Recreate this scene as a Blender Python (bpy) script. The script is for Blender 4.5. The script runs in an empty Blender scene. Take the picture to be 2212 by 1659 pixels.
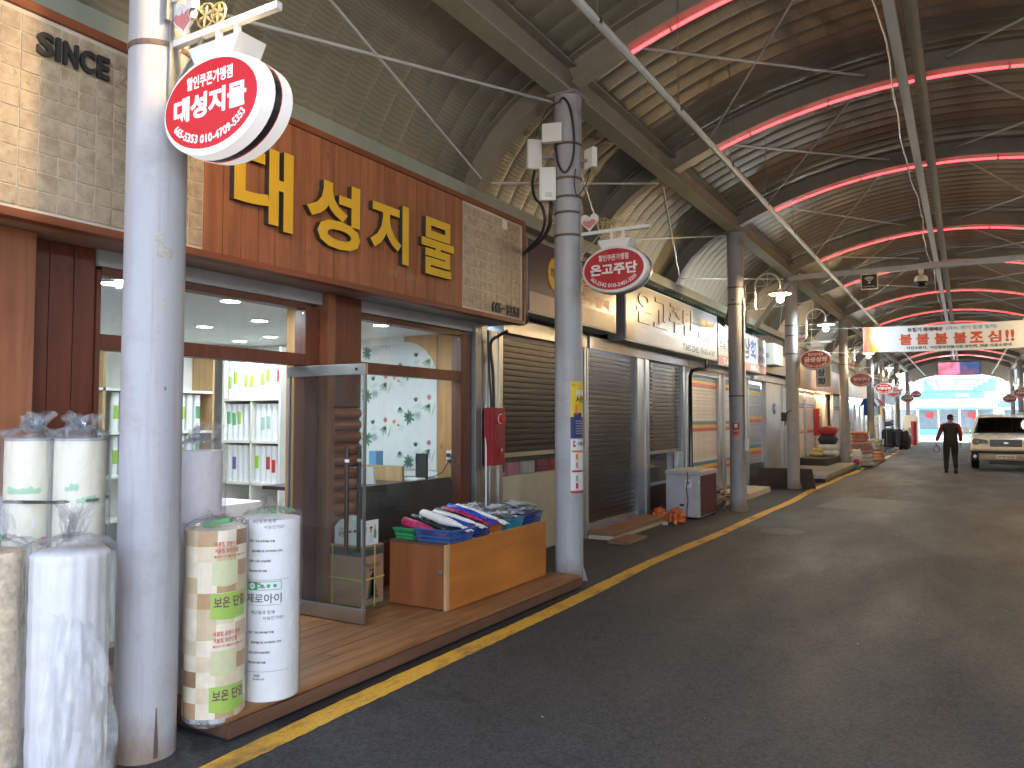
import bpy, bmesh, math, random
from mathutils import Vector, Matrix
random.seed(7)
SC = bpy.context.scene
COL = SC.collection
PI = math.pi
# ------------------------------------------------------------------ camera
cam_d = bpy.data.cameras.new('camera'); cam = bpy.data.objects.new('camera', cam_d); COL.objects.link(cam)
cam_d.sensor_width = 36.0; cam_d.lens = 36.0*1661/2212; cam_d.clip_start = 0.05; cam_d.clip_end = 2000
YAW = math.radians(30.489); PITCH = math.radians(2.603)
cam.location = (0, 0, 1.6); cam.rotation_euler = (PI/2+PITCH, 0, YAW)
SC.camera = cam
# ------------------------------------------------------------------ sky, sun, exposure
world = bpy.data.worlds.new('World'); SC.world = world; world.use_nodes = True
wn = world.node_tree.nodes; wl_ = world.node_tree.links
sky = wn.new('ShaderNodeTexSky'); sky.sky_type = 'NISHITA'; sky.sun_disc = False
SUN_EL, SUN_AZ = math.radians(56), math.radians(112)      # azimuth clockwise from +Y: from the side of the parked car, a little behind the camera
sky.sun_elevation = SUN_EL; sky.sun_rotation = SUN_AZ; sky.dust_density = 2.0
bg = wn['Background']; bg.inputs['Strength'].default_value = 0.15
wl_.new(sky.outputs[0], bg.inputs['Color'])
sun_d = bpy.data.lights.new('sun', 'SUN'); sun_d.energy = 5.0; sun_d.angle = math.radians(0.5); sun_d.color = (1, .95, .88)
sun = bpy.data.objects.new('sun', sun_d); COL.objects.link(sun)
sdir = Vector((math.sin(SUN_AZ)*math.cos(SUN_EL), math.cos(SUN_AZ)*math.cos(SUN_EL), math.sin(SUN_EL)))
sun.rotation_euler = sdir.to_track_quat('Z', 'Y').to_euler(); sun.location = (0, -10, 30)
SC.view_settings.view_transform = 'Standard'; SC.view_settings.look = 'None'
SC.view_settings.exposure = 2.4; SC.view_settings.gamma = 1.0; SC.view_settings.use_curve_mapping = False
SC.render.engine = 'CYCLES'
cy = SC.cycles
cy.use_denoising = True
try: cy.denoiser = 'OPENIMAGEDENOISE'
except Exception: pass
cy.max_bounces = 9; cy.diffuse_bounces = 5; cy.glossy_bounces = 4; cy.transmission_bounces = 4; cy.transparent_max_bounces = 16
cy.caustics_reflective = False; cy.caustics_refractive = False; cy.sample_clamp_indirect = 6.0
try: cy.use_light_tree = True
except Exception: pass
# ------------------------------------------------------------------ helpers
def wloc(o):
    v = Vector((0, 0, 0))
    while o is not None:
        v = v + o.location; o = o.parent
    return v
def settag(o, label=None, cat=None, group=None, kind=None):
    if label: o['label'] = label
    if cat: o['category'] = cat
    if group: o['group'] = group
    if kind: o['kind'] = kind
    return o
def thing(name, label, cat, loc=(0, 0, 0), group=None):
    o = bpy.data.objects.new(name, None); COL.objects.link(o); o.location = loc
    o.empty_display_size = 0.1
    return settag(o, label, cat, group)
def rotp(pts, ang, c=(0, 0)):
    ca, sa = math.cos(ang), math.sin(ang)
    return [(c[0]+(x-c[0])*ca-(y-c[1])*sa, c[1]+(x-c[0])*sa+(y-c[1])*ca) for x, y in pts]
class MB:
    def __init__(s): s.v = []; s.f = []; s.mi = []; s.cur = 0
    def mat(s, i): s.cur = i; return s
    def add(s, vs, fs):
        b = len(s.v); s.v += [tuple(p) for p in vs]
        for f in fs: s.f.append(tuple(b+i for i in f)); s.mi.append(s.cur)
        return s
    def box(s, x0, x1, y0, y1, z0, z1):
        if x0 > x1: x0, x1 = x1, x0
        if y0 > y1: y0, y1 = y1, y0
        if z0 > z1: z0, z1 = z1, z0
        return s.add([(x0,y0,z0),(x1,y0,z0),(x1,y1,z0),(x0,y1,z0),(x0,y0,z1),(x1,y0,z1),(x1,y1,z1),(x0,y1,z1)],
            [(0,3,2,1),(4,5,6,7),(0,1,5,4),(1,2,6,5),(2,3,7,6),(3,0,4,7)])
    def obox(s, c, ax, ay, az, hx, hy, hz):
        c = Vector(c); ax, ay, az = Vector(ax)*hx, Vector(ay)*hy, Vector(az)*hz
        P = [c+sx*ax+sy*ay+sz*az for sz in (-1, 1) for sx, sy in ((-1,-1),(1,-1),(1,1),(-1,1))]
        return s.add(P, [(0,3,2,1),(4,5,6,7),(0,1,5,4),(1,2,6,5),(2,3,7,6),(3,0,4,7)])
    def bar(s, a, b, w, h=None, up=(0, 0, 1)):
        a, b = Vector(a), Vector(b); d = (b-a); L = d.length; d.normalize()
        u = Vector(up)
        if abs(d.dot(u)) > .98: u = Vector((0, 1, 0))
        r = d.cross(u).normalized(); u = r.cross(d)
        return s.obox((a+b)/2, d, r, u, L/2, w/2, (h or w)/2)
    def prism(s, poly, axis, a, b):
        n = len(poly)
        def m(p, t):
            return (t, p[0], p[1]) if axis == 'x' else (p[0], t, p[1]) if axis == 'y' else (p[0], p[1], t)
        vs = [m(p, a) for p in poly]+[m(p, b) for p in poly]
        fs = [tuple(range(n))[::-1], tuple(range(n, 2*n))]+[(i, (i+1) % n, n+(i+1) % n, n+i) for i in range(n)]
        return s.add(vs, fs)
    def tube(s, pts, r, n=8, caps=True, closed=False):
        pts = [Vector(p) for p in pts]; rs = r if isinstance(r, (list, tuple)) else [r]*len(pts)
        N = len(pts); vs = []; prev = None
        for i, p in enumerate(pts):
            if closed: t = pts[(i+1) % N]-pts[i-1]
            else: t = pts[min(i+1, N-1)]-pts[max(i-1, 0)]
            t.normalize()
            if prev is None:
                u = Vector((0, 0, 1)) if abs(t.z) < .9 else Vector((1, 0, 0))
                a = t.cross(u).normalized()
            else:
                a = (prev-t*prev.dot(t)).normalized()
            prev = a; b = t.cross(a)
            for k in range(n):
                w = 2*PI*k/n; vs.append(p+(a*math.cos(w)+b*math.sin(w))*rs[i])
        fs = []
        for i in range(N if closed else N-1):
            j = (i+1) % N
            for k in range(n): fs.append((i*n+k, i*n+(k+1) % n, j*n+(k+1) % n, j*n+k))
        if caps and not closed: fs += [tuple(range(n))[::-1], tuple((N-1)*n+k for k in range(n))]
        return s.add(vs, fs)
    def lathe(s, prof, n=24, c=(0, 0, 0), a0=0, a1=2*PI, wob=None):
        full = abs(a1-a0-2*PI) < 1e-6; m = n if full else n+1; vs = []
        for i, (r, z) in enumerate(prof):
            for k in range(m):
                w = a0+(a1-a0)*k/n; rr = r if wob is None else r+wob(i, w, z)
                vs.append((c[0]+rr*math.cos(w), c[1]+rr*math.sin(w), c[2]+z))
        fs = []
        for i in range(len(prof)-1):
            for k in range(n):
                k2 = (k+1) % m; fs.append((i*m+k, i*m+k2, (i+1)*m+k2, (i+1)*m+k))
        return s.add(vs, fs)
    def grid(s, fn, nu, nv):
        vs = [fn(i/nu, j/nv) for j in range(nv+1) for i in range(nu+1)]
        fs = [(j*(nu+1)+i, j*(nu+1)+i+1, (j+1)*(nu+1)+i+1, (j+1)*(nu+1)+i) for j in range(nv) for i in range(nu)]
        return s.add(vs, fs)
    def text(s, body, fn, bold=0.0, ext=0.0, w=None, h=None, sub=0):
        V, Fs, W, H = text_data(body, bold, ext, sub)
        sx = w/W if w else (h/H); sy = h/H if h else sx
        if not w: sx = sy
        return s.add([fn(x*sx, y*sy, z) for x, y, z in V], Fs)
    def mesh(s, name):
        me = bpy.data.meshes.new(name); me.from_pydata([tuple(p) for p in s.v], [], s.f); return me
    def build(s, name, mat, parent=None, smooth=False, bevel=0, merge=False, kind=None):
        me = bpy.data.meshes.new(name)
        if parent is not None: org = wloc(parent)
        else:
            xs = [p[0] for p in s.v]; ys = [p[1] for p in s.v]; zs = [p[2] for p in s.v]
            org = Vector(((min(xs)+max(xs))/2, (min(ys)+max(ys))/2, min(zs)))
        me.from_pydata([(p[0]-org.x, p[1]-org.y, p[2]-org.z) for p in s.v], [], s.f)
        mats = mat if isinstance(mat, (list, tuple)) else [mat]
        for m in mats: me.materials.append(M[m] if isinstance(m, str) else m)
        if len(mats) > 1: me.polygons.foreach_set('material_index', s.mi)
        if bevel or merge:
            bm = bmesh.new(); bm.from_mesh(me)
            bmesh.ops.remove_doubles(bm, verts=bm.verts, dist=1e-5)
            if bevel:
                es = [e for e in bm.edges if len(e.link_faces) == 2 and e.calc_face_angle(0) > .6]
                bmesh.ops.bevel(bm, geom=es, offset=bevel, segments=2, affect='EDGES', profile=.6, clamp_overlap=True)
            bm.to_mesh(me); bm.free()
        if smooth:
            me.polygons.foreach_set('use_smooth', [True]*len(me.polygons))
            if smooth != 'all':
                try: me.set_sharp_from_angle(angle=math.radians(40))
                except Exception: pass
        me.update()
        o = bpy.data.objects.new(name, me); COL.objects.link(o)
        if parent is not None: o.parent = parent
        else: o.location = org
        if kind: o['kind'] = kind
        return o
_tc = {}
def text_data(body, bold, ext, sub):
    key = (body, bold, ext, sub)
    if key in _tc: return _tc[key]
    cu = bpy.data.curves.new('t', 'FONT'); cu.body = body; cu.size = 1.0; cu.offset = bold; cu.extrude = ext; cu.resolution_u = 3
    ob = bpy.data.objects.new('t', cu); COL.objects.link(ob)
    dg = bpy.context.evaluated_depsgraph_get(); dg.update()
    me = bpy.data.meshes.new_from_object(ob.evaluated_get(dg))
    if sub:
        bm = bmesh.new(); bm.from_mesh(me)
        for _ in range(sub):
            es = [e for e in bm.edges if e.calc_length() > .35]
            if not es: break
            bmesh.ops.subdivide_edges(bm, edges=es, cuts=1); bmesh.ops.triangulate(bm, faces=bm.faces)
        bm.to_mesh(me); bm.free()
    V = [tuple(v.co) for v in me.vertices]; Fs = [tuple(p.vertices) for p in me.polygons]
    bpy.data.objects.remove(ob); bpy.data.curves.remove(cu); bpy.data.meshes.remove(me)
    if not V: V = [(0, 0, 0), (1, 0, 0), (0, 1, 0)]; Fs = []
    x0 = min(v[0] for v in V); y0 = min(v[1] for v in V); W = max(v[0] for v in V)-x0; H = max(v[1] for v in V)-y0
    V = [(v[0]-x0, v[1]-y0, v[2]) for v in V]
    _tc[key] = (V, Fs, max(W, 1e-4), max(H, 1e-4)); return _tc[key]
def dup(o, off=(0, 0, 0), parent='same', label=None, group=None):
    c = o.copy(); COL.objects.link(c)
    if parent != 'same': c.parent = parent
    c.location = Vector(o.location)+Vector(off)
    if label: c['label'] = label
    if group: c['group'] = group
    for ch in list(o.children): dup(ch, (0, 0, 0), c)
    return c
def fx(X, y0, z0):            # print on a plane facing the street (+X), text runs along +Y
    return lambda x, y, d: (X+d, y0+x, z0+y)
def fy(Y, x0, z0):            # print on a plane facing the camera end (-Y), text runs along +X
    return lambda x, y, d: (x0+x, Y-d, z0+y)
# ------------------------------------------------------------------ materials
M = {}
def nt(name):
    m = bpy.data.materials.new(name); m.use_nodes = True; M[name] = m
    t = m.node_tree; return m, t, t.nodes, t.links, t.nodes['Principled BSDF']
def mixc(t, fac, a, b, typ='MIX'):
    n = t.nodes.new('ShaderNodeMix'); n.data_type = 'RGBA'; n.blend_type = typ
    for sk, val in ((n.inputs[0], fac), (n.inputs[6], a), (n.inputs[7], b)):
        if hasattr(val, 'node'): t.links.new(val, sk)
        elif isinstance(val, (int, float)): sk.default_value = val
        else: sk.default_value = (*val[:3], 1)
    return n.outputs[2]
def tex(t, kind, scale=5, stretch=None, coord='Object', **kw):
    tc = t.nodes.new('ShaderNodeTexCoord'); mp = t.nodes.new('ShaderNodeMapping')
    t.links.new(tc.outputs[coord], mp.inputs[0])
    if stretch: mp.inputs['Scale'].default_value = stretch
    n = t.nodes.new('ShaderNodeTex'+kind); t.links.new(mp.outputs[0], n.inputs['Vector'])
    n.inputs['Scale'].default_value = scale
    for k, v in kw.items():
        if k in n.inputs: n.inputs[k].default_value = v
        else: setattr(n, k, v)
    return n
def ramp(t, src, stops):
    r = t.nodes.new('ShaderNodeValToRGB'); t.links.new(src, r.inputs[0]); e = r.color_ramp.elements
    while len(e) < len(stops): e.new(.5)
    for el, (p, c) in zip(e, stops):
        el.position = p; el.color = (c, c, c, 1) if isinstance(c, (int, float)) else (*c, 1)
    return r.outputs[0]
def bump(t, b, src, strength=.2, dist=.01):
    n = t.nodes.new('ShaderNodeBump'); n.inputs['Strength'].default_value = strength; n.inputs['Distance'].default_value = dist
    t.links.new(src, n.inputs['Height'])
    prev = b.inputs['Normal'].links
    if prev: t.links.new(prev[0].from_socket, n.inputs['Normal'])
    t.links.new(n.outputs[0], b.inputs['Normal'])
def pbr(name, col, rough=.5, metal=0, var=.15, vscale=3, bmp=0, bscale=40, dirt=0, dcol=(.09, .07, .05), dscale=2.5, objvar=0, spec=.5, rvar=.12, stretch=None):
    m, t, N, L, b = nt(name)
    b.inputs['Roughness'].default_value = rough; b.inputs['Metallic'].default_value = metal
    b.inputs['Specular IOR Level'].default_value = spec
    n = tex(t, 'Noise', vscale, stretch, Detail=6, Roughness=.6)
    lo = tuple(c*(1-var) for c in col); hi = tuple(min(1, c*(1+var)) for c in col)
    c = mixc(t, ramp(t, n.outputs[0], [(.3, 0), (.7, 1)]), lo, hi)
    if objvar:
        oi = N.new('ShaderNodeObjectInfo'); mr = N.new('ShaderNodeMapRange')
        mr.inputs[3].default_value = 1-objvar; mr.inputs[4].default_value = 1+objvar*.6
        L.new(oi.outputs['Random'], mr.inputs[0])
        vm = N.new('ShaderNodeVectorMath'); vm.operation = 'SCALE'; L.new(c, vm.inputs[0]); L.new(mr.outputs[0], vm.inputs['Scale']); c = vm.outputs[0]
    if dirt:
        d = tex(t, 'Noise', dscale, None, Detail=10, Roughness=.72)
        c = mixc(t, ramp(t, d.outputs[0], [(.5, 0), (.72, dirt)]), c, dcol)
    L.new(c, b.inputs['Base Color'])
    if rvar:
        mr = N.new('ShaderNodeMapRange'); mr.inputs[3].default_value = max(.02, rough-rvar); mr.inputs[4].default_value = min(1, rough+rvar)
        L.new(n.outputs[0], mr.inputs[0]); L.new(mr.outputs[0], b.inputs['Roughness'])
    if bmp:
        bn = tex(t, 'Noise', bscale, stretch, Detail=4)
        bump(t, b, bn.outputs[0], bmp, .01)
    return m
def emis(name, col, s, base=None):
    m, t, N, L, b = nt(name)
    b.inputs['Base Color'].default_value = (*(base or [min(.8, c) for c in col]), 1)
    b.inputs['Emission Color'].default_value = (*col, 1); b.inputs['Emission Strength'].default_value = s
    b.inputs['Roughness'].default_value = .4
    return m
def wood(name, dark, light, axis='z', scale=3.0, rough=.55, knots=True, objvar=.2, coat=0):
    m, t, N, L, b = nt(name)
    st = {'z': (7, 7, .55), 'y': (7, .55, 7), 'x': (.55, 7, 7)}[axis]
    oi = N.new('ShaderNodeObjectInfo')
    tc = N.new('ShaderNodeTexCoord'); ad = N.new('ShaderNodeVectorMath'); ad.operation = 'ADD'
    sc = N.new('ShaderNodeVectorMath'); sc.operation = 'SCALE'; sc.inputs['Scale'].default_value = 17
    cmb = N.new('ShaderNodeCombineXYZ')
    for i in range(3): L.new(oi.outputs['Random'], cmb.inputs[i])
    L.new(cmb.outputs[0], sc.inputs[0]); L.new(tc.outputs['Object'], ad.inputs[0]); L.new(sc.outputs[0], ad.inputs[1])
    mp = N.new('ShaderNodeMapping'); mp.inputs['Scale'].default_value = st; L.new(ad.outputs[0], mp.inputs[0])
    n = N.new('ShaderNodeTexNoise'); n.inputs['Scale'].default_value = scale; n.inputs['Detail'].default_value = 8; n.inputs['Distortion'].default_value = .6
    L.new(mp.outputs[0], n.inputs['Vector'])
    c = mixc(t, ramp(t, n.outputs[0], [(.3, 0), (.68, 1)]), dark, light)
    big = tex(t, 'Noise', 1.3, None, Detail=5)
    c = mixc(t, ramp(t, big.outputs[0], [(.4, 0), (.75, .45)]), c, tuple(x*.55 for x in dark))
    if knots:
        mp2 = N.new('ShaderNodeMapping'); mp2.inputs['Scale'].default_value = {'z': (3.4, 3.4, 1.7), 'y': (3.4, 1.7, 3.4), 'x': (1.7, 3.4, 3.4)}[axis]; L.new(ad.outputs[0], mp2.inputs[0])
        v = N.new('ShaderNodeTexVoronoi'); v.inputs['Scale'].default_value = 1.0; L.new(mp2.outputs[0], v.inputs['Vector'])
        c = mixc(t, ramp(t, v.outputs['Distance'], [(.045, .8), (.10, 0)]), c, tuple(x*.3 for x in dark))
    vm = N.new('ShaderNodeVectorMath'); vm.operation = 'SCALE'; mr = N.new('ShaderNodeMapRange')
    mr.inputs[3].default_value = 1-objvar; mr.inputs[4].default_value = 1+objvar*.7; L.new(oi.outputs['Random'], mr.inputs[0])
    L.new(c, vm.inputs[0]); L.new(mr.outputs[0], vm.inputs['Scale']); L.new(vm.outputs[0], b.inputs['Base Color'])
    b.inputs['Roughness'].default_value = rough
    if coat: b.inputs['Coat Weight'].default_value = coat; b.inputs['Coat Roughness'].default_value = .25
    bump(t, b, n.outputs[0], .18, .004)
    return m
def steel(name, col=(.55, .56, .57), rough=.28, st=(60, 60, .6), amt=.10, var=.1):
    m, t, N, L, b = nt(name)
    b.inputs['Metallic'].default_value = 1
    n = tex(t, 'Noise', 1.5, st, Detail=3); n2 = tex(t, 'Noise', 2.2, None, Detail=6)
    mr = N.new('ShaderNodeMapRange'); mr.inputs[3].default_value = rough-.08; mr.inputs[4].default_value = rough+.2
    L.new(n2.outputs[0], mr.inputs[0]); L.new(mr.outputs[0], b.inputs['Roughness'])
    L.new(mixc(t, ramp(t, n2.outputs[0], [(.35, 0), (.7, 1)]), tuple(c*(1-var*2.5) for c in col), col), b.inputs['Base Color'])
    bump(t, b, n.outputs[0], amt, .003); bump(t, b, n2.outputs[0], .12, .02)
    return m
def glass(name, tint=(.9, .95, .93), fac=.06, rough=.02, haze=0.0):
    m, t, N, L, b = nt(name); N.remove(b)
    out = [n for n in N if n.type == 'OUTPUT_MATERIAL'][0]
    tr = N.new('ShaderNodeBsdfTransparent'); tr.inputs[0].default_value = (*tint, 1)
    gl = N.new('ShaderNodeBsdfGlossy'); gl.inputs['Roughness'].default_value = rough
    fr = N.new('ShaderNodeLayerWeight'); fr.inputs[0].default_value = .5
    pw_ = N.new('ShaderNodeMath'); pw_.operation = 'POWER'; pw_.inputs[1].default_value = 4.5; L.new(fr.outputs['Facing'], pw_.inputs[0])
    ad = N.new('ShaderNodeMath'); ad.operation = 'ADD'; ad.use_clamp = True; ad.inputs[1].default_value = fac; L.new(pw_.outputs[0], ad.inputs[0])
    mx = N.new('ShaderNodeMixShader'); L.new(ad.outputs[0], mx.inputs[0]); L.new(tr.outputs[0], mx.inputs[1]); L.new(gl.outputs[0], mx.inputs[2])
    s = mx.outputs[0]
    if haze:
        df = N.new('ShaderNodeBsdfDiffuse'); df.inputs[0].default_value = (.75, .77, .8, 1)
        h = tex(t, 'Noise', 6, (1, 1, .6), Detail=8, Roughness=.7)
        m2 = N.new('ShaderNodeMixShader'); L.new(ramp(t, h.outputs[0], [(.4, haze*.4), (.72, haze*2)]), m2.inputs[0]); L.new(s, m2.inputs[1]); L.new(df.outputs[0], m2.inputs[2]); s = m2.outputs[0]
    L.new(s, out.inputs[0]); return m
def film(name, milk=.12, tint=(.93, .95, .97), scale=9, gl_=.16):
    """thin clear plastic film: mostly see-through, a little milky, crinkled highlights"""
    m, t, N, L, b = nt(name); N.remove(b)
    out = [n for n in N if n.type == 'OUTPUT_MATERIAL'][0]
    n1 = tex(t, 'Noise', scale, (1, 1, .45), Detail=7, Roughness=.65, Distortion=1.2)
    n2 = tex(t, 'Voronoi', scale*1.6, (1, 1, .5)); n2.feature = 'DISTANCE_TO_EDGE'
    bp = N.new('ShaderNodeBump'); bp.inputs['Strength'].default_value = .9; bp.inputs['Distance'].default_value = .025; L.new(n1.outputs[0], bp.inputs['Height'])
    bp2 = N.new('ShaderNodeBump'); bp2.inputs['Strength'].default_value = .5; bp2.inputs['Distance'].default_value = .02; L.new(n2.outputs[0], bp2.inputs['Height']); L.new(bp.outputs[0], bp2.inputs['Normal'])
    tr = N.new('ShaderNodeBsdfTransparent'); tr.inputs[0].default_value = (*tint, 1)
    df = N.new('ShaderNodeBsdfDiffuse'); df.inputs[0].default_value = (.85, .87, .9, 1); L.new(bp2.outputs[0], df.inputs['Normal'])
    gl = N.new('ShaderNodeBsdfGlossy'); gl.inputs['Roughness'].default_value = .07; L.new(bp2.outputs[0], gl.inputs['Normal'])
    fr = N.new('ShaderNodeLayerWeight'); fr.inputs[0].default_value = .35; L.new(bp2.outputs[0], fr.inputs['Normal'])
    pw_ = N.new('ShaderNodeMath'); pw_.operation = 'POWER'; pw_.inputs[1].default_value = 3.0; L.new(fr.outputs['Facing'], pw_.inputs[0]); fr.inputs[0].default_value = .5
    mr = N.new('ShaderNodeMapRange'); mr.inputs[3].default_value = gl_*.3; mr.inputs[4].default_value = gl_+.25; L.new(pw_.outputs[0], mr.inputs[0])
    m1 = N.new('ShaderNodeMixShader'); L.new(ramp(t, n1.outputs[0], [(.38, milk*.4), (.7, milk*2.2)]), m1.inputs[0]); L.new(tr.outputs[0], m1.inputs[1]); L.new(df.outputs[0], m1.inputs[2])
    m2 = N.new('ShaderNodeMixShader'); L.new(mr.outputs[0], m2.inputs[0]); L.new(m1.outputs[0], m2.inputs[1]); L.new(gl.outputs[0], m2.inputs[2])
    L.new(m2.outputs[0], out.inputs[0]); return m
# palette
def asphalt():
    m, t, N, L, b = nt('asphalt')
    f = tex(t, 'Noise', 260, None, Detail=3); g = tex(t, 'Noise', 1.1, (1, .35, 1), Detail=7, Roughness=.6); w = tex(t, 'Voronoi', 95)
    f3 = tex(t, 'Noise', 48, None, Detail=8, Roughness=.85)
    c = mixc(t, ramp(t, f.outputs[0], [(.35, 0), (.7, 1)]), (.014, .0137, .014), (.060, .0585, .057))
    c = mixc(t, ramp(t, f3.outputs[0], [(.44, 0), (.60, .85)]), c, (.066, .0645, .063))
    f4 = tex(t, 'Noise', 30, None, Detail=7, Roughness=.8)
    c = mixc(t, ramp(t, f4.outputs[0], [(.56, 0), (.66, .8)]), c, (.017, .0165, .017))
    c = mixc(t, ramp(t, g.outputs[0], [(.35, 0), (.72, .4)]), c, (.056, .055, .054))
    c = mixc(t, ramp(t, w.outputs['Distance'], [(.06, .6), (.16, 0)]), c, (.17, .165, .16))
    vc = tex(t, 'Voronoi', 75); c = mixc(t, .6, c, mixc(t, ramp(t, vc.outputs['Color'], [(.2, 0), (.8, 1)]), (.018, .018, .018), (.078, .076, .074)))
    ce = tex(t, 'Voronoi', .42, None, Randomness=1.0); ce.feature = 'DISTANCE_TO_EDGE'; dn = tex(t, 'Noise', 1.7, None, Detail=8, Roughness=.7)
    vm = N.new('ShaderNodeVectorMath'); vm.operation = 'MULTIPLY_ADD'; vm.inputs[1].default_value = (.9, .9, .9); L.new(dn.outputs['Color'], vm.inputs[0]); L.new(ce.inputs['Vector'].links[0].from_socket, vm.inputs[2]); L.new(vm.outputs[0], ce.inputs['Vector'])
    c = mixc(t, ramp(t, ce.outputs['Distance'], [(.0, .55), (.006, 0)]), c, (.008, .008, .008))
    st = tex(t, 'Noise', 3.3, None, Detail=5)
    c = mixc(t, ramp(t, st.outputs[0], [(.60, 0), (.72, .55)]), c, (.018, .017, .018))
    L.new(c, b.inputs['Base Color'])
    L.new(ramp(t, g.outputs[0], [(.3, .52), (.7, .78)]), b.inputs['Roughness']); b.inputs['Specular IOR Level'].default_value = .35
    bump(t, b, f.outputs[0], .35, .006); bump(t, b, f3.outputs[0], .35, .006)
def paintline():
    m, t, N, L, b = nt('yellow_paint')
    g = tex(t, 'Noise', 4, (1, .4, 1), Detail=9, Roughness=.75); f = tex(t, 'Noise', 60, None, Detail=5)
    c = mixc(t, ramp(t, f.outputs[0], [(.3, 0), (.7, 1)]), (.58, .31, .03), (.78, .44, .045))
    c = mixc(t, ramp(t, g.outputs[0], [(.50, 0), (.66, .8)]), c, (.11, .08, .04))
    tr = N.new('ShaderNodeBsdfTransparent'); mx = N.new('ShaderNodeMixShader'); out = [n for n in N if n.type == 'OUTPUT_MATERIAL'][0]
    h = tex(t, 'Noise', 11, (1, .5, 1), Detail=9, Roughness=.8)
    L.new(ramp(t, h.outputs[0], [(.635, 0), (.65, 1)]), mx.inputs[0]); L.new(b.outputs[0], mx.inputs[1]); L.new(tr.outputs[0], mx.inputs[2]); L.new(mx.outputs[0], out.inputs[0])
    L.new(c, b.inputs['Base Color']); b.inputs['Roughness'].default_value = .65
asphalt(); paintline()
pbr('concrete', (.30, .29, .28), .8, 0, .2, 4, .3, 60, .5)
pbr('column_paint', (.36, .365, .395), .5, 0, .10, 2.5, .10, 14, .5, (.24, .20, .155), 3.0, rvar=.10, stretch=(1.6, 1.6, .45))
def rust_foot(name):
    t = M[name].node_tree; b = t.nodes['Principled BSDF']; src = b.inputs['Base Color'].links[0].from_socket
    tc = t.nodes.new('ShaderNodeTexCoord'); sx = t.nodes.new('ShaderNodeSeparateXYZ'); t.links.new(tc.outputs['Object'], sx.inputs[0])
    n = tex(t, 'Noise', 5, (1, 1, .5), Detail=9, Roughness=.7); a = t.nodes.new('ShaderNodeMath'); a.operation = 'MULTIPLY_ADD'; a.inputs[1].default_value = .9; t.links.new(n.outputs[0], a.inputs[0])
    s = t.nodes.new('ShaderNodeMath'); s.operation = 'SUBTRACT'; s.inputs[0].default_value = .0; t.links.new(sx.outputs[2], s.inputs[1]); t.links.new(s.outputs[0], a.inputs[2])
    t.links.new(mixc(t, ramp(t, a.outputs[0], [(.22, 0), (.5, .75)]), src, (.20, .13, .07)), b.inputs['Base Color'])
rust_foot('column_paint')
def chips(name):
    t = M[name].node_tree; b = t.nodes['Principled BSDF']; src = b.inputs['Base Color'].links[0].from_socket
    v = tex(t, 'Voronoi', 7, (1, 1, .55)); n = tex(t, 'Noise', 22, None, Detail=6); a = t.nodes.new('ShaderNodeMath'); a.operation = 'MULTIPLY_ADD'; a.inputs[1].default_value = .10; t.links.new(n.outputs[0], a.inputs[0]); t.links.new(v.outputs['Distance'], a.inputs[2])
    sel = ramp(t, v.outputs['Color'], [(.62, 0), (.64, 1)]); c = mixc(t, ramp(t, a.outputs[0], [(.075, .85), (.095, 0)]), (0, 0, 0), sel, 'MIX')
    t.links.new(mixc(t, c, src, (.13, .095, .07)), b.inputs['Base Color'])
    s = tex(t, 'Noise', 3, (5, 5, .22), Detail=6, Roughness=.65); src = b.inputs['Base Color'].links[0].from_socket
    t.links.new(mixc(t, ramp(t, s.outputs[0], [(.55, 0), (.74, .5)]), src, (.22, .20, .18)), b.inputs['Base Color'])
chips('column_paint')
pbr('roof_steel', (.27, .25, .20), .55, 0, .12, 4, .05, 30, .3, (.12, .10, .07))
def roofpanel():
    m, t, N, L, b = nt('roof_panel')
    w = tex(t, 'Wave', 12.0, None); w.wave_type = 'BANDS'; w.bands_direction = 'X'; w.inputs['Distortion'].default_value = .15
    n = tex(t, 'Noise', 1.2, None, Detail=7)
    c = mixc(t, ramp(t, n.outputs[0], [(.3, 0), (.7, 1)]), (.27, .25, .19), (.35, .325, .255))
    c = mixc(t, ramp(t, w.outputs[1], [(.2, 0), (.9, .4)]), c, (.19, .17, .12))
    L.new(c, b.inputs['Base Color']); b.inputs['Roughness'].default_value = .48; b.inputs['Metallic'].default_value = .25
    bump(t, b, w.outputs[1], .22, .006)
roofpanel()
steel('stainless'); steel('stainless_h', st=(60, .6, 60)); steel('galv', (.42, .44, .45), .42, amt=.04)
steel('chrome', (.7, .7, .7), .12, amt=.02)
pbr('white_paint', (.72, .72, .70), .45, 0, .06, 5, .03, 30, .25, (.35, .30, .24))
pbr('white_plastic', (.78, .78, .76), .35, 0, .03, 5)
pbr('grey_plastic', (.30, .31, .32), .4); pbr('black', (.018, .018, .02), .45, var=.3); pbr('black_gloss', (.012, .012, .014), .15)
pbr('dark_brown', (.035, .022, .018), .35, 0, .25, 6, 0, 40, .3, (.02, .015, .012))
wood('fascia_wood', (.23, .078, .030), (.40, .145, .062), 'z', 2.2, .5, True, .10)
wood('trim_wood', (.14, .036, .014), (.25, .07, .025), 'y', 2.2, .5, False, .08)
wood('post_wood', (.085, .020, .010), (.15, .038, .018), 'z', 2.0, .45, True, .12)
wood('pillar_wood', (.20, .07, .03), (.33, .13, .06), 'z', 2.0, .5, True, .12)
wood('pine', (.42, .20, .07), (.62, .36, .14), 'z', 1.8, .5, True, .12)
wood('log_wood', (.22, .055, .018), (.34, .10, .035), 'x', 2.0, .35, False, .08, .3)
wood('deck_wood', (.165, .068, .022), (.32, .15, .052), 'y', 2.4, .6, True, .22)
wood('deck_edge', (.075, .036, .022), (.13, .062, .036), 'y', 2.4, .65, False, .1)
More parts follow.
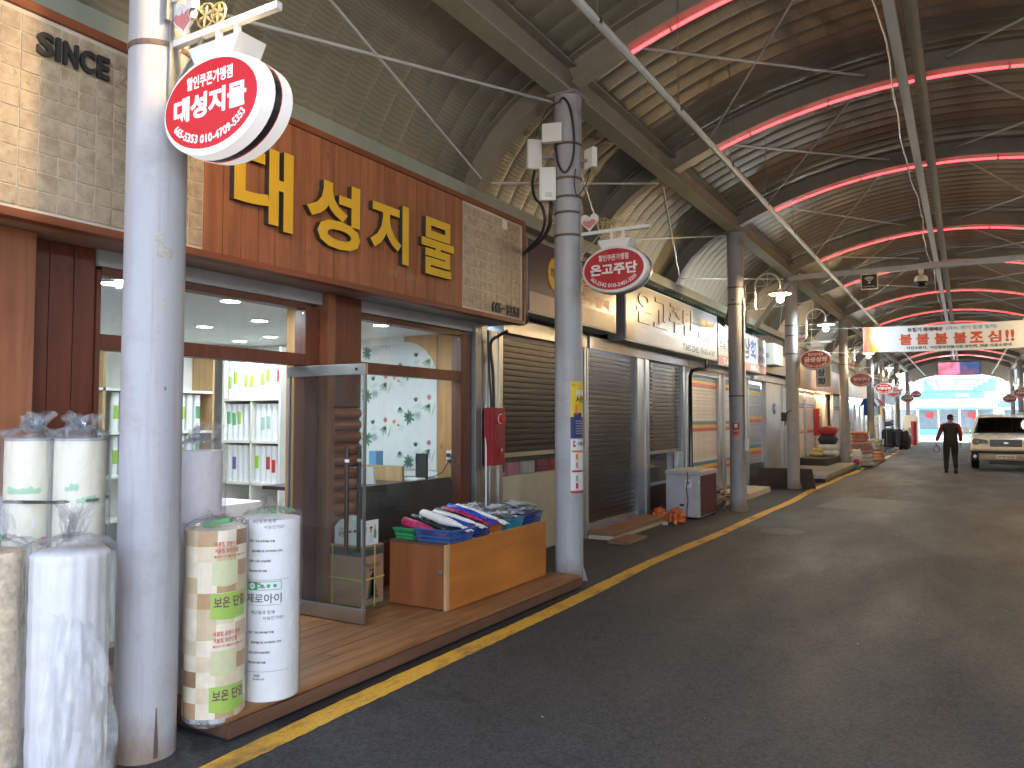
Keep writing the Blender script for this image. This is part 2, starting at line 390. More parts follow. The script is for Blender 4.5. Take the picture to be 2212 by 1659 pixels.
wood('cabinet_orange', (.42, .135, .022), (.60, .22, .04), 'y', .9, .5, False, .05)
wood('cabinet_side', (.20, .065, .022), (.29, .10, .035), 'z', 1.2, .5, False, .05)
wood('pale_wood', (.42, .25, .11), (.60, .40, .20), 'z', 2.5, .55, False, .1)
wood('old_wood', (.10, .065, .04), (.19, .13, .085), 'x', 2.5, .7, False, .2)
pbr('grout', (.60, .54, .43), .8)
def tilemat():
    m, t, N, L, b = nt('tile')
    oi = N.new('ShaderNodeObjectInfo'); tc = N.new('ShaderNodeTexCoord'); ad = N.new('ShaderNodeVectorMath'); ad.operation = 'ADD'
    sc = N.new('ShaderNodeVectorMath'); sc.operation = 'SCALE'; sc.inputs['Scale'].default_value = 31; cb = N.new('ShaderNodeCombineXYZ')
    for i in range(3): L.new(oi.outputs['Random'], cb.inputs[i])
    L.new(cb.outputs[0], sc.inputs[0]); L.new(tc.outputs['Object'], ad.inputs[0]); L.new(sc.outputs[0], ad.inputs[1])
    n = N.new('ShaderNodeTexNoise'); n.inputs['Scale'].default_value = 14; n.inputs['Detail'].default_value = 8; n.inputs['Roughness'].default_value = .6; L.new(ad.outputs[0], n.inputs['Vector'])
    n2 = N.new('ShaderNodeTexNoise'); n2.inputs['Scale'].default_value = 30; n2.inputs['Detail'].default_value = 4; L.new(ad.outputs[0], n2.inputs['Vector'])
    c = mixc(t, ramp(t, n.outputs[0], [(.35, 0), (.65, 1)]), (.34, .255, .165), (.50, .40, .28))
    c = mixc(t, ramp(t, n2.outputs[0], [(.62, 0), (.68, .7)]), c, (.27, .20, .13))
    L.new(c, b.inputs['Base Color']); L.new(ramp(t, n.outputs[0], [(.3, .28), (.7, .55)]), b.inputs['Roughness'])
    bump(t, b, n2.outputs[0], .5, .006); bump(t, b, n.outputs[0], .5, .012)
tilemat()
pbr('letter_yellow', (.68, .40, .02), .45, 0, .06); pbr('letter_black', (.03, .028, .025), .5)
pbr('rubbed_letter', (.34, .22, .14), .7)
pbr('soffit', (.30, .20, .15), .6, 0, .12, 3, 0, 40, .3, (.2, .13, .09)); pbr('soffit_grey', (.42, .40, .36), .6)
glass('window_glass', (.93, .96, .95), .05, .02, .02); glass('door_glass', (.80, .84, .82), .03, .02, .018)
film('film', .07); film('film_clear', .03, (.97, .97, .97), 10, .12); film('film_milky', .38, (.88, .9, .92), 12, .2)
pbr('roll_white', (.56, .58, .62), .55, 0, .06, 2, .5, 9); pbr('roll_cream', (.72, .66, .50), .6, 0, .05, 3, .1, 20)
pbr('paper_white', (.70, .71, .72), .6, 0, .03); pbr('interior_white', (.80, .81, .80), .7, 0, .03); pbr('shelf_white', (.70, .68, .62), .5, 0, .05)
for nme, c in dict(p_green=(.10, .32, .14), p_lime=(.30, .48, .05), p_brown=(.12, .04, .015), p_red=(.48, .03, .03), p_blackink=(.02, .02, .02), p_white=(.78, .78, .78),
        p_blue=(.03, .10, .38), p_skyblue=(.13, .36, .62), p_yellow=(.72, .50, .03), p_navy=(.02, .03, .14), p_orange=(.70, .20, .04), p_pink=(.60, .20, .26), p_magenta=(.36, .03, .12), p_grey=(.34, .34, .36),
        p_lightgrey=(.58, .58, .58), p_teal=(.05, .33, .36), p_leaf=(.10, .22, .17), p_leaf2=(.36, .50, .42), p_mist=(.56, .63, .66), p_skin=(.50, .30, .21), p_beige=(.55, .47, .34), p_purple=(.14, .10, .30)).items():
    pbr(nme, c, .5, 0, .06, 4)
# ------------------------------------------------------------------ the setting
def sheet(name, x0, x1, y0, y1, z, mat, parent=None):
    o = MB().add([(x0, y0, z), (x1, y0, z), (x1, y1, z), (x0, y1, z)], [(0, 1, 2, 3)]).build(name, mat, parent)
    if parent is None: o['kind'] = 'structure'
    return o
sheet('ground', -400, 400, -400, 400, -0.02, 'concrete')
road = sheet('road', -5.2, 4.6, -40, 61, 0.0, 'asphalt')
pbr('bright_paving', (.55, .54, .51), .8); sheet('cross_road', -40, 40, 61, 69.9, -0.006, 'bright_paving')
# yellow edge line, slightly wavering as painted by hand
def yl(u, v):
    y = -6+v*67; x = -3.02+.028*math.sin(y*.55)+.018*math.sin(y*1.3)+.0045*max(0, y-6)
    rg_ = random.Random(int(v*100000)+int(u*7)); return (x+(u-.5)*(.155+.008*math.sin(y*2.1))+rg_.uniform(-.005, .005), y, .004)
yline = MB().grid(yl, 1, 1400).build('yellow_line', 'yellow_paint', road)
pbr('patch', (.038, .037, .037), .6, 0, .2, 8, .3, 160)
MB().lathe([(.0, .005), (.30, .005), (.31, .004)], 28, (-2.28, 11.46, 0)).build('manhole_cover', 'patch', road)
MB().add([(-2.4, 14.9, .004), (-1.0, 14.7, .004), (-.9, 16.9, .004), (-2.2, 17.2, .004)], [(0, 1, 2, 3)]).build('asphalt_patch', 'patch', road)
# litter: tiny pale scraps
for k in range(16):
    x, y = random.uniform(-2.6, 1.6), random.uniform(2.2, 15); a = random.uniform(0, 3); s = random.uniform(.003, .007)
    o = MB().prism(rotp([(x-s, y-s*.5), (x+s, y-s*.6), (x+s*.7, y+s*.6), (x-s*.8, y+s*.5)], a, (x, y)), 'z', .001, .005).build('pebble', 'p_grey', road)
# ------------------------------------------------------------------ arched arcade roof
XC = -.35; RR = 7.1; ZA = 5.64
def zr(x): return ZA-RR+math.sqrt(RR*RR-(x-XC)**2)
COLY = [2.35, 6.95, 13.6, 18.6, 27.5, 35.7, 40.7, 50.6, 60.4]
RIBY = [-.2, 2.35, 6.95, 10.1, 13.6, 18.5, 22.4, 27.5, 32.4, 36.4, 40.7, 45.6, 50.6, 55.4, 60.4]
XL, XR = -3.43, 2.73
PW = .305
def panel_mesh(path, n=10, w=PW, depth=.022):
    m = MB()
    def fn(u, v):
        i = v*(len(path)-1); k = min(int(i), len(path)-2); f = i-k
        x = path[k][0]*(1-f)+path[k+1][0]*f; z = path[k][1]*(1-f)+path[k+1][1]*f
        return (x, u*w, z-depth*(1-abs(2*u-1)**5))
    m.grid(fn, n, len(path)-1); return m
vault_path = [(XL-.06+(XR-XL+.12)*i/22, 0) for i in range(23)]
vault_path = [(x, zr(x)+.36) for x, _ in vault_path]
side_path = [(XL+.12, 5.42), (-3.75, 5.22), (-4.02, 5.06), (-4.27, 4.85), (-4.48, 4.60), (-4.64, 4.35), (-4.78, 4.08), (-4.87, 3.75)]
def mirror(path): return [(2*XC-x, z) for x, z in path]
def roof_of(name, label, path, y0, ya, yb, y1, rev=False):
    root = thing(name, label, 'roof', (0, 0, 0))
    first = panel_mesh(path).build('panel', 'roof_panel', root, smooth='all')
    n0 = int((ya-y0)/PW); n1 = int((yb-ya)/PW); n2 = int((y1-yb)/PW)
    first.location.y = y0+n0*PW
    for k in range(1, n1): dup(first, (0, k*PW, 0))
    for a, b in ((0, n0), (n0+n1, n0+n1+n2)):
        m = MB()
        for k in range(a, b):
            q = panel_mesh(path[::2], 4); m.add([(x, y+y0+k*PW, z) for x, y, z in q.v], q.f)
        if m.v: m.build('panel_run', 'roof_panel', root, smooth='all', kind='stuff')
    return root
roof = roof_of('vault_roof', 'brown ribbed metal arched roof spanning the market street', vault_path, -.3, 3.0, 45, 61.5)
side = roof_of('side_canopy', 'curved ribbed metal canopy sloping from the columns down to the open wallpaper shop side', side_path, -.3, 2.0, 40, 61.5)
side2 = roof_of('side_canopy', 'curved ribbed metal canopy on the side of the parked white car', mirror(side_path), -.3, 30, 32, 61.5)
# ribs (I sections swept along the arch)
def isweep(path, dep, fw=.2, ft=.016, wt=.012, axis_y=0.0):
    m = MB()
    P = [Vector((x, 0, z)) for x, z in path]; N = []
    for i in range(len(P)):
        t = (P[min(i+1, len(P)-1)]-P[max(i-1, 0)]).normalized(); n = Vector((-t.z, 0, t.x)); N.append(n if n.z >= 0 else -n)
    def strip(a, b, hy):
        vs = []
        for p, n in zip(P, N):
            lo, hi = p+n*a, p+n*b
            vs += [(lo.x, axis_y-hy, lo.z), (lo.x, axis_y+hy, lo.z), (hi.x, axis_y+hy, hi.z), (hi.x, axis_y-hy, hi.z)]
        fs = []
        for i in range(len(P)-1):
            for k in range(4): fs.append((i*4+k, i*4+(k+1) % 4, i*4+4+(k+1) % 4, i*4+4+k))
        fs += [(0, 1, 2, 3), tuple((len(P)-1)*4+k for k in (3, 2, 1, 0))]
        m.add(vs, fs)
    strip(0, ft, fw/2); strip(ft, dep-ft, wt/2); strip(dep-ft, dep, fw/2)
    return m
rib_path = [(XL+.1+(XR-XL-.2)*i/26, 0) for i in range(27)]; rib_path = [(x, zr(x)) for x, _ in rib_path]
sr_path = [(-3.52, 4.93), (-3.72, 4.86), (-3.95, 4.72), (-4.18, 4.53), (-4.36, 4.30), (-4.5, 4.07)]
rib0 = isweep(rib_path, .27).build('rib', 'roof_steel', roof, smooth=True)
srib0 = isweep(sr_path, .27, .17).build('rib', 'roof_steel', side, smooth=True)
srib1 = isweep(mirror(sr_path), .27, .17).build('rib', 'roof_steel', side2, smooth=True)
rib0.location.y = srib0.location.y = srib1.location.y = RIBY[0]
for y in RIBY[1:]:
    dup(rib0, (0, y-RIBY[0], 0)); dup(srib1, (0, y-RIBY[0], 0))
    dup(srib0, (0, y-RIBY[0], 0))
def ibeam_y(x, z, y0, y1, w, h, name, parent, mat='roof_steel'):
    m = MB(); m.box(x-w/2, x+w/2, y0, y1, z, z+.016); m.box(x-.007, x+.007, y0, y1, z+.017, z+h-.017); m.box(x-w/2, x+w/2, y0, y1, z+h-.016, z+h)
    return m.build(name, mat, parent)
pbr('flange_pale', (.36, .36, .28), .5, 0, .1, 3, 0, 40, .35, (.16, .13, .09)); pbr('rod_white', (.55, .57, .57), .4, 0, .05)
MB().box(XL-.106, XL+.106, -.3, 61.4, 4.885, 4.899).build('beam_flange', 'flange_pale', roof); MB().box(XR-.106, XR+.106, -.3, 61.4, 4.885, 4.899).build('beam_flange', 'flange_pale', roof)
ibeam_y(XL, 4.90, -.3, 61.4, .21, .30, 'column_beam', roof); ibeam_y(XR, 4.90, -.3, 61.4, .21, .30, 'column_beam', roof)
pbr('beam_green', (.30, .33, .27), .5, 0, .08, 3, 0, 40, .3, (.16, .14, .10))
MB().box(-4.66, -4.50, -.3, 61.4, 3.93, 4.09).build('eave_beam', 'beam_green', side, bevel=.006)
MB().box(2*XC+4.50, 2*XC+4.66, -.3, 61.4, 3.93, 4.09).build('eave_beam', 'beam_green', side2)
# purlin and cable tray at the crown
MB().box(-.42, -.30, 2, 60, zr(-.36)-.10, zr(-.36)-.02).build('crown_purlin', 'roof_steel', roof)
m = MB(); m.box(-.575, -.475, 2, 58, 5.44, 5.447); m.box(-.575, -.569, 2, 58, 5.447, 5.49); m.box(-.481, -.475, 2, 58, 5.447, 5.49); m.build('cable_tray', 'rod_white', roof)
pts = [(-.64+.03*math.sin(y*.9)+.012*math.sin(y*3.1), y, 5.40+.03*math.sin(y*1.7)) for y in [2+i*.5 for i in range(112)]]
MB().tube(pts, .011, 5).build('conduit', 'galv', roof)
for y in RIBY[1:-1]: MB().box(-.53, -.52, y-.01, y+.01, 5.49, zr(-.52)).build('tray_hanger', 'galv', roof)
# hung conduit over the street on thin rods, one on each side
for sx in (1, -1):
    px = -2.25 if sx == 1 else 2*XC+2.25
    MB().tube([(px, y, 4.50) for y in range(2, 60, 4)], .032, 8).build('hung_pipe', 'rod_white', roof, smooth=True)
    if sx == 1:
        y = 3.2
        while y < 40:
            MB().tube([(px, y, 4.52), (px, y, zr(px)+.30)], .004, 4).build('hanger_wire', 'galv', roof)
            MB().lathe([(.037, -.02), (.037, .02)], 10, (px, y, 4.5)).build('pipe_clip', 'black', roof); y += 1.85
# tie rods, crossed in every bay
def rod(a, b, parent): MB().tube([a, b], .0135, 6).build('tie_rod', 'rod_white', parent)
for i in range(2, len(RIBY)-3):
    ya, yb = RIBY[i]+.08, RIBY[i+1]-.08
    for (xa, xb) in ((-2.85, -.95), (-.1, 2.2)):
        rod((xa, ya, zr(xa)+.13), (xb, yb, zr(xb)+.13), roof); rod((xb, ya, zr(xb)+.13), (xa, yb, zr(xa)+.13), roof)
for i in range(1, 9):
    ya, yb = RIBY[i]+.1, RIBY[i+1]-.1
    rod((-3.56, ya, 4.83), (-4.42, yb, 4.18), side); rod((-4.42, ya, 4.18), (-3.56, yb, 4.83), side)
# red neon tubes along the ribs
m_, t_, N_, L_, b_ = nt('neon')
lw = N_.new('ShaderNodeLayerWeight'); lw.inputs[0].default_value = .5
c_ = mixc(t_, ramp(t_, lw.outputs['Facing'], [(.15, 0), (.75, 1)]), (1.0, .11, .12), (1.0, .006, .014))
b_.inputs['Base Color'].default_value = (.5, .02, .03, 1); L_.new(c_, b_.inputs['Emission Color']); b_.inputs['Emission Strength'].default_value = .55
neon_off = pbr('neon_off', (.55, .5, .5), .3)
NEON = [6.95, 10.1, 13.6, 18.5, 22.4, 27.5, 32.4, 36.4, 45.6, 50.6, 55.4]
OFF = [40.7]
def arcp(x, y, dz): return (x, y, zr(x)-dz)
neon0 = None
for y in NEON+OFF:
    if neon0 is None or y in OFF:
        r = thing('neon_arch_light', 'glowing red neon tube line bent along an arched roof rib' if y not in OFF else 'dark unlit neon tube line along an arched roof rib', 'neon light', (XC, y, 4.9), 'neon lines under the roof ribs')
        x = -2.75; k = 0
        while x < 2.0:
            L = [.42, .95, 1.0, .9, .9, .95][k % 6]; x1 = min(2.05, x+L)
            MB().tube([arcp(x+.012+(x1-x-.024)*j/5, y, .045) for j in range(6)], .0205, 8).build('tube', 'neon' if y not in OFF else 'neon_off', r, smooth=True)
            MB().box(x1-.006, x1+.006, y-.012, y+.012, zr(x1)-.05, zr(x1)-.001).build('clip', 'grey_plastic', r)
            x = x1; k += 1
        if neon0 is None: neon0 = r
    else:
        dup(neon0, (0, y-NEON[0], 0))
# ------------------------------------------------------------------ columns
CL = ['pale grey steel column with wrapped flooring rolls at its foot and the lit oval sign', 'pale grey steel column carrying white network boxes and two posters',
      'pale grey steel column behind the white freezer with a small red notice', 'pale grey steel column under the end of the cross beam with the wireless sign',
      'pale grey steel column beside the cushions and the rice sack']
def column(x, y, label, top=4.872, gus=(.45,)):
    r = thing('steel_column', label, 'column', (x, y, 0), 'steel columns along the market street')
    sh = MB().lathe([(.14, .0), (.14, .6), (.14, 2), (.14, 3.3), (.14, top)], 28, (x, y, 0)).build('shaft', 'column_paint', r, smooth=True)
    for a in gus:
        c, s = math.cos(a), math.sin(a)
        P = [(.138, .0), (.185, .0), (.138, .15)]
        MB().add([(x+c*d-s*e, y+s*d+c*e, z) for e in (-.005, .005) for d, z in P], [(0, 1, 2), (5, 4, 3), (0, 3, 4, 1), (1, 4, 5, 2), (2, 5, 3, 0)]).build('gusset', 'column_paint', r)
    MB().box(x-.16, x+.16, y-.16, y+.16, top, top+.012).build('cap_plate', 'column_paint', r)
    return r
def band(r, z, h=.026, mat='rust_dark'):
    x, y = wloc(r).x, wloc(r).y
    m = MB(); m.lathe([(.1425, -h/2), (.1445, -h/2), (.1445, h/2), (.1425, h/2)], 28, (x, y, z))
    for k in range(14):
        a = k*2*PI/14; m.obox((x+.1455*math.cos(a), y+.1455*math.sin(a), z), (math.cos(a), math.sin(a), 0), (-math.sin(a), math.cos(a), 0), (0, 0, 1), .001, .009, h*.28)
    m.build('strap', mat, r)
cols = []
pbr('rust_dark', (.12, .08, .06), .6, var=.3)
for i, y in enumerate(COLY):
    cols.append(column(XL, y, CL[i] if i < len(CL) else 'pale grey steel column among the clothes racks toward the bright street end', gus=(.3, 2.5) if i else ()))
rcols = [column(XR, y, 'grey steel column on the side of the parked white car') for y in (2.35, 6.95, 13.6, 18.6, 24, 31, 40.7, 52, 60.4)]
for i, zs in ((0, (3.73, 3.42)), (1, (4.37, 4.02, 3.83, 3.67, 3.44)), (2, (3.9, 3.6, 2.0)), (3, (3.75, 3.52, 3.1)), (4, (3.7, 3.4)), (5, (3.6, 3.4)), (6, (3.6, 3.4))):
    for z in zs: band(cols[i], z)
MB().prism([(2.302, .02), (2.322, .02), (2.320, .10), (2.315, .19), (2.311, .25), (2.308, .18), (2.305, .10)], 'x', -3.294, -3.2885).build('rust_split', 'rust_dark', cols[0])
# tape residue on the first column
pbr('tape_mark', (.40, .365, .33), .7, 0, .25, 60)
def onshaft(i, a0, a1, z0, z1, name, mat, r=.1415, n=5):
    x, y = XL, COLY[i]
    return MB().grid(lambda u, v: (x+r*math.cos(a0+(a1-a0)*u), y+r*math.sin(a0+(a1-a0)*u), z0+(z1-z0)*v), n, 1).build(name, mat, cols[i], smooth='all')
rgt = random.Random(5)
for a0, a1, z0, z1 in ((-.55, -.02, 2.37, 2.43), (-.62, -.35, 2.44, 2.49), (-.35, -.22, 2.12, 2.17), (-.45, -.38, 2.0, 2.05), (-1.05, -.98, 1.50, 1.53)):
    P = [(a0+(a1-a0)*t, z0+rgt.uniform(-.008, .008)) for t in (0, .2, .4, .6, .8, 1)]+[(a0+(a1-a0)*t, z1+rgt.uniform(-.008, .008)) for t in (1, .8, .6, .4, .2, 0)]
    MB().add([(XL+.1412*math.cos(a), COLY[0]+.1412*math.sin(a), z) for a, z in P], [(i, i+1, 10-i, 11-i) for i in range(5)]).build('tape_residue', 'tape_mark', cols[0])
# cross beam between the two column lines with sign and dome camera
cb = thing('cross_beam', 'grey steel tube beam across the street carrying the wireless sign', 'beam', (XL, 18.45, 4.78))
MB().box(XL+.0, XR, 18.35, 18.45, 4.78, 4.9).build('tube', 'galv', cb, bevel=.008)
MB().bar((XL-.0, 18.40, 4.72), (-4.35, 18.40, 3.55), .10, .10).build('diagonal_brace', 'galv', cb)
for x in (XL+.25, XR-.25): MB().box(x-.03, x+.03, 18.33, 18.349, 4.74, 4.93).build('clamp', 'galv', cb)
ws = thing('wifi_sign', 'small black square sign with a white wireless symbol under the cross beam', 'sign', (-1.73, 18.3, 4.42))
MB().box(-1.90, -1.56, 18.27, 18.31, 4.42, 4.76).build('box', 'white_plastic', ws, bevel=.006)
MB().box(-1.88, -1.58, 18.262, 18.269, 4.44, 4.74).build('face', 'black', ws)
m = MB(); c0 = (-1.73, 4.565)
for r0, r1 in ((.045, .062), (.08, .097), (.115, .132)):
    A = [PI/4+PI/2*j/10 for j in range(11)]
    m.prism([(c0[0]+r0*math.cos(a), c0[1]+r0*math.sin(a)) for a in A]+[(c0[0]+r1*math.cos(a), c0[1]+r1*math.sin(a)) for a in A[::-1]], 'y', 18.258, 18.2615)
m.prism([(c0[0]+.022*math.cos(a*PI/6), c0[1]+.022*math.sin(a*PI/6)) for a in range(12)], 'y', 18.258, 18.2615)
m.text('Free Wi-Fi Zone', fy(18.260, -1.85, 4.47), .01, 0, w=.24)
m.build('lettering', 'p_white', ws)
for x in (-1.82, -1.64): MB().box(x-.01, x+.01, 18.28, 18.30, 4.761, 4.78).build('hanger', 'galv', ws)
dc = thing('dome_camera', 'white dome security camera hanging from the cross beam', 'camera', (-.74, 18.4, 4.4))
MB().lathe([(.05, .38), (.05, .30), (.035, .29), (.035, .25), (.10, .235), (.125, .20), (.13, .12), (.125, .115)], 20, (-.74, 18.4, 4.4)).build('housing', 'white_plastic', dc, smooth=True)
MB().lathe([(.12, .118), (.12, .10), (.105, .05), (.07, .015), (0.001, 0)], 20, (-.74, 18.4, 4.4)).build('dome', 'black_gloss', dc, smooth=True)
# ------------------------------------------------------------------ the wallpaper shop
XF, XW = -4.10, -4.50
shop = thing('wallpaper_shop', 'wallpaper shop front with orange wood fascia, beige tiles and yellow Korean letters', 'shop', (XW, 4, 0))
ZB, ZT = 2.66, 3.70
MB().box(XF-.06, XF-.0135, .9, 7.22, ZB, ZT).build('fascia_backing', 'grout', shop)
MB().box(XW-.36, XF-.082, .9, 7.2, ZT-.02, ZT+.02).build('fascia_roof', 'trim_wood', shop); MB().box(-4.86, -4.80, .9, 7.24, 3.725, 4.07).build('upper_wall', 'concrete', shop)
# boards of the wooden fascia
nb = 20; bw = (6.04-3.14)/nb
b0 = MB().box(XF-.0125, XF, 3.14+.003, 3.14+bw-.003, ZB+.002, ZT-.002).build('board', 'fascia_wood', shop, bevel=.002)
for k in range(1, nb): dup(b0, (random.uniform(-.0015, .001), k*bw, 0))
# tiles
tp = .1
t0 = MB().box(XF-.0155, XF-.008, .002, tp-.004, .002, tp-.004).build('tile', 'tile', shop, bevel=.003)
t0.location = Vector(t0.location)
first = True
def put_tiles(y0, n, rows=10):
    global first
    for i in range(n):
        for j in range(rows):
            off = (random.uniform(-.0015, .002), y0+i*tp, ZB+.02+j*tp)
            if first: t0.location = Vector(off); first = False
            else:
                c = t0.copy(); COL.objects.link(c); c.location = Vector(off)
put_tiles(1.84, 13); put_tiles(6.06, 11)
m = MB()
for i in range(9):
    for j in range(10): m.box(XF-.0155, XF-.008, .94+i*tp, .94+i*tp+.094, ZB+.022+j*tp, ZB+.022+j*tp+.094)
m.build('tile_run', 'tile', shop, kind='stuff')
MB().box(XF-.0085, XF-.0065, 6.78, 6.875, ZB+.925, ZB+1.018).build('white_patch', 'p_white', shop)
# trims
MB().box(XF-.08, XF+.012, .9, 7.24, ZB-.045, ZB).build('fascia_trim', 'trim_wood', shop, bevel=.004)
MB().box(XF-.08, XF+.012, .9, 7.24, ZT+.001, ZT+.05).build('fascia_trim', 'trim_wood', shop, bevel=.004)
MB().box(XF-.6, XF+.012, 7.205, 7.243, ZB+.001, ZT).build('fascia_end', 'trim_wood', shop, bevel=.004)
MB().box(XW-.05, XF-.081, .9, 4.9, ZB-.035, ZB-.015).build('soffit', 'soffit', shop)
MB().box(XW-.05, XF-.081, 4.902, 7.2, ZB-.035, ZB-.015).build('soffit', 'soffit_grey', shop)
MB().box(XW-.12, XW+.03, 2.69, 6.9, 2.521, 2.622).build('shutter_slot', 'grey_plastic', shop)
# raised letters of the shop name (yellow face, black sides)
def raised(body, y0, y1, z0, z1, ext, name, mats, bold=.03, X=XF+.002, parent=None, cls='letter'):
    m = MB().text(body, lambda x, y, d: (X+(d/ext+1)*.5*ext if ext else X, y0+x, z0+y), bold, ext, w=y1-y0, h=z1-z0)
    for i, f in enumerate(m.f):
        a, b, c = (Vector(m.v[k]) for k in f[:3]); n = (b-a).cross(c-a)
        m.mi[i] = 0 if n.length > 0 and abs(n.normalized().x) > .7 and max(Vector(m.v[k]).x for k in f) > X+ext*.6 else 1
    return m.build(name, mats, parent or shop)
YM = ['letter_yellow', 'letter_black']
for ch, y0, y1, z0, z1 in (('대', 3.33, 3.84, 2.90, 3.46), ('성', 3.97, 4.54, 2.88, 3.40), ('지', 4.66, 5.15, 2.90, 3.40), ('물', 5.33, 5.82, 2.88, 3.39)):
    raised(ch, y0, y1, z0, z1, .045, 'letter', YM, .030)
for ch, y0, w in (('S', 2.11, .085), ('I', 2.205, .024), ('N', 2.245, .078), ('C', 2.335, .08), ('E', 2.43, .068)):
    raised(ch, y0, y0+w, 3.49, 3.615, .022, 'letter', ['letter_black']*2, .035, XF-.006)
for ch, y0 in zip('665-5353', (6.56, 6.625, 6.69, 6.765, 6.86, 6.925, 6.995, 7.065)):
    raised(ch, y0, y0+.055, 2.69 if ch != '-' else 2.735, 2.79 if ch != '-' else 2.75, .018, 'letter', ['letter_black']*2, .04, XF-.006)
MB().text('2', fx(XF-.0045, 2.56, 3.50), .0, 0, h=.12).text('서산점', fx(XF-.0045, 6.11, 2.70), -.005, 0, w=.40, h=.13).build('faded_lettering', 'rubbed_letter', shop)
MB().text('jang', fx(XF+.002, 4.93, 2.79), -.005, 0, h=.07).text('pan', fx(XF+.002, 5.18, 2.78), -.005, 0, h=.06).build('faded_lettering', 'rubbed_letter', shop)
# posts and panels
def post(name, x0, x1, y0, y1, z0, z1, mat, bev=.004): return MB().box(x0, x1, y0, y1, z0, z1).build(name, mat, shop, bevel=bev)
for y0, y1 in ((1.05, 1.46), (1.465, 1.87), (1.875, 2.275)): post('pillar_board', -4.6, -4.36, y0, y1, .12, 2.622, 'pillar_wood')
for y0, y1 in ((2.28, 2.415), (2.42, 2.555), (2.56, 2.685)): post('wall_board', -4.6, -4.49, y0, y1, .12, 2.622, 'post_wood')
hd = MB().box(-4.487, -4.483, 2.29, 2.42, 1.53, 1.565).build('latch_plate', 'galv', shop)
MB().tube([(-4.483, 2.345, 1.55), (-4.455, 2.35, 1.555), (-4.44, 2.375, 1.60)], .013, 8).build('latch_pin', 'galv', hd, smooth=True)
for x0, y0, y1, z0, z1 in ((-4.52, 2.69, 2.72, .12, 2.50), (-4.52, 4.39, 4.54, .12, 2.50), (-4.52, 2.72, 4.39, 2.47, 2.52), (-4.52, 2.72, 4.39, 2.02, 2.115), (-4.52, 3.10, 3.18, .12, 2.02), (-4.52, 2.72, 3.10, .12, .22),
                        (-4.52, 5.0, 5.03, .12, 2.50), (-4.52, 6.57, 6.745, .12, 2.50), (-4.52, 5.03, 6.57, 2.465, 2.51), (-4.52, 5.03, 6.57, 1.995, 2.095), (-4.52, 5.03, 6.57, .12, .5)):
    post('window_frame', x0-.08, x0+.04, y0+.001, y1-.001, z0, z1-.001, 'post_wood', .003)
for y0, y1, z0, z1 in ((2.72, 4.39, 2.115, 2.47), (2.72, 3.10, .22, 2.02), (5.03, 6.57, 2.095, 2.465), (5.03, 6.57, .5, 1.995)):
    MB().box(-4.515, -4.507, y0, y1, z0, z1).build('pane', 'window_glass', shop)
post('pilaster', -4.6, -4.44, 4.645, 4.998, 1.70, 2.62, 'post_wood'); post('pilaster', -4.6, -4.40, 4.56, 4.643, .12, 2.62, 'pillar_wood')
post('pilaster', -4.62, -4.55, 4.545, 4.998, .12, 2.62, 'post_wood')
lg = MB().prism([(-4.548, 0), (-4.548, .096)]+[(-4.47+.045*math.cos(a), .048+.0475*math.sin(a)) for a in [PI/2-PI*j/7 for j in range(8)]], 'y', 4.646, 4.996)
l0 = lg.build('log_slat', 'log_wood', shop, smooth=True); l0.location.z += .13
for k in range(1, 16): dup(l0, (0, 0, k*.098))
post('base_panel', -4.64, -4.605, 5.03, 6.57, .16, 1.0, 'dark_brown'); MB().box(-4.60, -4.52, 4.54, 4.56, .12, 2.5).build('steel_strip', 'galv', shop)
# steel jamb posts between this shop and the next
for y0, y1, mt in ((6.76, 6.86, 'galv'), (6.875, 6.99, 'stainless')):
    post('jamb_post', -4.6, -4.42, y0, y1, .05, 2.62, mt)
# shop room
MB().box(-8.4, -4.61, .9, 6.95, .10, .15).build('room_floor', 'p_grey', shop)
MB().box(-8.4, -4.61, .9, 6.95, 2.53, 2.60).build('room_ceiling', 'interior_white', shop)
MB().box(-8.46, -8.4, .9, 6.95, .1, 2.6).build('room_wall', 'interior_white', shop)
MB().box(-8.4, -4.61, .84, .9, .1, 2.6).build('room_wall', 'interior_white', shop)
MB().box(-8.4, -4.61, 6.87, 6.93, .1, 2.6).build('room_wall', 'interior_white', shop)
for k, (x0, x1) in enumerate(((-4.88, -4.77), (-4.765, -4.655), (-4.99, -4.885))):
    MB().box(x0, x1, 6.845 if k < 2 else 6.862, 6.869, .15, 2.529).build('pine_board', 'pine', shop)
for k, y in enumerate((4.56, 4.665, 4.77, 4.875)): MB().box(-4.83, -4.64, y, y+.1, .15, 2.529).build('pine_board', 'pine', shop)
for k, x in enumerate((-4.84, -4.722)): MB().box(x, x+.115, 4.535, 4.558, .15, 2.529).build('pine_board', 'pine', shop)
MB().box(-6.7, -4.995, 6.858, 6.861, 1.04, 2.45).build('floral_wallpaper', 'paper_white', shop)
def leafp(cx, cz, ang, L, W):
    return rotp([(cx, cz), (cx+L*.35, cz+W*.5), (cx+L*.7, cz+W*.42), (cx+L, cz), (cx+L*.7, cz-W*.42), (cx+L*.35, cz-W*.5)], ang, (cx, cz))
pl = {k: MB() for k in ('p_leaf', 'p_leaf2', 'p_mist', 'p_pink', 'p_orange')}
def flat(k, poly):
    poly = [(max(-6.69, min(-5.0, x)), max(1.045, min(2.44, z))) for x, z in poly]
    pl[k].add([(x, {'p_mist': 6.8565, 'p_leaf2': 6.856, 'p_leaf': 6.855, 'p_pink': 6.8555, 'p_orange': 6.8545}[k], z) for x, z in poly], [tuple(range(len(poly)))])
rw = random.Random(3)
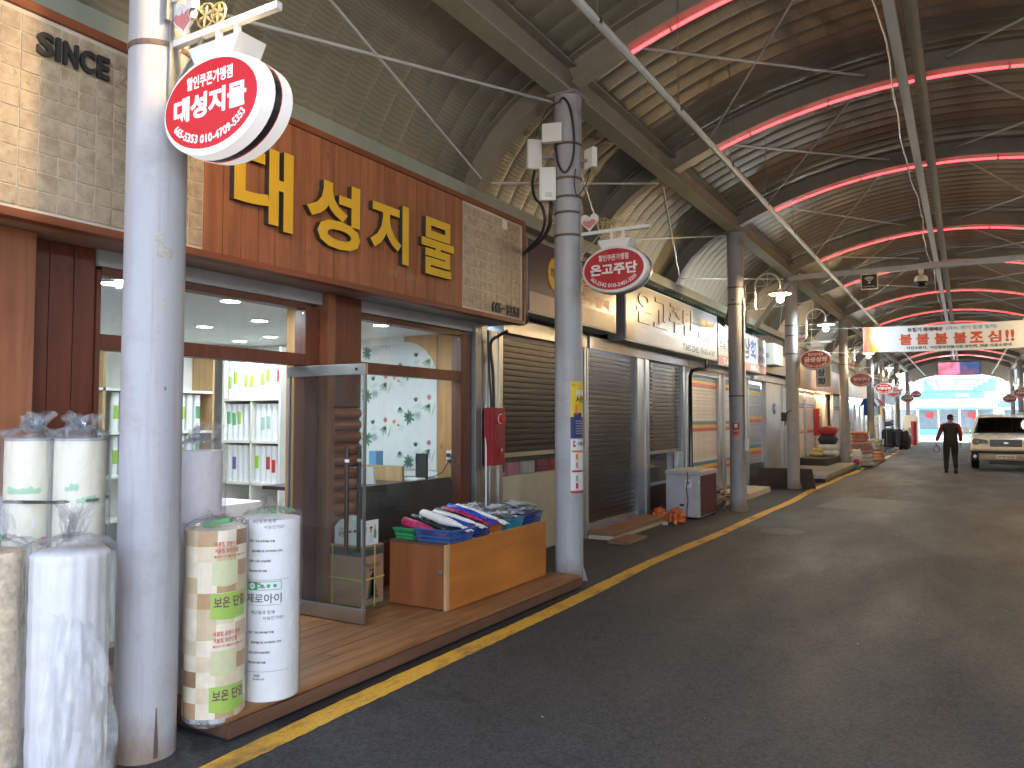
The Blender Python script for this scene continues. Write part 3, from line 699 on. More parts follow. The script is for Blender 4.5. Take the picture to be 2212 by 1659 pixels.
for i in range(-1, 4):
    for j in range(-1, 5):
        cx, cz = -6.62+i*.62, 1.12+j*.50+(.25 if i % 2 else 0)
        for c2 in (0, 1):
            cx2 = cx+c2*.31
            if cx2 < -6.65 or cx2 > -5.0 or cz > 2.42 or cz < 1.0: continue
            if c2 == 0:
                for a in range(9): flat('p_leaf', leafp(cx2, cz, .35+a*.68+rw.uniform(-.1, .1), rw.uniform(.075, .105), .032))
                for a in range(7): flat('p_mist', leafp(cx2+.12, cz+.02, a*.9, .075, .04))
                for a in range(3): flat('p_leaf', leafp(cx2+.10, cz+.17, 1.2+a*.5, .06, .024))
                flat('p_mist', leafp(cx2+.05, cz+.10, .3, .14, .05))
                for a in range(5): flat('p_mist', leafp(cx2-.10, cz-.12, a*1.2, .06, .03)); flat('p_leaf2', leafp(cx2-.13, cz+.12, 4.2+a*.3, .09, .02))
            else:
                for a in range(4): flat('p_leaf2', leafp(cx2-.02, cz+.15, 3.6+a*.35, rw.uniform(.10, .16), .03))
                flat('p_leaf2', leafp(cx2, cz, 1.2, .17, .018))
                for a in range(6): flat('p_pink', leafp(cx2-.03, cz+.22, a*1.05, .036, .022))
                for a in range(5): flat('p_orange', leafp(cx2+.10, cz+.20, a*1.25+.3, .03, .014)); 
                for a in range(5): flat('p_orange', leafp(cx2+.16, cz+.16, a*1.25, .022, .012))
for k, mb in pl.items():
    if mb.v: mb.build('printed_motif', k, shop)
# curved pine arch piece over the wallpaper
A = [PI/2*j/10 for j in range(11)]
MB().prism([(-4.993, 2.529), (-5.45, 2.529)]+[(-5.45+.455*math.sin(a), 2.05+.42*math.cos(a)) for a in A], 'y', 6.848, 6.8575).build('pine_arch', 'pine', shop)
# counter inside the right window and what lies on it
desk = thing('desk', 'dark brown desk inside the right shop window', 'desk', (-5.2, 5.9, .15))
MB().box(-5.8, -4.68, 5.15, 6.84, .93, .965).build('desk_top', 'dark_brown', desk); MB().box(-4.72, -4.69, 5.15, 6.84, .16, .929).build('front_panel', 'dark_brown', desk)
o = MB().box(-5.75, -4.95, 6.2, 6.24, .967, 1.12).build('wooden_ledge', 'pale_wood'); settag(o, 'pale wooden ledge box on the desk under the floral wallpaper', 'box')
o = MB().prism([(-5.30, .967), (-4.95, .967), (-4.97, 1.13), (-5.28, 1.13)], 'y', 5.78, 5.80).build('paper_stand', 'paper_white'); settag(o, 'white card standing on the desk in the shop window', 'card')
o = MB().box(-4.97, -4.83, 6.45, 6.48, .967, 1.24).build('router', 'black'); settag(o, 'slim black router standing on the desk', 'router')
o = MB().box(-5.02, -4.80, 6.25, 6.4, .967, .995).build('modem', 'white_plastic', bevel=.01); settag(o, 'flat white modem lying on the desk', 'modem')
o = MB().box(-5.65, -5.55, 6.5, 6.62, .967, 1.25).build('tissue_pack', 'p_skyblue'); settag(o, 'light blue pack standing at the far end of the desk', 'packet')
ol = thing('wall_outlet', 'white wall outlet with two black plugs and cables', 'outlet', (-4.78, 6.84, 1.12))
MB().box(-4.85, -4.71, 6.835, 6.844, 1.12, 1.26).build('plate', 'white_plastic', ol, bevel=.004)
for x, z in ((-4.81, 1.21), (-4.75, 1.19), (-4.80, 1.145)): MB().lathe([(.001, .03), (.022, .028), (.024, 0)], 10, (0, 0, 0)).v and MB().box(x-.02, x+.02, 6.80, 6.834, z-.02, z+.02).build('plug', 'black', ol, bevel=.008)
MB().tube([(-4.80, 6.80, 1.14), (-4.82, 6.72, 1.03), (-4.86, 6.62, .99), (-4.9, 6.5, .985)], .005, 6).build('cable', 'black', ol)
# ceiling downlights
em = emis('led', (.93, .98, 1.0), 8)
for k, (x, y) in enumerate(((-4.95, 4.05), (-6.55, 5.05), (-5.70, 5.0), (-6.72, 6.05), (-7.4, 6.2), (-4.95, 5.86), (-5.0, 3.1), (-6.3, 3.4), (-7.4, 4.4))):
    r = thing('downlight', 'round white led downlight glowing in the wallpaper shop ceiling', 'downlight', (x, y, 2.50), 'downlights in the shop ceiling')
    MB().lathe([(.075, .0305), (.095, .0305), (.095, .022), (.075, .02)], 20, (x, y, 2.50)).build('trim_ring', 'white_plastic', r)
    MB().lathe([(.0, .021), (.075, .021)], 20, (x, y, 2.50)).build('diffuser', 'led', r)
    ld = bpy.data.lights.new('downlight_lamp', 'AREA'); ld.shape = 'DISK'; ld.size = .14; ld.energy = 2.3; ld.color = (.80, .93, 1.0)
    lo = bpy.data.objects.new('lamp', ld); COL.objects.link(lo); lo.parent = r; lo.location = (0, 0, .012)
# shelves with wallpaper rolls
def rollmesh(r, h, n=12):
    return MB().lathe([(.001, 0), (r, 0), (r, h), (r*.35, h), (r*.3, h-.012)], n)
roll_me = {}
def wp_roll(x, y, z, mat, lab, lcol, facing, label, lean=0, h=.44, r=.045):
    root = MB().lathe([(.001, 0), (r, 0), (r, h), (r*.35, h), (r*.3, h-.012)], 12, (x, y, z)).build('wallpaper_roll', mat, None, smooth=True)
    settag(root, label, 'roll', 'wallpaper rolls on the shop shelves')
    if lean: root.rotation_euler = (0, lean, 0) if facing == 'y' else (lean, 0, 0)
    if lcol:
        a = -PI/2 if facing == 'y' else 0
        zl = z+random.uniform(.12, .2)
        MB().grid(lambda u, v: (x+(r+.0015)*math.cos(a+(u-.5)*1.5), y+(r+.0015)*math.sin(a+(u-.5)*1.5), zl+v*.15), 4, 1).build('label_patch', lcol, root)
    return root
sh = thing('shelf_unit', 'cream shelf unit full of white wallpaper rolls with green and red labels', 'shelf', (-7.4, 6.6, .15))
def board(*a, mat='shelf_white'): return MB().box(*a).build('shelf_board', mat, sh)
board(-7.92, -7.88, 6.38, 6.85, .16, 2.45); board(-6.93, -6.90, 6.38, 6.85, .16, 2.45); MB().box(-7.89, -6.93, 6.84, 6.856, .16, 2.45).build('shelf_back', 'shelf_white', sh)
ROWZ = [.35, .84, 1.34, 1.85]
for z in ROWZ: board(-7.879, -6.931, 6.38, 6.839, z-.03, z)
board(-7.41, -7.385, 6.38, 6.839, .17, 1.81)
RL = ['white wallpaper roll with a red label on the lower shelf row', 'white wallpaper roll with a green label on the middle shelf row', 'white wallpaper roll with a lime label on the top shelf row']
for ri, z in enumerate(ROWZ[1:]):
    x = -7.83; k = 0
    while x < -6.97:
        if abs(x+7.40) < .06 and ri < 2: x = -7.335
        lc = [[None, 'p_purple', None, None, 'p_lime', None, 'p_red', 'p_red', None, 'p_red'], ['p_green', 'p_green', 'p_lime', None, None, 'p_leaf2', 'p_leaf2', None, 'p_leaf2', None], ['p_lime', 'p_lime', None, 'p_lime', 'p_lime', None, 'p_lime', 'p_lime', None, 'p_red']][ri][k % 10]
        lab = RL[ri] if lc else 'plain white wallpaper roll without a label on the cream shelf unit'
        if lc in ('p_purple', ) or (ri == 0 and lc == 'p_lime') or (ri == 2 and lc == 'p_red'): lab = 'white wallpaper roll with a label unlike its row on the cream shelf unit'
        wp_roll(x, 6.46, z+.001, 'paper_white', None, lc, 'y', lab, lean=-.06 if ri == 1 and k < 3 else 0, h=.44 if ri < 2 else .46)
        x += .094; k += 1
sh2 = thing('shelf_unit', 'brown and white shelf unit along the back wall of the wallpaper shop', 'shelf', (-8.2, 4.5, .15))
for z in (.5, .98, 1.46, 1.94): MB().box(-8.39, -8.0, 1.5, 6.3, z-.03, z).build('shelf_board', 'shelf_white', sh2)
for y in (1.48, 2.6, 3.7, 4.9, 5.6, 6.3): MB().box(-8.39, -8.0, y, y+.03, .16, 2.4).build('upright', 'pale_wood', sh2)
for z in (.98, 1.46):
    for k in range(34):
        y = 2.68+k*.105
        if any(abs(y-u) < .09 for u in (2.615, 3.715, 4.915, 5.615)) or y > 6.2: continue
        wp_roll(-8.1, y, z+.001, 'paper_white' if k % 9 else 'p_blue', None, [None, 'p_green', None, 'p_lime'][k % 4], 'x', ('blue' if k % 9 == 0 else 'white')+' wallpaper roll '+['without a label', 'with a green label', 'without a label', 'with a lime label'][k % 4]+' on the '+('lower' if z < 1.2 else 'upper')+' back wall shelf', h=.43)
# white carton, bottle and dark counter at the shop entrance
o = MB().box(-6.1, -5.5, 4.3, 4.9, .16, .86).build('counter', 'paper_white', None, bevel=.01); settag(o, 'white boxy counter inside the wallpaper shop doorway', 'counter')
bt = thing('water_bottle', 'clear plastic water bottle with a blue cap on the white counter', 'bottle', (-5.66, 4.45, .862))
MB().lathe([(.03, 0), (.033, .01), (.033, .13), (.02, .17), (.012, .19)], 14, (-5.66, 4.45, .862)).build('body', 'film', bt, smooth=True); MB().lathe([(.014, .19), (.014, .21), (0.001, .21)], 10, (-5.66, 4.45, .862)).build('cap', 'p_blue', bt)
# ------------------------------------------------------------------ deck
deck = thing('wooden_deck', 'low brown plank deck in front of the wallpaper shop', 'deck', (-3.8, 4.6, 0))
x = -3.18; k = 0
pw = .119
for k in range(11):
    x1 = -3.18-k*pw; cut = random.uniform(3.6, 5.6)
    for a, b in ((2.62, cut-.002), (cut+.002, 6.68)):
        MB().box(x1-pw+.004, x1, a, b, .095, .12+random.uniform(-.0012, .0012)).build('plank', 'deck_wood', deck, bevel=.003)
MB().box(-3.182, -3.160, 2.62, 6.68, .022, .094).build('edge_board', 'deck_edge', deck, bevel=.003)
MB().box(-4.4, -3.19, 2.63, 6.66, .0, .04).build('under_frame', 'black', deck)
MB().box(-4.4, -3.183, 2.62, 2.645, .022, .094).build('edge_board', 'deck_edge', deck); MB().box(-4.4, -3.183, 6.655, 6.68, .022, .094).build('edge_board', 'deck_edge', deck)
MB().box(-3.155, -3.10, 2.9, 6.6, 0.0, .012).build('drain_strip', 'black', deck)
d2 = thing('wooden_deck', 'short brown plank deck under the plastic wrapped rolls', 'deck', (-4.0, 1.5, 0))
for k in range(8): MB().box(-3.58-k*pw-pw+.004, -3.58-k*pw, .9, 2.17, .03, .12).build('plank', 'deck_wood', d2, bevel=.003)
for k in range(8): MB().box(-3.73-k*.1-.1+.004, -3.73-k*.1, 2.172, 2.618, .03, .1195).build('plank', 'deck_wood', d2, bevel=.003)
# ------------------------------------------------------------------ shuttered shops
XS = -4.45
def pm(name, col, rough, metal, amt=.25):
    m = pbr(name, col, rough, metal, .16, 2.2, .22, 7, .3, tuple(c*.5 for c in col), 3.5, objvar=.10, stretch=(1, .6, 2)); return m
pm('shutter_dark', (.05, .046, .043), .29, .6); pm('shutter_brown', (.11, .094, .075), .29, .6); pm('shutter_cream', (.62, .58, .52), .38, .15); pm('shutter_grey', (.34, .36, .38), .4, .3)
for n, c in (('s_blue', (.06, .22, .40)), ('s_yellow', (.72, .42, .03)), ('s_red', (.50, .07, .035))): pm(n, c, .4, .1)
def shutter(parent, y0, y1, z0, z1, X, pitch, matf, cap=True):
    bar = MB().box(X-.02, X+.022, y0+.005, y1-.005, z0, z0+.05).build('roller_shutter', 'galv', parent)
    prof = [(-.013, .0), (-.010, .0)]+[(.003+.0018*math.sin(PI*t)**.5, pitch*t) for t in (.04, .15, .5, .85, .93)]+[(-.010, pitch*.975), (-.013, pitch*.985)]
    cache = {}
    n = int((z1-z0-.05)/pitch)
    for k in range(n):
        z = z0+.052+k*pitch; mt = matf(z)
        if mt not in cache:
            o = MB().prism([(X+a, z+b) for a, b in prof], 'y', y0+.004, y1-.004) if 0 else None
            mm = MB(); P = [(X+a, z+b) for a, b in prof]; nn = len(P)
            mm.add([(p[0], y0+.004, p[1]) for p in P]+[(p[0], y1-.004, p[1]) for p in P], [(i, (i+1) % nn, nn+(i+1) % nn, nn+i) for i in range(nn)])
            cache[mt] = (mm.build('slat', mt, bar), z)
        else:
            o, zz = cache[mt]; dup(o, (random.uniform(-.0015, .0015), 0, z-zz))
    return bar
def shop_root(name, label, y0, y1): return thing(name, label, 'shop', (XS-.3, (y0+y1)/2, 0))
def bx(name, mat, parent, *a, bevel=0): return MB().box(*a).build(name, mat, parent, bevel=bevel)
def shell(r, y0, y1, top=3.93, back=-8.0):
    bx('upper_wall', 'concrete', r, XS-.35, XS-.22, y0+.01, y1-.01, 2.74, top)
    bx('side_wall', 'concrete', r, back, XS-.25, y0+.01, y0+.08, 0, 2.73); bx('rear_wall', 'concrete', r, back, back+.1, y0+.09, y1-.01, 0, 2.73)
    bx('lintel_box', 'stainless_h', r, XS-.22, XS+.07, y0+.01, y1-.01, 2.56, 2.73, bevel=.005)
def sp(r, y0, y1, z0=.03, z1=2.555, mat='stainless', d=.06):
    w = y1-y0; m = MB()
    m.box(XS-.05, XS+d, y0, y0+w*.32, z0, z1); m.box(XS-.05, XS+d-.015, y0+w*.34, y0+w*.66, z0, z1); m.box(XS-.05, XS+d, y0+w*.68, y1, z0, z1)
    return m.build('guide_post', mat, r)
# shop with the dark sign
sB = shop_root('shuttered_shop', 'closed shop with one half lowered dark shutter beside the red fire box', 7.25, 9.5); shell(sB, 7.25, 9.45)
sp(sB, 7.0, 7.26); shutter(sB, 7.27, 9.36, 1.17, 2.56, XS, .067, lambda z: 'shutter_dark'); sp(sB, 9.37, 9.50)
bx('display_glass', 'window_glass', sB, XS-.01, XS, 7.27, 9.36, .96, 1.169); pbr('beige_panel', (.42, .39, .29), .5); bx('base_wall', 'beige_panel', sB, XS-.06, XS+.01, 7.27, 9.36, .03, .96); bx('inner_black', 'black', sB, XS-.3, XS-.07, 7.27, 9.36, 1.0, 2.5)  # last box: black block filling the space behind display glass and shutter
for k, c in enumerate(('p_pink', 'p_lightgrey', 'p_magenta', 'p_red', 'p_yellow')): bx('folded_goods', c, sB, XS-.069, XS-.03, 7.5+k*.36, 7.78+k*.36, .962, 1.10)
# shop C: two dark shutters
sC = shop_root('shuttered_shop', 'closed shop with two brown shutters under the faded cream and blue sign', 9.5, 13.85); shell(sC, 9.52, 13.85)
shutter(sC, 9.51, 11.30, .13, 2.56, XS, .067, lambda z: 'shutter_dark'); sp(sC, 11.31, 11.83)
shutter(sC, 11.84, 13.55, 1.02, 2.56, XS, .067, lambda z: 'shutter_brown'); sp(sC, 13.56, 13.85)
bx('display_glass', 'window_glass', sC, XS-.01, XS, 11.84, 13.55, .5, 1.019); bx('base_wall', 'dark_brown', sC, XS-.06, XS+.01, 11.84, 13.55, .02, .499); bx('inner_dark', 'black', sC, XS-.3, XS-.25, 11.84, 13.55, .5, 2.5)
st = thing('stone_step', 'low terracotta stone step in front of the closed dark shutter', 'step', (-4.2, 10.4, 0))
pbr('terracotta', (.27, .14, .08), .5, 0, .15, 6, .1, 30, .4); bx('slab', 'terracotta', st, -4.38, -4.0, 9.45, 11.45, .055, .12, bevel=.008); bx('riser', 'p_beige', st, -4.38, -4.02, 9.46, 11.44, .0, .054)
bx('lower_slab', 'terracotta', st, -4.0, -3.72, 9.2, 9.9, 0.002, .035, bevel=.006)
# shop D: striped cream shutters
def stripes(z):
    for a in (.56, 1.35, 2.16):
        if a <= z < a+.065: return 's_red'
        if a+.065 <= z < a+.13: return 's_yellow'
        if a+.13 <= z < a+.195: return 's_blue'
    return 'shutter_cream'
sD = shop_root('shuttered_shop', 'closed shop with cream shutters striped blue, yellow and red', 13.87, 18.6); shell(sD, 13.87, 18.6)
sp(sD, 13.87, 14.10); shutter(sD, 14.11, 15.93, .12, 2.5, XS, .066, stripes); sp(sD, 15.94, 16.42); shutter(sD, 16.43, 18.1, .12, 2.5, XS, .066, stripes); sp(sD, 18.11, 18.5)
bx('perforated_box', 'galv', sD, XS-.02, XS+.05, 14.11, 18.1, 2.44, 2.555)
o = bx('stone_step', 'p_beige', None, -4.36, -3.72, 15.6, 17.5, 0, .12, bevel=.01); settag(o, 'beige stone step in front of the striped shutter', 'step')
# shop E: recessed striped shutter and steel panel
sE = shop_root('shuttered_shop', 'closed shop with a grey striped shutter and brushed steel panel', 18.62, 24.0)
shell(sE, 18.95, 24.0)
shutter(sE, 18.97, 20.5, .5, 2.5, XS-.12, .08, lambda z: {'shutter_cream': 'shutter_grey'}.get(stripes(z-.12 if z < 2 else z), stripes(z-.12 if z < 2 else z)))
bx('steel_panel', 'stainless', sE, XS-.1, XS+.02, 20.51, 22.4, .05, 2.555, bevel=.006); bx('base_wall', 'dark_brown', sE, XS-.16, XS-.06, 18.97, 20.5, .02, .49)
sp(sE, 22.42, 22.7); bx('white_door', 'white_paint', sE, XS-.05, XS-.01, 22.71, 23.9, .05, 2.5)
adt = thing('alarm_plaque', 'blue octagonal ADT alarm plaque on the steel panel', 'plaque', (XS+.03, 21.45, 1.72))
oc = [(21.45+.16*math.cos(PI/8+k*PI/4), 1.87+.16*math.sin(PI/8+k*PI/4)) for k in range(8)]
MB().prism(oc, 'x', XS+.022, XS+.034).build('plate', 'p_blue', adt); MB().text('ADT', fx(XS+.0365, 21.335, 1.84), .035, 0, w=.23, h=.09).build('lettering', 'p_white', adt)
# ---- sign boxes over the shops
XG = -4.13
def signbox(name, label, y0, y1, z0, z1, face, depth=.28, side='galv'):
    r = thing(name, label, 'sign', (XG-depth/2, (y0+y1)/2, z0))
    MB().box(XG-depth, XG-.006, y0, y1, z0, z1).build('box', side, r, bevel=.006)
    MB().box(XG-.006, XG, y0+.02, y1-.02, z0+.02, z1-.02).build('face', face, r); return r
def gradmat(name, a, b, y0, y1, dirt=.4):
    m, t, N, L, bs = nt(name)
    tc = N.new('ShaderNodeTexCoord'); sx = N.new('ShaderNodeSeparateXYZ'); L.new(tc.outputs['Object'], sx.inputs[0])
    mr = N.new('ShaderNodeMapRange'); mr.inputs[1].default_value = y0; mr.inputs[2].default_value = y1; L.new(sx.outputs[1], mr.inputs[0])
    d = tex(t, 'Noise', 2.5, None, Detail=9, Roughness=.7)
    c = mixc(t, mr.outputs[0], a, b); c = mixc(t, ramp(t, d.outputs[0], [(.5, 0), (.75, dirt)]), c, (.22, .19, .15)); L.new(c, bs.inputs['Base Color']); bs.inputs['Roughness'].default_value = .34
pbr('sign_dark', (.055, .045, .065), .3, 0, .15, 3, 0, 40, .3, (.12, .10, .10)); pbr('sign_strip', (.36, .29, .25), .4, 0, .12, 5, 0, 40, .6, (.30, .12, .10)); pbr('sign_white', (.68, .68, .68), .3, 0, .05)
gradmat('sign_cream_blue', (.25, .245, .225), (.09, .125, .30), .3, 2.2)
s2 = signbox('shop_sign', 'dark purple box sign with a yellow scalloped badge and faded red text', 7.36, 9.87, 2.78, 3.63, 'sign_dark')
bx('strip', 'sign_strip', s2, XG+.0005, XG+.003, 7.39, 9.84, 2.80, 3.02)
m = MB(); m.prism([(8.02+(.205+.014*math.cos(12*a))*math.cos(a), 3.30+(.205+.014*math.cos(12*a))*math.sin(a)) for a in [k*2*PI/72 for k in range(72)]], 'x', XG+.0005, XG+.004); m.build('badge_rim', 'p_red', s2)
m = MB(); m.prism([(8.02+.19*math.cos(a), 3.30+.19*math.sin(a)) for a in [k*2*PI/36 for k in range(36)]], 'x', XG+.0045, XG+.006); m.build('badge', 'p_yellow', s2)
MB().text('해성', fx(XG+.0075, 7.89, 3.24), .02, 0, w=.26, h=.13).build('lettering', 'p_blackink', s2)
MB().text('고급이불', fx(XG+.002, 8.42, 3.26), .025, 0, w=1.28, h=.20).build('lettering', 'p_orange', s2); MB().text('혼수일체', fx(XG+.002, 8.66, 3.06), .02, 0, w=.95, h=.14).build('lettering', 'p_red', s2)
o = bx('sign_side', 'p_lightgrey', s2, XG-.285, XG-.02, 7.30, 7.355, 2.78, 3.66)
s3 = signbox('shop_sign', 'faded cream and blue box sign with raised Korean letters and phone numbers', 10.2, 14.9, 2.72, 3.60, 'sign_cream_blue')
pbr('sign_strip2', (.40, .37, .30), .4, 0, .1, 4, 0, 40, .5, (.3, .24, .17)); bx('strip', 'sign_strip2', s3, XG+.0005, XG+.003, 10.22, 14.88, 2.74, 2.96)
pbr('letter_cream', (.42, .41, .35), .25, 0, .1)
for k, ch in enumerate('온고주단'): raised(ch, 10.62+k*.72, 11.22+k*.72, 3.03, 3.50, .014, 'letter', ['letter_cream', 'sign_strip2'], .02, XG+.001, s3)
MB().text('작품한복 전문점', fx(XG+.002, 13.55, 3.26), .03, 0, w=1.15, h=.19).build('lettering', 'p_yellow', s3); MB().text('특수맞춤', fx(XG+.002, 13.6, 3.02), .03, 0, w=.78, h=.17).build('lettering', 'p_red', s3)
MB().text('(주)광동상회', fx(XG+.0035, 11.0, 2.77), .01, 0, w=1.25, h=.16).build('faded_lettering', 'p_grey', s3); MB().text('T.665-2542  자665-4147', fx(XG+.0035, 12.75, 2.77), .03, 0, w=1.95, h=.145).build('lettering', 'p_blackink', s3)
s4 = signbox('shop_sign', 'white box sign with big blue letters and a pink phone strip', 14.97, 19.15, 2.66, 3.50, 'sign_white')
pbr('pink_strip', (.50, .16, .24), .35); bx('strip', 'pink_strip', s4, XG+.0005, XG+.003, 14.99, 19.13, 2.68, 2.86)
MB().text('주목', fx(XG+.002, 15.05, 2.95), .02, 0, w=.45, h=.20).build('lettering', 'p_blackink', s4); MB().text('금성상회', fx(XG+.002, 15.62, 2.92), .035, 0, w=2.55, h=.48).build('lettering', 'p_blue', s4)
MB().text('혼수일절', fx(XG+.002, 18.4, 3.16), .02, 0, w=.62, h=.15).build('lettering', 'p_purple', s4); MB().text('한복맞춤', fx(XG+.002, 18.4, 2.94), .02, 0, w=.62, h=.15).build('lettering', 'p_purple', s4); MB().text('T.665-3286', fx(XG+.0035, 15.3, 2.70), .03, 0, w=1.5, h=.13).build('lettering', 'p_white', s4); MB().text('665-3286', fx(XG+.0035, 17.6, 2.70), .03, 0, w=1.2, h=.13).build('lettering', 'p_white', s4)
bb = thing('sign_box', 'blank white box sign at the end of the blue lettered sign', 'sign', (-4.1, 19.7, 2.9)); bx('box', 'white_paint', bb, -4.25, -3.95, 19.25, 20.3, 2.92, 3.45, bevel=.02); bx('bracket', 'galv', bb, -4.13, -4.07, 19.16, 19.249, 3.1, 3.2)
fb2 = thing('fire_alarm_box', 'far red fire alarm box beside the gathered curtains', 'alarm box', (-4.3, 27.4, 1.1)); bx('case', 'p_red', fb2, -4.38, -4.2, 27.3, 27.55, 1.05, 1.95, bevel=.02); bx('lamp', 'p_white', fb2, -4.199, -4.17, 27.38, 27.46, 1.7, 1.78)
# corrugated turquoise plastic edge above the cream sign
pbr('turquoise', (.22, .42, .40), .35)
cr = MB().grid(lambda u, v: (-4.5+v*.42, 9.9+u*9.3, 3.68+.02*math.sin(u*2*PI*58)-.05*v), 464, 1).build('plastic_awning', 'turquoise'); settag(cr, 'narrow corrugated turquoise plastic strip above the cream sign', 'awning')
# drain pipe at the cream sign end and thin black cable pipe
pp = MB().tube([(-4.2, 14.4, 2.72), (-4.2, 14.4, 2.60), (-4.2, 14.3, 2.53), (-4.22, 13.95, 2.52), (-4.28, 13.75, 2.48), (-4.30, 13.7, 2.38), (-4.3, 13.7, .1)], .035, 8).build('drain_pipe', 'black_gloss', None, smooth=True); settag(pp, 'black drain pipe bending down from the cream sign', 'pipe')
cb2 = MB().tube([(-4.1, 14.9, 3.5), (-4.0, 14.9, 3.40), (-3.85, 14.4, 3.36), (-3.7, 14.0, 3.45), (-3.6, 13.8, 3.62), (-3.55, 13.66, 3.70), (-3.45, 13.455, 3.68)], .02, 8).build('cable', 'black', None, smooth=True); settag(cb2, 'thick black cable looping from the cream sign to a column', 'cable')
# ---- far shops: signs, warm open fronts, simple fascias
def farshop(label, y0, y1, fascia, kind, lit=None):
    r = shop_root('market_shop', label, y0, y1); bx('upper_wall', 'concrete', r, XS-.35, XS-.2, y0+.01, y1-.01, 2.5, 3.93)
    bx('fascia', fascia, r, XS-.19, XS+.25, y0+.03, y1-.03, 2.55, 3.35, bevel=.01)
    bx('side_wall', 'concrete', r, -8, XS-.2, y0+.01, y0+.1, 0, 2.49); bx('rear_wall', 'interior_white', r, -7.0, -6.9, y0+.11, y1, 0, 2.49); bx('room_ceiling', 'interior_white', r, -6.89, XS-.2, y0+.11, y1, 2.40, 2.49)
    n = max(2, int((y1-y0)/1.9)); w = (y1-y0-.1)/n
    for k in range(n+1): sp(r, y0+.02+k*w, y0+.14+k*w, z1=2.54)
    for k in range(n):
        a, b = y0+.15+k*w, y0+.01+(k+1)*w
        kd = kind[k % len(kind)]
        if kd == 's':
            bar = bx('roller_shutter', 'shutter_cream', r, XS-.03, XS-.015, a, b, .35, 2.5)
            m = MB(); z = .36
            while z < 2.44: m.box(XS-.015, XS-.004, a, b, z+.006, z+.066); z += .073
            m.build('slat_run', 'shutter_cream', bar, kind='stuff')
            for z, c in ((1.15, 's_red'), (1.22, 's_yellow'), (1.95, 's_red'), (2.03, 's_blue')): bx('stripe', c, bar, XS-.003, XS+.002, a, b, z, z+.06)
            bx('base_wall', 'grey_plastic', r, XS-.05, XS-.02, a, b, 0.01, .349)
        elif kd == 'c':
            m = MB(); m.grid(lambda u, v: (XS-.15+.035*math.sin(u*2*PI*9)+.012*math.sin(u*47), a+(b-a)*u, .3+2.2*v), 72, 1); m.build('curtain', 'curtain_cream', r, smooth='all')
            bx('base_wall', 'dark_brown', r, XS-.25, XS-.2, a, b, 0.01, .30)
        elif kd == 'g':
            bx('pane', 'window_glass', r, XS-.02, XS-.01, a, b, .3, 2.4); bx('base_wall', 'grey_plastic', r, XS-.05, XS-.01, a, b, 0.01, .299)
    if lit:
        ld = bpy.data.lights.new('shop_lamp', 'AREA'); ld.shape = 'RECTANGLE'; ld.size = .3; ld.size_y = max(1, y1-y0-1.5); ld.energy = lit[1]; ld.color = lit[0]
        lt = thing('tube_light', lit[2], 'light', (XS+.05, (y0+y1)/2, 2.50), 'strip lights under the far shop fascias'); e = emis('strip_'+lit[2][:5].strip(), lit[0], 8)
        bx('diffuser', e, lt, XS-.15, XS-.10, y0+.8, y1-.8, 2.34, 2.38); lo = bpy.data.objects.new('lamp', ld); COL.objects.link(lo); lo.parent = lt; lo.location = (-.15, 0, -.17); lo.rotation_euler = (0, math.radians(-35), 0)
    return r
pbr('curtain_cream', (.58, .42, .26), .8, 0, .12, 6)
pbr('fascia_pink', (.60, .40, .33), .5, 0, .1, 2, 0, 40, .3); pbr('fascia_white', (.62, .62, .60), .5, 0, .08, 2, 0, 40, .3); pbr('fascia_grey', (.33, .34, .36), .5)
farshop('shop with a striped shutter and gathered curtains under a pinkish fascia', 24.02, 32.0, 'fascia_pink', ['s', 's', 'c', 'c'], ((1, .75, .45), 42, 'warm strip light above the gathered curtains'))
farshop('shop with pale closed shutters beside the quilt bundles', 32.02, 36.2, 'fascia_white', ['s', 'g'])
farshop('clothes shop with an open front behind the garment racks', 36.22, 46, 'fascia_white', ['g', 'o', 'o', 'o', 's'], ((.95, .97, 1), 50, 'white strip light in the clothes shop'))
farshop('last shop before the bright street end on the quilt side', 46.02, 60.8, 'fascia_grey', ['o', 's', 'o', 'g', 'o'], ((1, .8, .6), 50, 'pale strip light in the last shop'))
settag(bx('shop_sign', 'fascia_grey', None, XG-.3, XG-.1, 19.3, 23.9, 2.76, 3.3, bevel=.01), 'plain grey sign board above the alarm plaque panel', 'sign')
# other side of the street (mostly out of frame): plain closed shops facing the street
def rshop(y0, y1, k):
    r = thing('market_shop', 'closed shop facing the street on the parked car side, ' + ['grey fascia', 'white fascia', 'pink fascia'][k % 3], 'shop', (4.2, (y0+y1)/2, 0), 'shops on the parked car side')
    X = 3.75
    bx('wall', 'concrete', r, X+.02, X+.2, y0, y1-.01, 0, 3.93); bx('fascia', ['fascia_grey', 'fascia_white', 'fascia_pink'][k % 3], r, X-.3, X+.019, y0+.04, y1-.05, 2.6, 3.4)
    n = 2; w = (y1-y0)/n
    for i in range(n):
        bar = bx('roller_shutter', 'shutter_grey', r, X-.01, X+.018, y0+i*w+.15, y0+(i+1)*w-.15, .1, 2.55)
        m = MB(); z = .12
        while z < 2.5: m.box(X-.022, X-.011, y0+i*w+.15, y0+(i+1)*w-.15, z, z+.06); z += .068
        m.build('slat_run', 'shutter_grey', bar, kind='stuff')
for k in range(1, 11): rshop(-4+k*5.9, -4+(k+1)*5.9, k)
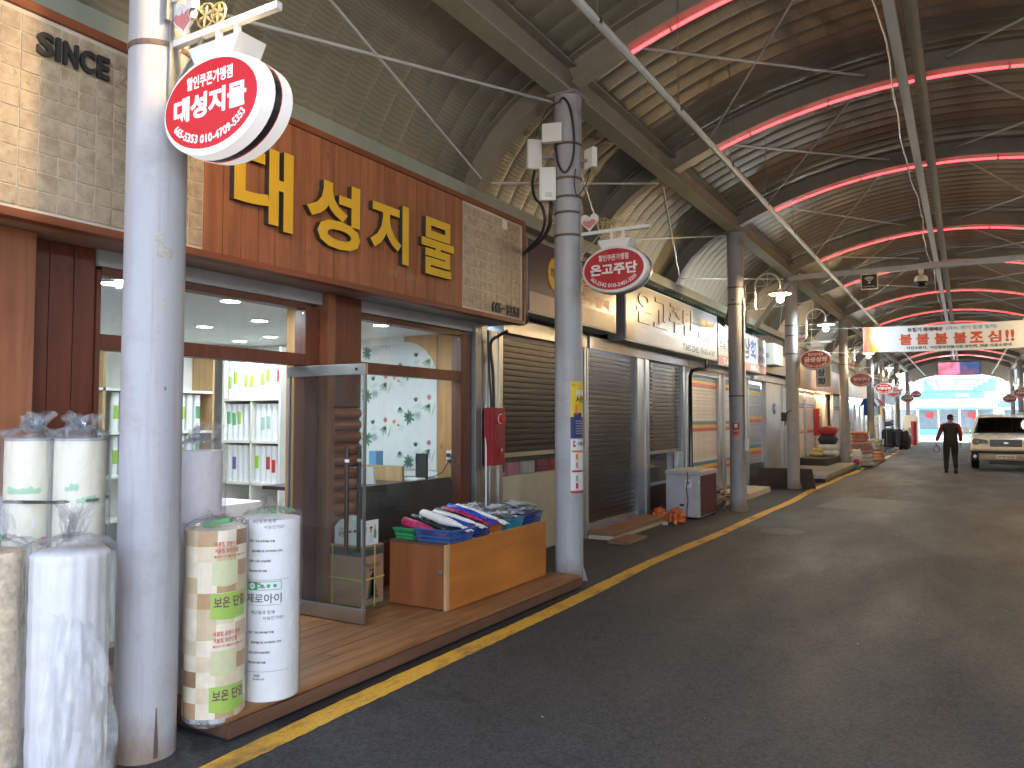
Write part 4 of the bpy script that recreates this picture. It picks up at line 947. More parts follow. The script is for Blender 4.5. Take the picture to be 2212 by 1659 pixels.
# ------------------------------------------------------------------ oval hanging signs
pbr('sign_red', (.42, .022, .035), .3, 0, .05); pbr('sign_rim', (.70, .68, .66), .3); pbr('sign_letter', (.75, .72, .70), .4)
emis('lit_red', (1, .008, .03), .075, (.30, .008, .015)); emis('lit_white', (1, .97, .95), .09, (.6, .6, .6)); emis('lit_letter', (1, .93, .93), .16)
pbr('heart_white', (.72, .68, .66), .4); pbr('heart_pink', (.55, .20, .20), .5); pbr('gilt', (.42, .34, .17), .45, .5)
def ell(a, b, cx, cz, n=44): return [(cx+a*math.cos(2*PI*k/n), cz+b*math.sin(2*PI*k/n)) for k in range(n)]
def oval_sign(y, main, top, phone, label, lit=False, x=-2.9, z=3.05, colx=XL, sx=1, orn=True, group=None):
    r = thing('oval_sign', label, 'sign', (x, y, z-.25), group)
    A, B, T = .345, .235, .09
    rm, fm, lm = ('lit_white', 'lit_red', 'lit_letter') if lit else ('sign_rim', 'sign_red', 'sign_letter')
    def ring(a0, b0, y0, a1, b1, y1, mat, name):
        n = 44; m = MB(); P, Q = ell(a0, b0, x, z, n), ell(a1, b1, x, z, n)
        m.add([(p[0], y0, p[1]) for p in P]+[(p[0], y1, p[1]) for p in Q], [(k, (k+1) % n, n+(k+1) % n, n+k) for k in range(n)]); m.build(name, mat, r, smooth='all')
    ring(A-.035, B-.035, y-T, A-.008, B-.008, y-T+.012, rm, 'rim'); ring(A-.008, B-.008, y-T+.012, A, B, y-.02, rm, 'rim')
    MB().prism(ell(A-.004, B-.004, x, z), 'y', y-.02, y+.02).build('body_band', 'black' if lit else 'galv', r); ring(A, B, y+.02, A-.01, B-.01, y+T, rm, 'rim')
    MB().prism(ell(A-.0345, B-.0345, x, z), 'y', y-T-.002, y-.021).build('face', fm, r); MB().prism(ell(A-.0105, B-.0105, x, z), 'y', y+.021, y+T).build('back_face', fm, r)
    Y = y-T-.004
    m = MB()
    if top: m.text(top, fy(Y, x-.155, z+.085), .02, 0, w=.31, h=.062)
    if main: m.text(main, fy(Y, x-.245, z-.055 if top else z-.04), .04, 0, w=.49, h=.115)
    if phone:
        a, b = .268, .168
        def arc(px, py, d):
            t = math.radians(208)+px/.47*math.radians(124); c, s = math.cos(t), math.sin(t); n = Vector((c/a, s/b)).normalized()
            return (x+a*c-n.x*(py-.01), Y, z+b*s-n.y*(py-.01))
        m.text(phone, arc, .02, 0, w=.47, h=.04)
    if m.v: m.build('lettering', lm, r)
    nz = z+B
    m = MB(); m.add([(x+dx, yy, zz) for yy in (y-.075, y+.075) for dx, zz in ((-.125, nz-.03), (.125, nz-.03), (.175, nz+.062), (-.175, nz+.062))], [(3, 2, 1, 0), (4, 5, 6, 7), (0, 1, 5, 4), (1, 2, 6, 5), (2, 3, 7, 6), (3, 0, 4, 7)])
    m.build('neck', 'white_paint', r)
    az = z+.40
    for dx in (-.055, .07): MB().box(x+dx-.012, x+dx+.012, y-.012, y+.012, nz+.062, az-.016).build('hanger', 'white_paint', r)
    xa, xb = (colx+sx*.15, x+sx*.34)
    MB().box(min(xa, xb), max(xa, xb), y-.016, y+.016, az-.016, az+.016).build('bracket_arm', 'white_paint', r)
    MB().box(colx+sx*.146, colx+sx*.156, y-.03, y+.03, az-.27, az+.3).build('bracket_plate', 'galv', r)
    MB().bar((colx+sx*.155, y, az-.22), (colx+sx*.36, y, az-.012), .012).build('brace', 'galv', r)
    if orn:
        hx, hz = colx+sx*.245, az+.115
        H = [(hx+.0063*16*math.sin(t)**3, hz+.0063*(13*math.cos(t)-5*math.cos(2*t)-2*math.cos(3*t)-math.cos(4*t))) for t in [2*PI*k/36 for k in range(36)]]
        h = MB().prism(H, 'y', y-.022, y-.010).build('heart_plaque', 'heart_white', r)
        MB().prism([(hx+(p[0]-hx)*.72, hz-.02+(p[1]-hz)*.55) for p in H], 'y', y-.0245, y-.0222).build('heart_print', 'heart_pink', h)
        MB().prism(ell(.022, .022, hx-.03, hz+.025, 16), 'y', y-.027, y-.0246).build('heart_print', 'p_lightgrey', h)
        for k, (dx, rr) in enumerate(((.145, .058), (.235, .047))):
            m = MB(); c = (hx+sx*dx, y-.01, az+.02+rr)
            m.tube([(c[0]+rr*math.cos(a), c[1], c[2]+rr*math.sin(a)) for a in [2*PI*j/20 for j in range(20)]], .006, 5, closed=True)
            for j in range(6):
                a = j*PI/3+.3; m.tube([c, (c[0]+rr*.5*math.cos(a), c[1], c[2]+rr*.5*math.sin(a)), (c[0]+rr*math.cos(a), c[1], c[2]+rr*math.sin(a))], [.006, .009, .004], 5)
            m.build('wheel_ornament', 'gilt', r)
    return r
CP = '할인쿠폰가맹점'
oval_sign(2.33, '대성지물', CP, '665-5353 010-4709-5353', 'lit red oval sign with white Korean letters on the first column by the wallpaper shop', True, z=3.02)
oval_sign(6.95, '온고주단', CP, '665-2542 010-2401-5500', 'unlit red oval sign on the column with the network boxes')
oval_sign(18.6, '금성상회', CP, '665-3286', 'unlit red oval sign on the column at the cross beam', z=2.95)
oval_sign(27.5, '장바구니', None, '665-2858', 'unlit red oval sign with a yellowish rim near the cushions', z=2.88)
oval_sign(35.7, '미향상회', CP, '665-3535', 'brightly lit white rimmed red oval sign over the quilt bundles', True, z=2.88)
oval_sign(40.7, '고향상회', CP, '665-2480', 'dim red oval sign just behind the brightly lit one', z=2.86)
oval_sign(50.6, '중앙상회', CP, '665-2214', 'dim red oval sign above the red roll of fabric', z=2.80)
oval_sign(60.4, '동부상회', CP, None, 'dim red oval sign at the bright street end', z=3.3, orn=False)
for y, n, lt in ((31, '부성상회', True), (40.7, '서광상회', False), (52, '대흥상회', False)):
    oval_sign(y, n, CP, '665-4411', ('brightly lit' if lt else 'unlit') + ' red oval sign over the parked car side of the street', lt, x=2*XC+2.9, z=2.75, colx=XR, sx=-1, orn=False, group='oval signs over the parked car side')
# ------------------------------------------------------------------ gooseneck street lamps
def gooseneck(y, col, e, label, colx=XL, sx=1):
    r = thing('gooseneck_lamp', label, 'lamp', (colx+sx*.16, y, 3.5), 'gooseneck lamps on the columns')
    X = lambda d: colx+sx*d
    pts = [(X(.33), y, 3.53), (X(.33), y, 3.75), (X(.33), y, 3.9)]+[(X(.54-.21*math.cos(a)), y, 3.9+.21*math.sin(a)) for a in [PI*j/12 for j in range(1, 12)]]+[(X(.75), y, 3.9), (X(.75), y, 3.80)]
    MB().tube(pts, .014, 8).build('neck', 'white_paint', r, smooth=True)
    MB().lathe([(.001, .03), (.02, .025), (.027, 0), (.02, -.024), (.001, -.03)], 12, (X(.33), y, 3.51)).build('ball_finial', 'chrome', r, smooth=True)
    for z in (3.62, 3.80): MB().box(min(X(.165), X(.33)), max(X(.165), X(.33)), y-.006, y+.006, z-.006, z+.006).build('bracket', 'white_paint', r)
    MB().box(min(X(.144), X(.168)), max(X(.144), X(.168)), y-.03, y+.03, 3.52, 3.95).build('plate', 'galv', r)
    for a in (.9, 1.6, 2.3): MB().tube([(X(.54), y, 3.9), (X(.54-.21*math.cos(a)), y, 3.9+.21*math.sin(a))], .005, 5).build('spoke', 'white_paint', r)
    MB().tube([(X(.33), y, 3.9), (X(.54), y, 3.9)], .006, 5).build('spoke', 'white_paint', r)
    MB().lathe([(.02, .10), (.035, .07), (.06, .04), (.16, .012), (.185, 0), (.182, -.004), (.05, .025)], 24, (X(.75), y, 3.735)).build('shade', 'white_paint', r, smooth=True)
    MB().lathe([(.02, .03), (.024, .0), (.05, -.05), (.058, -.085), (.05, -.12), (.025, -.142), (.001, -.146)], 16, (X(.75), y, 3.735)).build('bulb', emis('bulb_%s_%d' % ('warm' if col[2] < .7 else 'cool', e), col, e/(PI*.034)), r, smooth=True)
    return r
WARM, COOL = (1, .68, .34), (.82, .97, 1)
gooseneck(2.30, WARM, 10, 'warm lit gooseneck lamp above the lit oval sign of the wallpaper shop')
gooseneck(13.6, WARM, 20, 'warm lit gooseneck lamp with a hooped neck on the column behind the freezer')
gooseneck(18.6, COOL, 23, 'cool white lit gooseneck lamp on the column at the cross beam')
gooseneck(27.5, WARM, 23, 'warm lit gooseneck lamp near the banner end above the cushions')
gooseneck(35.7, COOL, 17, 'cool white lit gooseneck lamp over the quilt bundles')
gooseneck(40.7, WARM, 21, 'warm lit gooseneck lamp among the clothes racks')
gooseneck(50.6, COOL, 17, 'cool white lit gooseneck lamp near the street end')
gooseneck(31, COOL, 17, 'cool lit gooseneck lamp on the side of the parked car', XR, -1); gooseneck(52, WARM, 21, 'warm lit gooseneck lamp far behind the parked car', XR, -1)
gooseneck(6.95, COOL, 14, 'added cool fill gooseneck lamp, unseen, on the car side column facing the network boxes', XR, -1); gooseneck(13.6, WARM, 16, 'added warm fill gooseneck lamp, unseen, on the car side column facing the freezer', XR, -1); gooseneck(18.6, WARM, 16, 'added warm fill gooseneck lamp, unseen, on the car side end of the cross beam', XR, -1); gooseneck(24, WARM, 24, 'added warm fill gooseneck lamp on the car side just before the parked car', XR, -1)  # added car side lamps, out of view, to even out and brighten the street
# ------------------------------------------------------------------ column fittings
nb = thing('network_box', 'flat white antenna box facing the street on the column', 'network box', (-3.5, 6.8, 4.36))
MB().obox((-3.50, 6.74, 4.46), (.97, .25, 0), (-.25, .97, 0), (0, 0, 1), .10, .035, .095).build('case', 'white_plastic', nb, bevel=.01); MB().bar((-3.5, 6.78, 4.42), (-3.45, 6.83, 4.40), .03).build('mount', 'galv', nb)
n2 = thing('network_box', 'upright white antenna panel held off the shop side of the column', 'network box', (-3.75, 6.85, 4.15))
MB().obox((-3.75, 6.82, 4.31), (.75, .66, 0), (-.66, .75, 0), (0, 0, 1), .075, .025, .155).build('case', 'white_plastic', n2, bevel=.01); MB().bar((-3.72, 6.85, 4.28), (-3.56, 6.93, 4.28), .025).build('mount', 'chrome', n2)
n3 = thing('network_box', 'white antenna box on the street side of the column', 'network box', (-3.2, 6.98, 4.1))
MB().obox((-3.19, 6.98, 4.22), (.5, .86, 0), (-.86, .5, 0), (0, 0, 1), .03, .075, .10).build('case', 'white_plastic', n3, bevel=.01); MB().bar((-3.22, 6.97, 4.2), (-3.30, 6.95, 4.2), .03).build('mount', 'chrome', n3)
n4 = thing('junction_box', 'large white junction box strapped to the column below the antennas', 'junction box', (-3.58, 6.82, 3.79))
MB().obox((-3.585, 6.80, 3.965), (.88, .47, 0), (-.47, .88, 0), (0, 0, 1), .085, .05, .17).build('case', 'white_plastic', n4, bevel=.015); MB().obox((-3.562, 6.757, 3.965), (.88, .47, 0), (-.47, .88, 0), (0, 0, 1), .07, .004, .15).build('lid', 'white_plastic', n4, bevel=.004)
MB().obox((-3.55, 6.754, 3.85), (.88, .47, 0), (-.47, .88, 0), (0, 0, 1), .035, .004, .022).build('label_patch', 'p_lightgrey', n4)
def cable(pts, r, label, mat='black'):
    P = [Vector(p) for p in pts]; out = []
    for i in range(len(P)-1):
        p0, p1, p2, p3 = P[max(i-1, 0)], P[i], P[i+1], P[min(i+2, len(P)-1)]
        for k in range(6):
            t = k/6; out.append(.5*((2*p1)+(p2-p0)*t+(2*p0-5*p1+4*p2-p3)*t*t+(3*p1-p0-3*p2+p3)*t**3))
    out.append(P[-1]); return settag(MB().tube(out, r, 7).build('cable', mat, None, smooth=True), label, 'cable')
cable([(-3.45, 6.79, 4.78), (-3.40, 6.795, 4.82), (-3.33, 6.80, 4.70), (-3.30, 6.82, 4.45), (-3.31, 6.82, 4.2), (-3.38, 6.79, 4.06), (-3.45, 6.77, 4.15), (-3.48, 6.765, 4.36)], .012, 'thick black cable looping down the face of the column')
cable([(-3.44, 6.80, 4.80), (-3.58, 6.8, 4.74), (-3.68, 6.81, 4.6), (-3.74, 6.82, 4.47)], .006, 'thin black cable from the column top to the upright antenna panel')
cable([(-3.75, 6.83, 4.15), (-3.76, 6.8, 4.0), (-3.72, 6.78, 3.85), (-3.64, 6.78, 3.75), (-3.62, 6.8, 3.6), (-3.75, 6.95, 3.5), (-4.0, 7.1, 3.40), (-4.15, 7.26, 3.38)], .015, 'black cable from the antenna panel down to the dark sign')
cable([(-3.55, 6.8, 3.79), (-3.54, 6.78, 3.68), (-3.6, 6.85, 3.54), (-3.8, 7.0, 3.44), (-4.15, 7.30, 3.42)], .02, 'thick black cable from the junction box to the dark sign')
cable([(-3.19, 6.96, 4.12), (-3.20, 6.9, 3.95), (-3.27, 6.84, 3.82), (-3.31, 6.85, 3.95), (-3.30, 6.86, 4.1)], .005, 'thin black cable hanging under the street side antenna')
# posters on the second column
pt = thing('poster', 'yellow and navy poster wrapped on the column', 'poster', (-3.31, 6.9, 1.41))
def wrap(i, a0, a1, z0, z1, name, mat, parent, r=.142):
    return MB().grid(lambda u, v: (XL+r*math.cos(a0+(a1-a0)*u), COLY[i]+r*math.sin(a0+(a1-a0)*u), z0+(z1-z0)*v), 8, 2).build(name, mat, parent, smooth='all')
def wt(i, a0, z0, r=.1435): return lambda x, y, d: (XL+r*math.cos(a0+x/r), COLY[i]+r*math.sin(a0+x/r), z0+y)
wrap(1, -1.0, .3, 1.62, 1.97, 'sheet_top', 'p_yellow', pt); wrap(1, -1.0, .3, 1.41, 1.62, 'sheet_bottom', 'p_navy', pt)
MB().text('LH', wt(1, -.9, 1.925), .0, 0, h=.022, sub=1).text('지원', wt(1, -.62, 1.76), .03, 0, h=.08, sub=1).build('print', 'p_blackink', pt)
MB().text('전세', wt(1, -.62, 1.82, .1437), .03, 0, h=.07, sub=1).build('print', 'p_white', pt)
wrap(1, -.66, -.45, 1.64, 1.74, 'print', 'p_orange', pt, .1432); wrap(1, -.75, -.05, 1.60, 1.66, 'print', 'p_navy', pt, .1433)
m = MB()
for k in range(6): m.text('■■■■■■■■■■', wt(1, -.62, 1.575-k*.024), 0, 0, w=.10, h=.006)
m.build('print', 'p_lightgrey', pt)
p2 = thing('poster', 'white health notice poster with small red pictures on the column', 'poster', (-3.31, 6.9, .87))
wrap(1, -1.0, .3, .87, 1.40, 'sheet', 'paper_white', p2); wrap(1, -1.0, .3, .87, .895, 'strip', 'p_red', p2, .1425)
wrap(1, -.82, -.62, 1.325, 1.385, 'print', 'p_red', p2, .143); wrap(1, -.9, .2, 1.27, 1.29, 'print', 'p_orange', p2, .143); wrap(1, -.9, .2, 1.075, 1.095, 'print', 'p_red', p2, .143)
MB().text('꼭!', wt(1, -.79, 1.335, .144), .02, 0, h=.04, sub=1).build('print', 'p_white', p2); MB().text('기억하세요', wt(1, -.6, 1.33), .02, 0, h=.045, sub=1).build('print', 'p_blackink', p2)
for k, z in enumerate((1.20, 1.12, .99, .915)):
    wrap(1, -.62, -.42, z, z+.055, 'print', ['p_orange', 'p_pink', 'p_grey', 'p_red'][k], p2, .143); MB().text('■■■■■', wt(1, -.66, z-.012), 0, 0, w=.05, h=.006).build('print', 'p_grey', p2)
pk = thing('notice', 'small red and white notice on the column behind the freezer', 'notice', (XL, 13.46, 1.3)); wrap(2, -2.0, -1.1, 1.42, 1.53, 'print_top', 'p_red', pk); wrap(2, -2.0, -1.1, 1.28, 1.42, 'print_bottom', 'p_pink', pk)
wrap(2, -1.75, -1.35, 1.45, 1.515, 'print', 'p_white', pk, .1432); wrap(2, -1.9, -1.2, 1.34, 1.37, 'print', 'p_red', pk, .1432)
MB().box(XL+.142, XL+.158, 13.52, 13.56, 1.2, 3.7).build('conduit', 'white_plastic', cols[2]); MB().box(XL+.142, XL+.19, 13.50, 13.6, 1.05, 1.25).build('switch_box', 'white_plastic', cols[2])
MB().tube([(XL-.0, 18.455, 1.8), (XL-.1, 18.47, 1.75), (XL-.15, 18.5, 1.6), (XL-.16, 18.52, 1.45)], .012, 6).build('cable', 'black', cols[3]); MB().box(XL-.24, XL-.14, 18.5, 18.6, 1.55, 1.75).build('meter_box', 'black', cols[3])
wrap(5, -2.2, -.3, .95, 1.5, 'paper_notice', 'p_beige', cols[5], .142)
# ------------------------------------------------------------------ banner
pbr('banner_white', (.66, .71, .78), .5, 0, .03)
ban = thing('banner', 'white fire safety banner with big red Korean letters across the street', 'banner', (.3, 20, 3.18))
BX0, BX1, BZ = -2.06, 2.62, 3.185
def bw(x, z): t = (x-BX0)/(BX1-BX0); return (x, 20+.03*math.sin(x*2.2)+.012*math.sin(x*7+z*3), z-.05*math.sin(PI*t)+.02*t)
def btx(x0, z0): return lambda x, y, d: (lambda p: (p[0], p[1]-.008, p[2]))(bw(x0+x, z0+y))
MB().grid(lambda u, v: bw(BX0+(BX1-BX0)*u, BZ+.6*v), 60, 4).build('cloth', 'banner_white', ban, smooth='all')
def blob(poly, mat, k): MB().add([(lambda p: (p[0], p[1]-.003-k*.0015, p[2]))(bw(x, z)) for x, z in poly], [tuple(range(len(poly)))]).build('print', mat, ban)
for k, (w, mt) in enumerate(((.62, 'p_yellow'), (.50, 'p_orange'), (.34, 's_red'))):
    blob([(BX0+.005, BZ+.597), (BX0+w*.3, BZ+.597)]+[(BX0+w*(.32-.12*t+.75*max(0, t-.35)**1.6), BZ+.597*(1-t)) for t in [j/10 for j in range(1, 11)]]+[(BX0+.005, BZ+.002)], mt, k)
for x, ch in ((-1.28, '불'), (-.93, '불'), (-.56, '불'), (-.19, '불'), (.13, '조'), (.47, '심'), (.80, '!!')):
    MB().text(ch, btx(x, BZ+.155), .035, 0, w=.26 if ch != '!!' else .17, h=.255, sub=2).build('lettering', 's_red', ban)
MB().text('동절기 화재예방', btx(-1.11, BZ+.455), .03, 0, w=.72, h=.095, sub=1).build('lettering', 'p_blackink', ban); MB().text('(가스, 전기 점검 철저)', btx(-.33, BZ+.455), .03, 0, w=.98, h=.10, sub=1).build('lettering', 'p_skyblue', ban)
MB().text('서산소방서,  서산동부전통시장 상인회, 전문 의용소방대', btx(-1.14, BZ+.05), .025, 0, w=2.05, h=.072, sub=1).build('lettering', 'p_blackink', ban); MB().text('서산', btx(1.16, BZ+.3), .02, 0, w=.25, h=.14).build('lettering', 'p_skyblue', ban)
for z in (.01, .59): MB().tube([(XL+.14, 20, BZ+z+.03)] + [(BX0, 20, BZ+z)], .006, 5).build('rope', 'white_paint', ban); MB().tube([(BX1, 20, BZ+z), (XR-.14, 18.6, BZ+z+.05)], .006, 5).build('rope', 'white_paint', ban)
# ------------------------------------------------------------------ street end: arch panel, screen, building across the road
ea = thing('end_arch_panel', 'white arched panel closing the roof at the bright street end', 'panel', (XC, 60.9, 3.6))
outer = [(x, zr(x)+.3) for x in [XL+(XR-XL)*j/20 for j in range(21)]]; inner = [(x, 3.75+.95*math.sqrt(max(0, 1-((x-XC)/3.05)**2))) for x in [XL+.05+(XR-XL-.1)*j/20 for j in range(21)]]
MB().prism(outer+inner[::-1], 'y', 60.86, 60.98).build('panel', 'white_paint', ea)
m_, t_, N_, L_, b_ = nt('led_screen'); n1 = tex(t_, 'Noise', 2.2, None, Detail=6); tcx = N_.new('ShaderNodeTexCoord'); sx_ = N_.new('ShaderNodeSeparateXYZ'); L_.new(tcx.outputs['Object'], sx_.inputs[0])
c_ = mixc(t_, ramp(t_, sx_.outputs[0], [(.0, 0), (.12, 1)]), (.9, .25, .40), (.03, .08, .22)); c_ = mixc(t_, ramp(t_, n1.outputs[0], [(.45, 0), (.62, .7)]), c_, (.35, .08, .10)); b_.inputs['Base Color'].default_value = (.02, .02, .02, 1); L_.new(c_, b_.inputs['Emission Color']); b_.inputs['Emission Strength'].default_value = .3
sc = thing('led_screen', 'large glowing pink and dark blue led screen under the end of the roof', 'screen', (-.3, 58.5, 4.5))
bx('cabinet', 'black', sc, -1.52, .94, 58.4, 58.6, 4.47, 5.38); bx('display', 'led_screen', sc, -1.48, .90, 58.39, 58.399, 4.51, 5.34)
for x in (-1.3, .7): MB().box(x-.02, x+.02, 58.48, 58.52, 5.381, zr(x)+.02).build('hanger', 'galv', sc)
pbr('bld_white', (.82, .82, .81), .6); pbr('bld_teal', (.10, .58, .58), .4); pbr('bld_blue', (.10, .26, .55), .4); pbr('bld_glass', (.13, .17, .20), .1)
bd = thing('pharmacy_building', 'sunlit white building with teal sign boards across the road', 'building', (0, 74, 0))
Y0 = 70
bx('wall', 'bld_white', bd, -12, 2.2, Y0, 78, 0, 11); bx('sign_board', 'bld_teal', bd, -2.8, 2.15, Y0-.2, Y0-.01, 3.75, 4.75); bx('sign_band', 'bld_teal', bd, -4.6, 1.3, Y0-.25, Y0-.01, 3.2, 3.70)
m = MB()
for k in range(4): m.text('약국 건강상담 처방조제 전문', fy(Y0-.205, -2.6+k*.15, 4.5-k*.2), .03, 0, w=4.2-k*.5, h=.13)
m.text('종로', fy(Y0-.255, -.6, 3.33), .03, 0, w=.9, h=.24); m.build('lettering', 'p_white', bd)
for x0, x1 in ((-6, -3.4), (-3.2, -.45), (-.3, 1.9)):
    w_ = bx('shop_window', 'bld_glass', bd, x0, x1, Y0-.02, Y0-.005, .3, 2.35); bx('frame', 'bld_white', w_, (x0+x1)/2-.04, (x0+x1)/2+.04, Y0-.05, Y0-.021, .3, 2.35); bx('lower_band', 'bld_teal', w_, x0, x1, Y0-.05, Y0-.021, .3, .75)
bx('awning', 'bld_blue', bd, -3.4, -.4, Y0-.8, Y0-.01, 2.36, 2.5); bx('awning', 'bld_blue', bd, -.3, 1.95, Y0-.6, Y0-.01, 2.38, 2.5)
for x in (-2.75, .15): MB().text('약', fy(Y0-.06, x, 1.55), .05, 0, w=.6, h=.62).build('lettering', 'p_red', bd)
for j in range(3):
    for k in range(5): bx('upper_window', 'bld_glass', bd, -10.5+k*2.4, -8.9+k*2.4, Y0-.02, Y0-.004, 5.4+j*1.9, 6.6+j*1.9)
b2 = thing('corner_shop_building', 'pale building with a blue fascia beside the pharmacy across the road', 'building', (7, 74, 0))
bx('wall', 'bld_white', b2, 2.25, 14, Y0+.3, 78, 0, 8); bx('fascia', 'bld_blue', b2, 2.3, 8, Y0-.1, Y0+.29, 2.5, 3.0); bx('shop_window', 'bld_glass', b2, 2.6, 7.5, Y0+.27, Y0+.29, .4, 2.3); bx('red_sign', 'p_red', b2, 2.7, 3.6, Y0-.14, Y0-.101, 3.1, 3.4)
for k in range(4): bx('upper_window', 'bld_glass', b2, 3+k*2.3, 4.4+k*2.3, Y0+.27, Y0+.29, 4.3, 5.8)
# ------------------------------------------------------------------ flooring and insulation rolls in front of the shop
def film_shell(name, c, r, z0, z1, parent, mat='film', seed=1, tuft=.12, flare=.0, n=56, loose=.012, wisps=5):
    rg = random.Random(seed); ph = [rg.uniform(0, 6.28) for _ in range(8)]
    prof = [(r+.006+flare, 0)]+[(r+.004+flare*(1-t), (z1-z0)*t) for t in (.08, .2, .35, .5, .65, .8, .92, 1)]
    h = z1-z0
    prof += [(r*.95, h+.012), (r*.82, h+.022), (r*.6, h+.030), (r*.38, h+.04), (r*.18, h+.045), (.002, h+.045)]
    def wob(i, a, z):
        t = i/len(prof); amp = loose*(.6+.8*t)+(.012 if 8 < i < 12 else 0)+(r*.13 if i >= 13 else 0)
        return abs(amp*(math.sin(3*a+ph[0]+z*4)*.35+math.sin(7*a+ph[1]-z*9)*.35+math.sin(13*a+ph[2]+z*15)*.25+math.sin(23*a+ph[3])*.22)) if i < 9 else amp*(math.sin(5*a+ph[4])*.5+math.sin(11*a+ph[5]+i)*.45+math.sin(19*a+ph[6])*.4)
    m = MB().lathe(prof, n, (c[0], c[1], z0), wob=wob)
    for i, v in enumerate(m.v):
        if i >= 9*n: m.v[i] = (v[0], v[1], v[2]+rg.uniform(-.006, .012)+.012*math.sin(v[0]*70+ph[7])*math.sin(v[1]*60))
    sh_ = m.build(name, mat, parent, smooth='all')
    for k in range(wisps):      # crumpled wisps of the gathered bag end
        a, d0 = rg.uniform(0, 6.28), rg.uniform(0, .45)*r; tx, ty = rg.uniform(-.6, .6), rg.uniform(-.6, .6); p1, p2 = rg.uniform(0, 6), rg.uniform(0, 6); w = rg.uniform(.05, .11); L_ = tuft*rg.uniform(.5, 1.1)+.02
        ca, sa = math.cos(a), math.sin(a); bx_, by_ = c[0]+d0*math.cos(a*2), c[1]+d0*math.sin(a*2)
        def wi(u, v): s_ = (u-.5)*w*(.5+.9*v); q = .014*math.sin(u*9+p1+v*4)+.010*math.sin(u*17+p2); return (bx_+ca*s_-sa*q+tx*L_*v*v, by_+sa*s_+ca*q+ty*L_*v*v, z0+h+.03+L_*v+.012*math.sin(u*7+p1))
        MB().grid(wi, 9, 6).build('wrap_end', mat, parent, smooth='all')
    return sh_
def core(m, c, r, z0, z1, n=36):
    return m.lathe([(.001, 0), (r, 0), (r, z1-z0), (r*.99, z1-z0+.003), (r*.3, z1-z0), (r*.22, z1-z0-.03), (.001, z1-z0-.03)], n, (c[0], c[1], z0))
film('film_loose', .07, (.94, .96, .98), 11, .30)
# b: thick white foam roll
gb = thing('foam_roll', 'tall thick white quilted foam roll wrapped in clear plastic beside the first column', 'roll', (-3.42, 1.93, 0))
c = (-3.40, 1.955); rr = .148
m = MB()
def qw(i, a, z): return .005*abs(math.sin(a*9))**.35+.005*abs(math.sin(z*PI/.14))**.35
m.lathe([(.001, .012)]+[(rr, .012+k*.02) for k in range(51)]+[(rr*.97, 1.025), (.001, 1.02)], 72, (c[0], c[1], 0), wob=lambda i, a, z: qw(i, a, z) if 0 < i < 52 else 0); m.build('foam', 'roll_white', gb, smooth='all')
film_shell('wrap', c, .162, .01, 1.04, gb, 'film_clear', 5, .15, .035, loose=.026, wisps=12)
# loose plastic skirt hanging beside the column foot
rg = random.Random(4)
def skirt(u, v):
    a = -.95+u*1.05; z = .10+.72*v*(1-.12*u); R = .150+.055*min(1, (1-v)*3)+.16*(1-v)*u+(.02*math.sin(u*17+v*5)+.014*math.sin(u*31-v*13))*min(1, (1-v)*3)
    return (c[0]+R*math.cos(a), c[1]+R*math.sin(a), z)
MB().grid(skirt, 22, 16).build('loose_wrap', 'film_loose', gb, smooth='all')
# a: mottled beige roll at the picture's lower left
pbr('mottled', (.55, .44, .30), .7, 0, .35, 26, .5, 30, .5, (.33, .23, .13), 9)
ga = thing('carpet_roll', 'mottled beige roll wrapped in crinkled plastic next to the white foam roll', 'roll', (-3.62, 1.66, 0))
c = (-3.62, 1.735); core(MB(), c, .13, .125, 1.03).build('roll', 'mottled', ga, smooth=True); film_shell('wrap', c, .138, .13, 1.05, ga, 'film', 8, .14, .02, loose=.024, wisps=10)
MB().obox((-3.58, 1.71, 1.09), (1, .2, .1), (-.2, 1, 0), (0, 0, 1), .045, .02, .01).build('green_tag', 'p_green', ga)
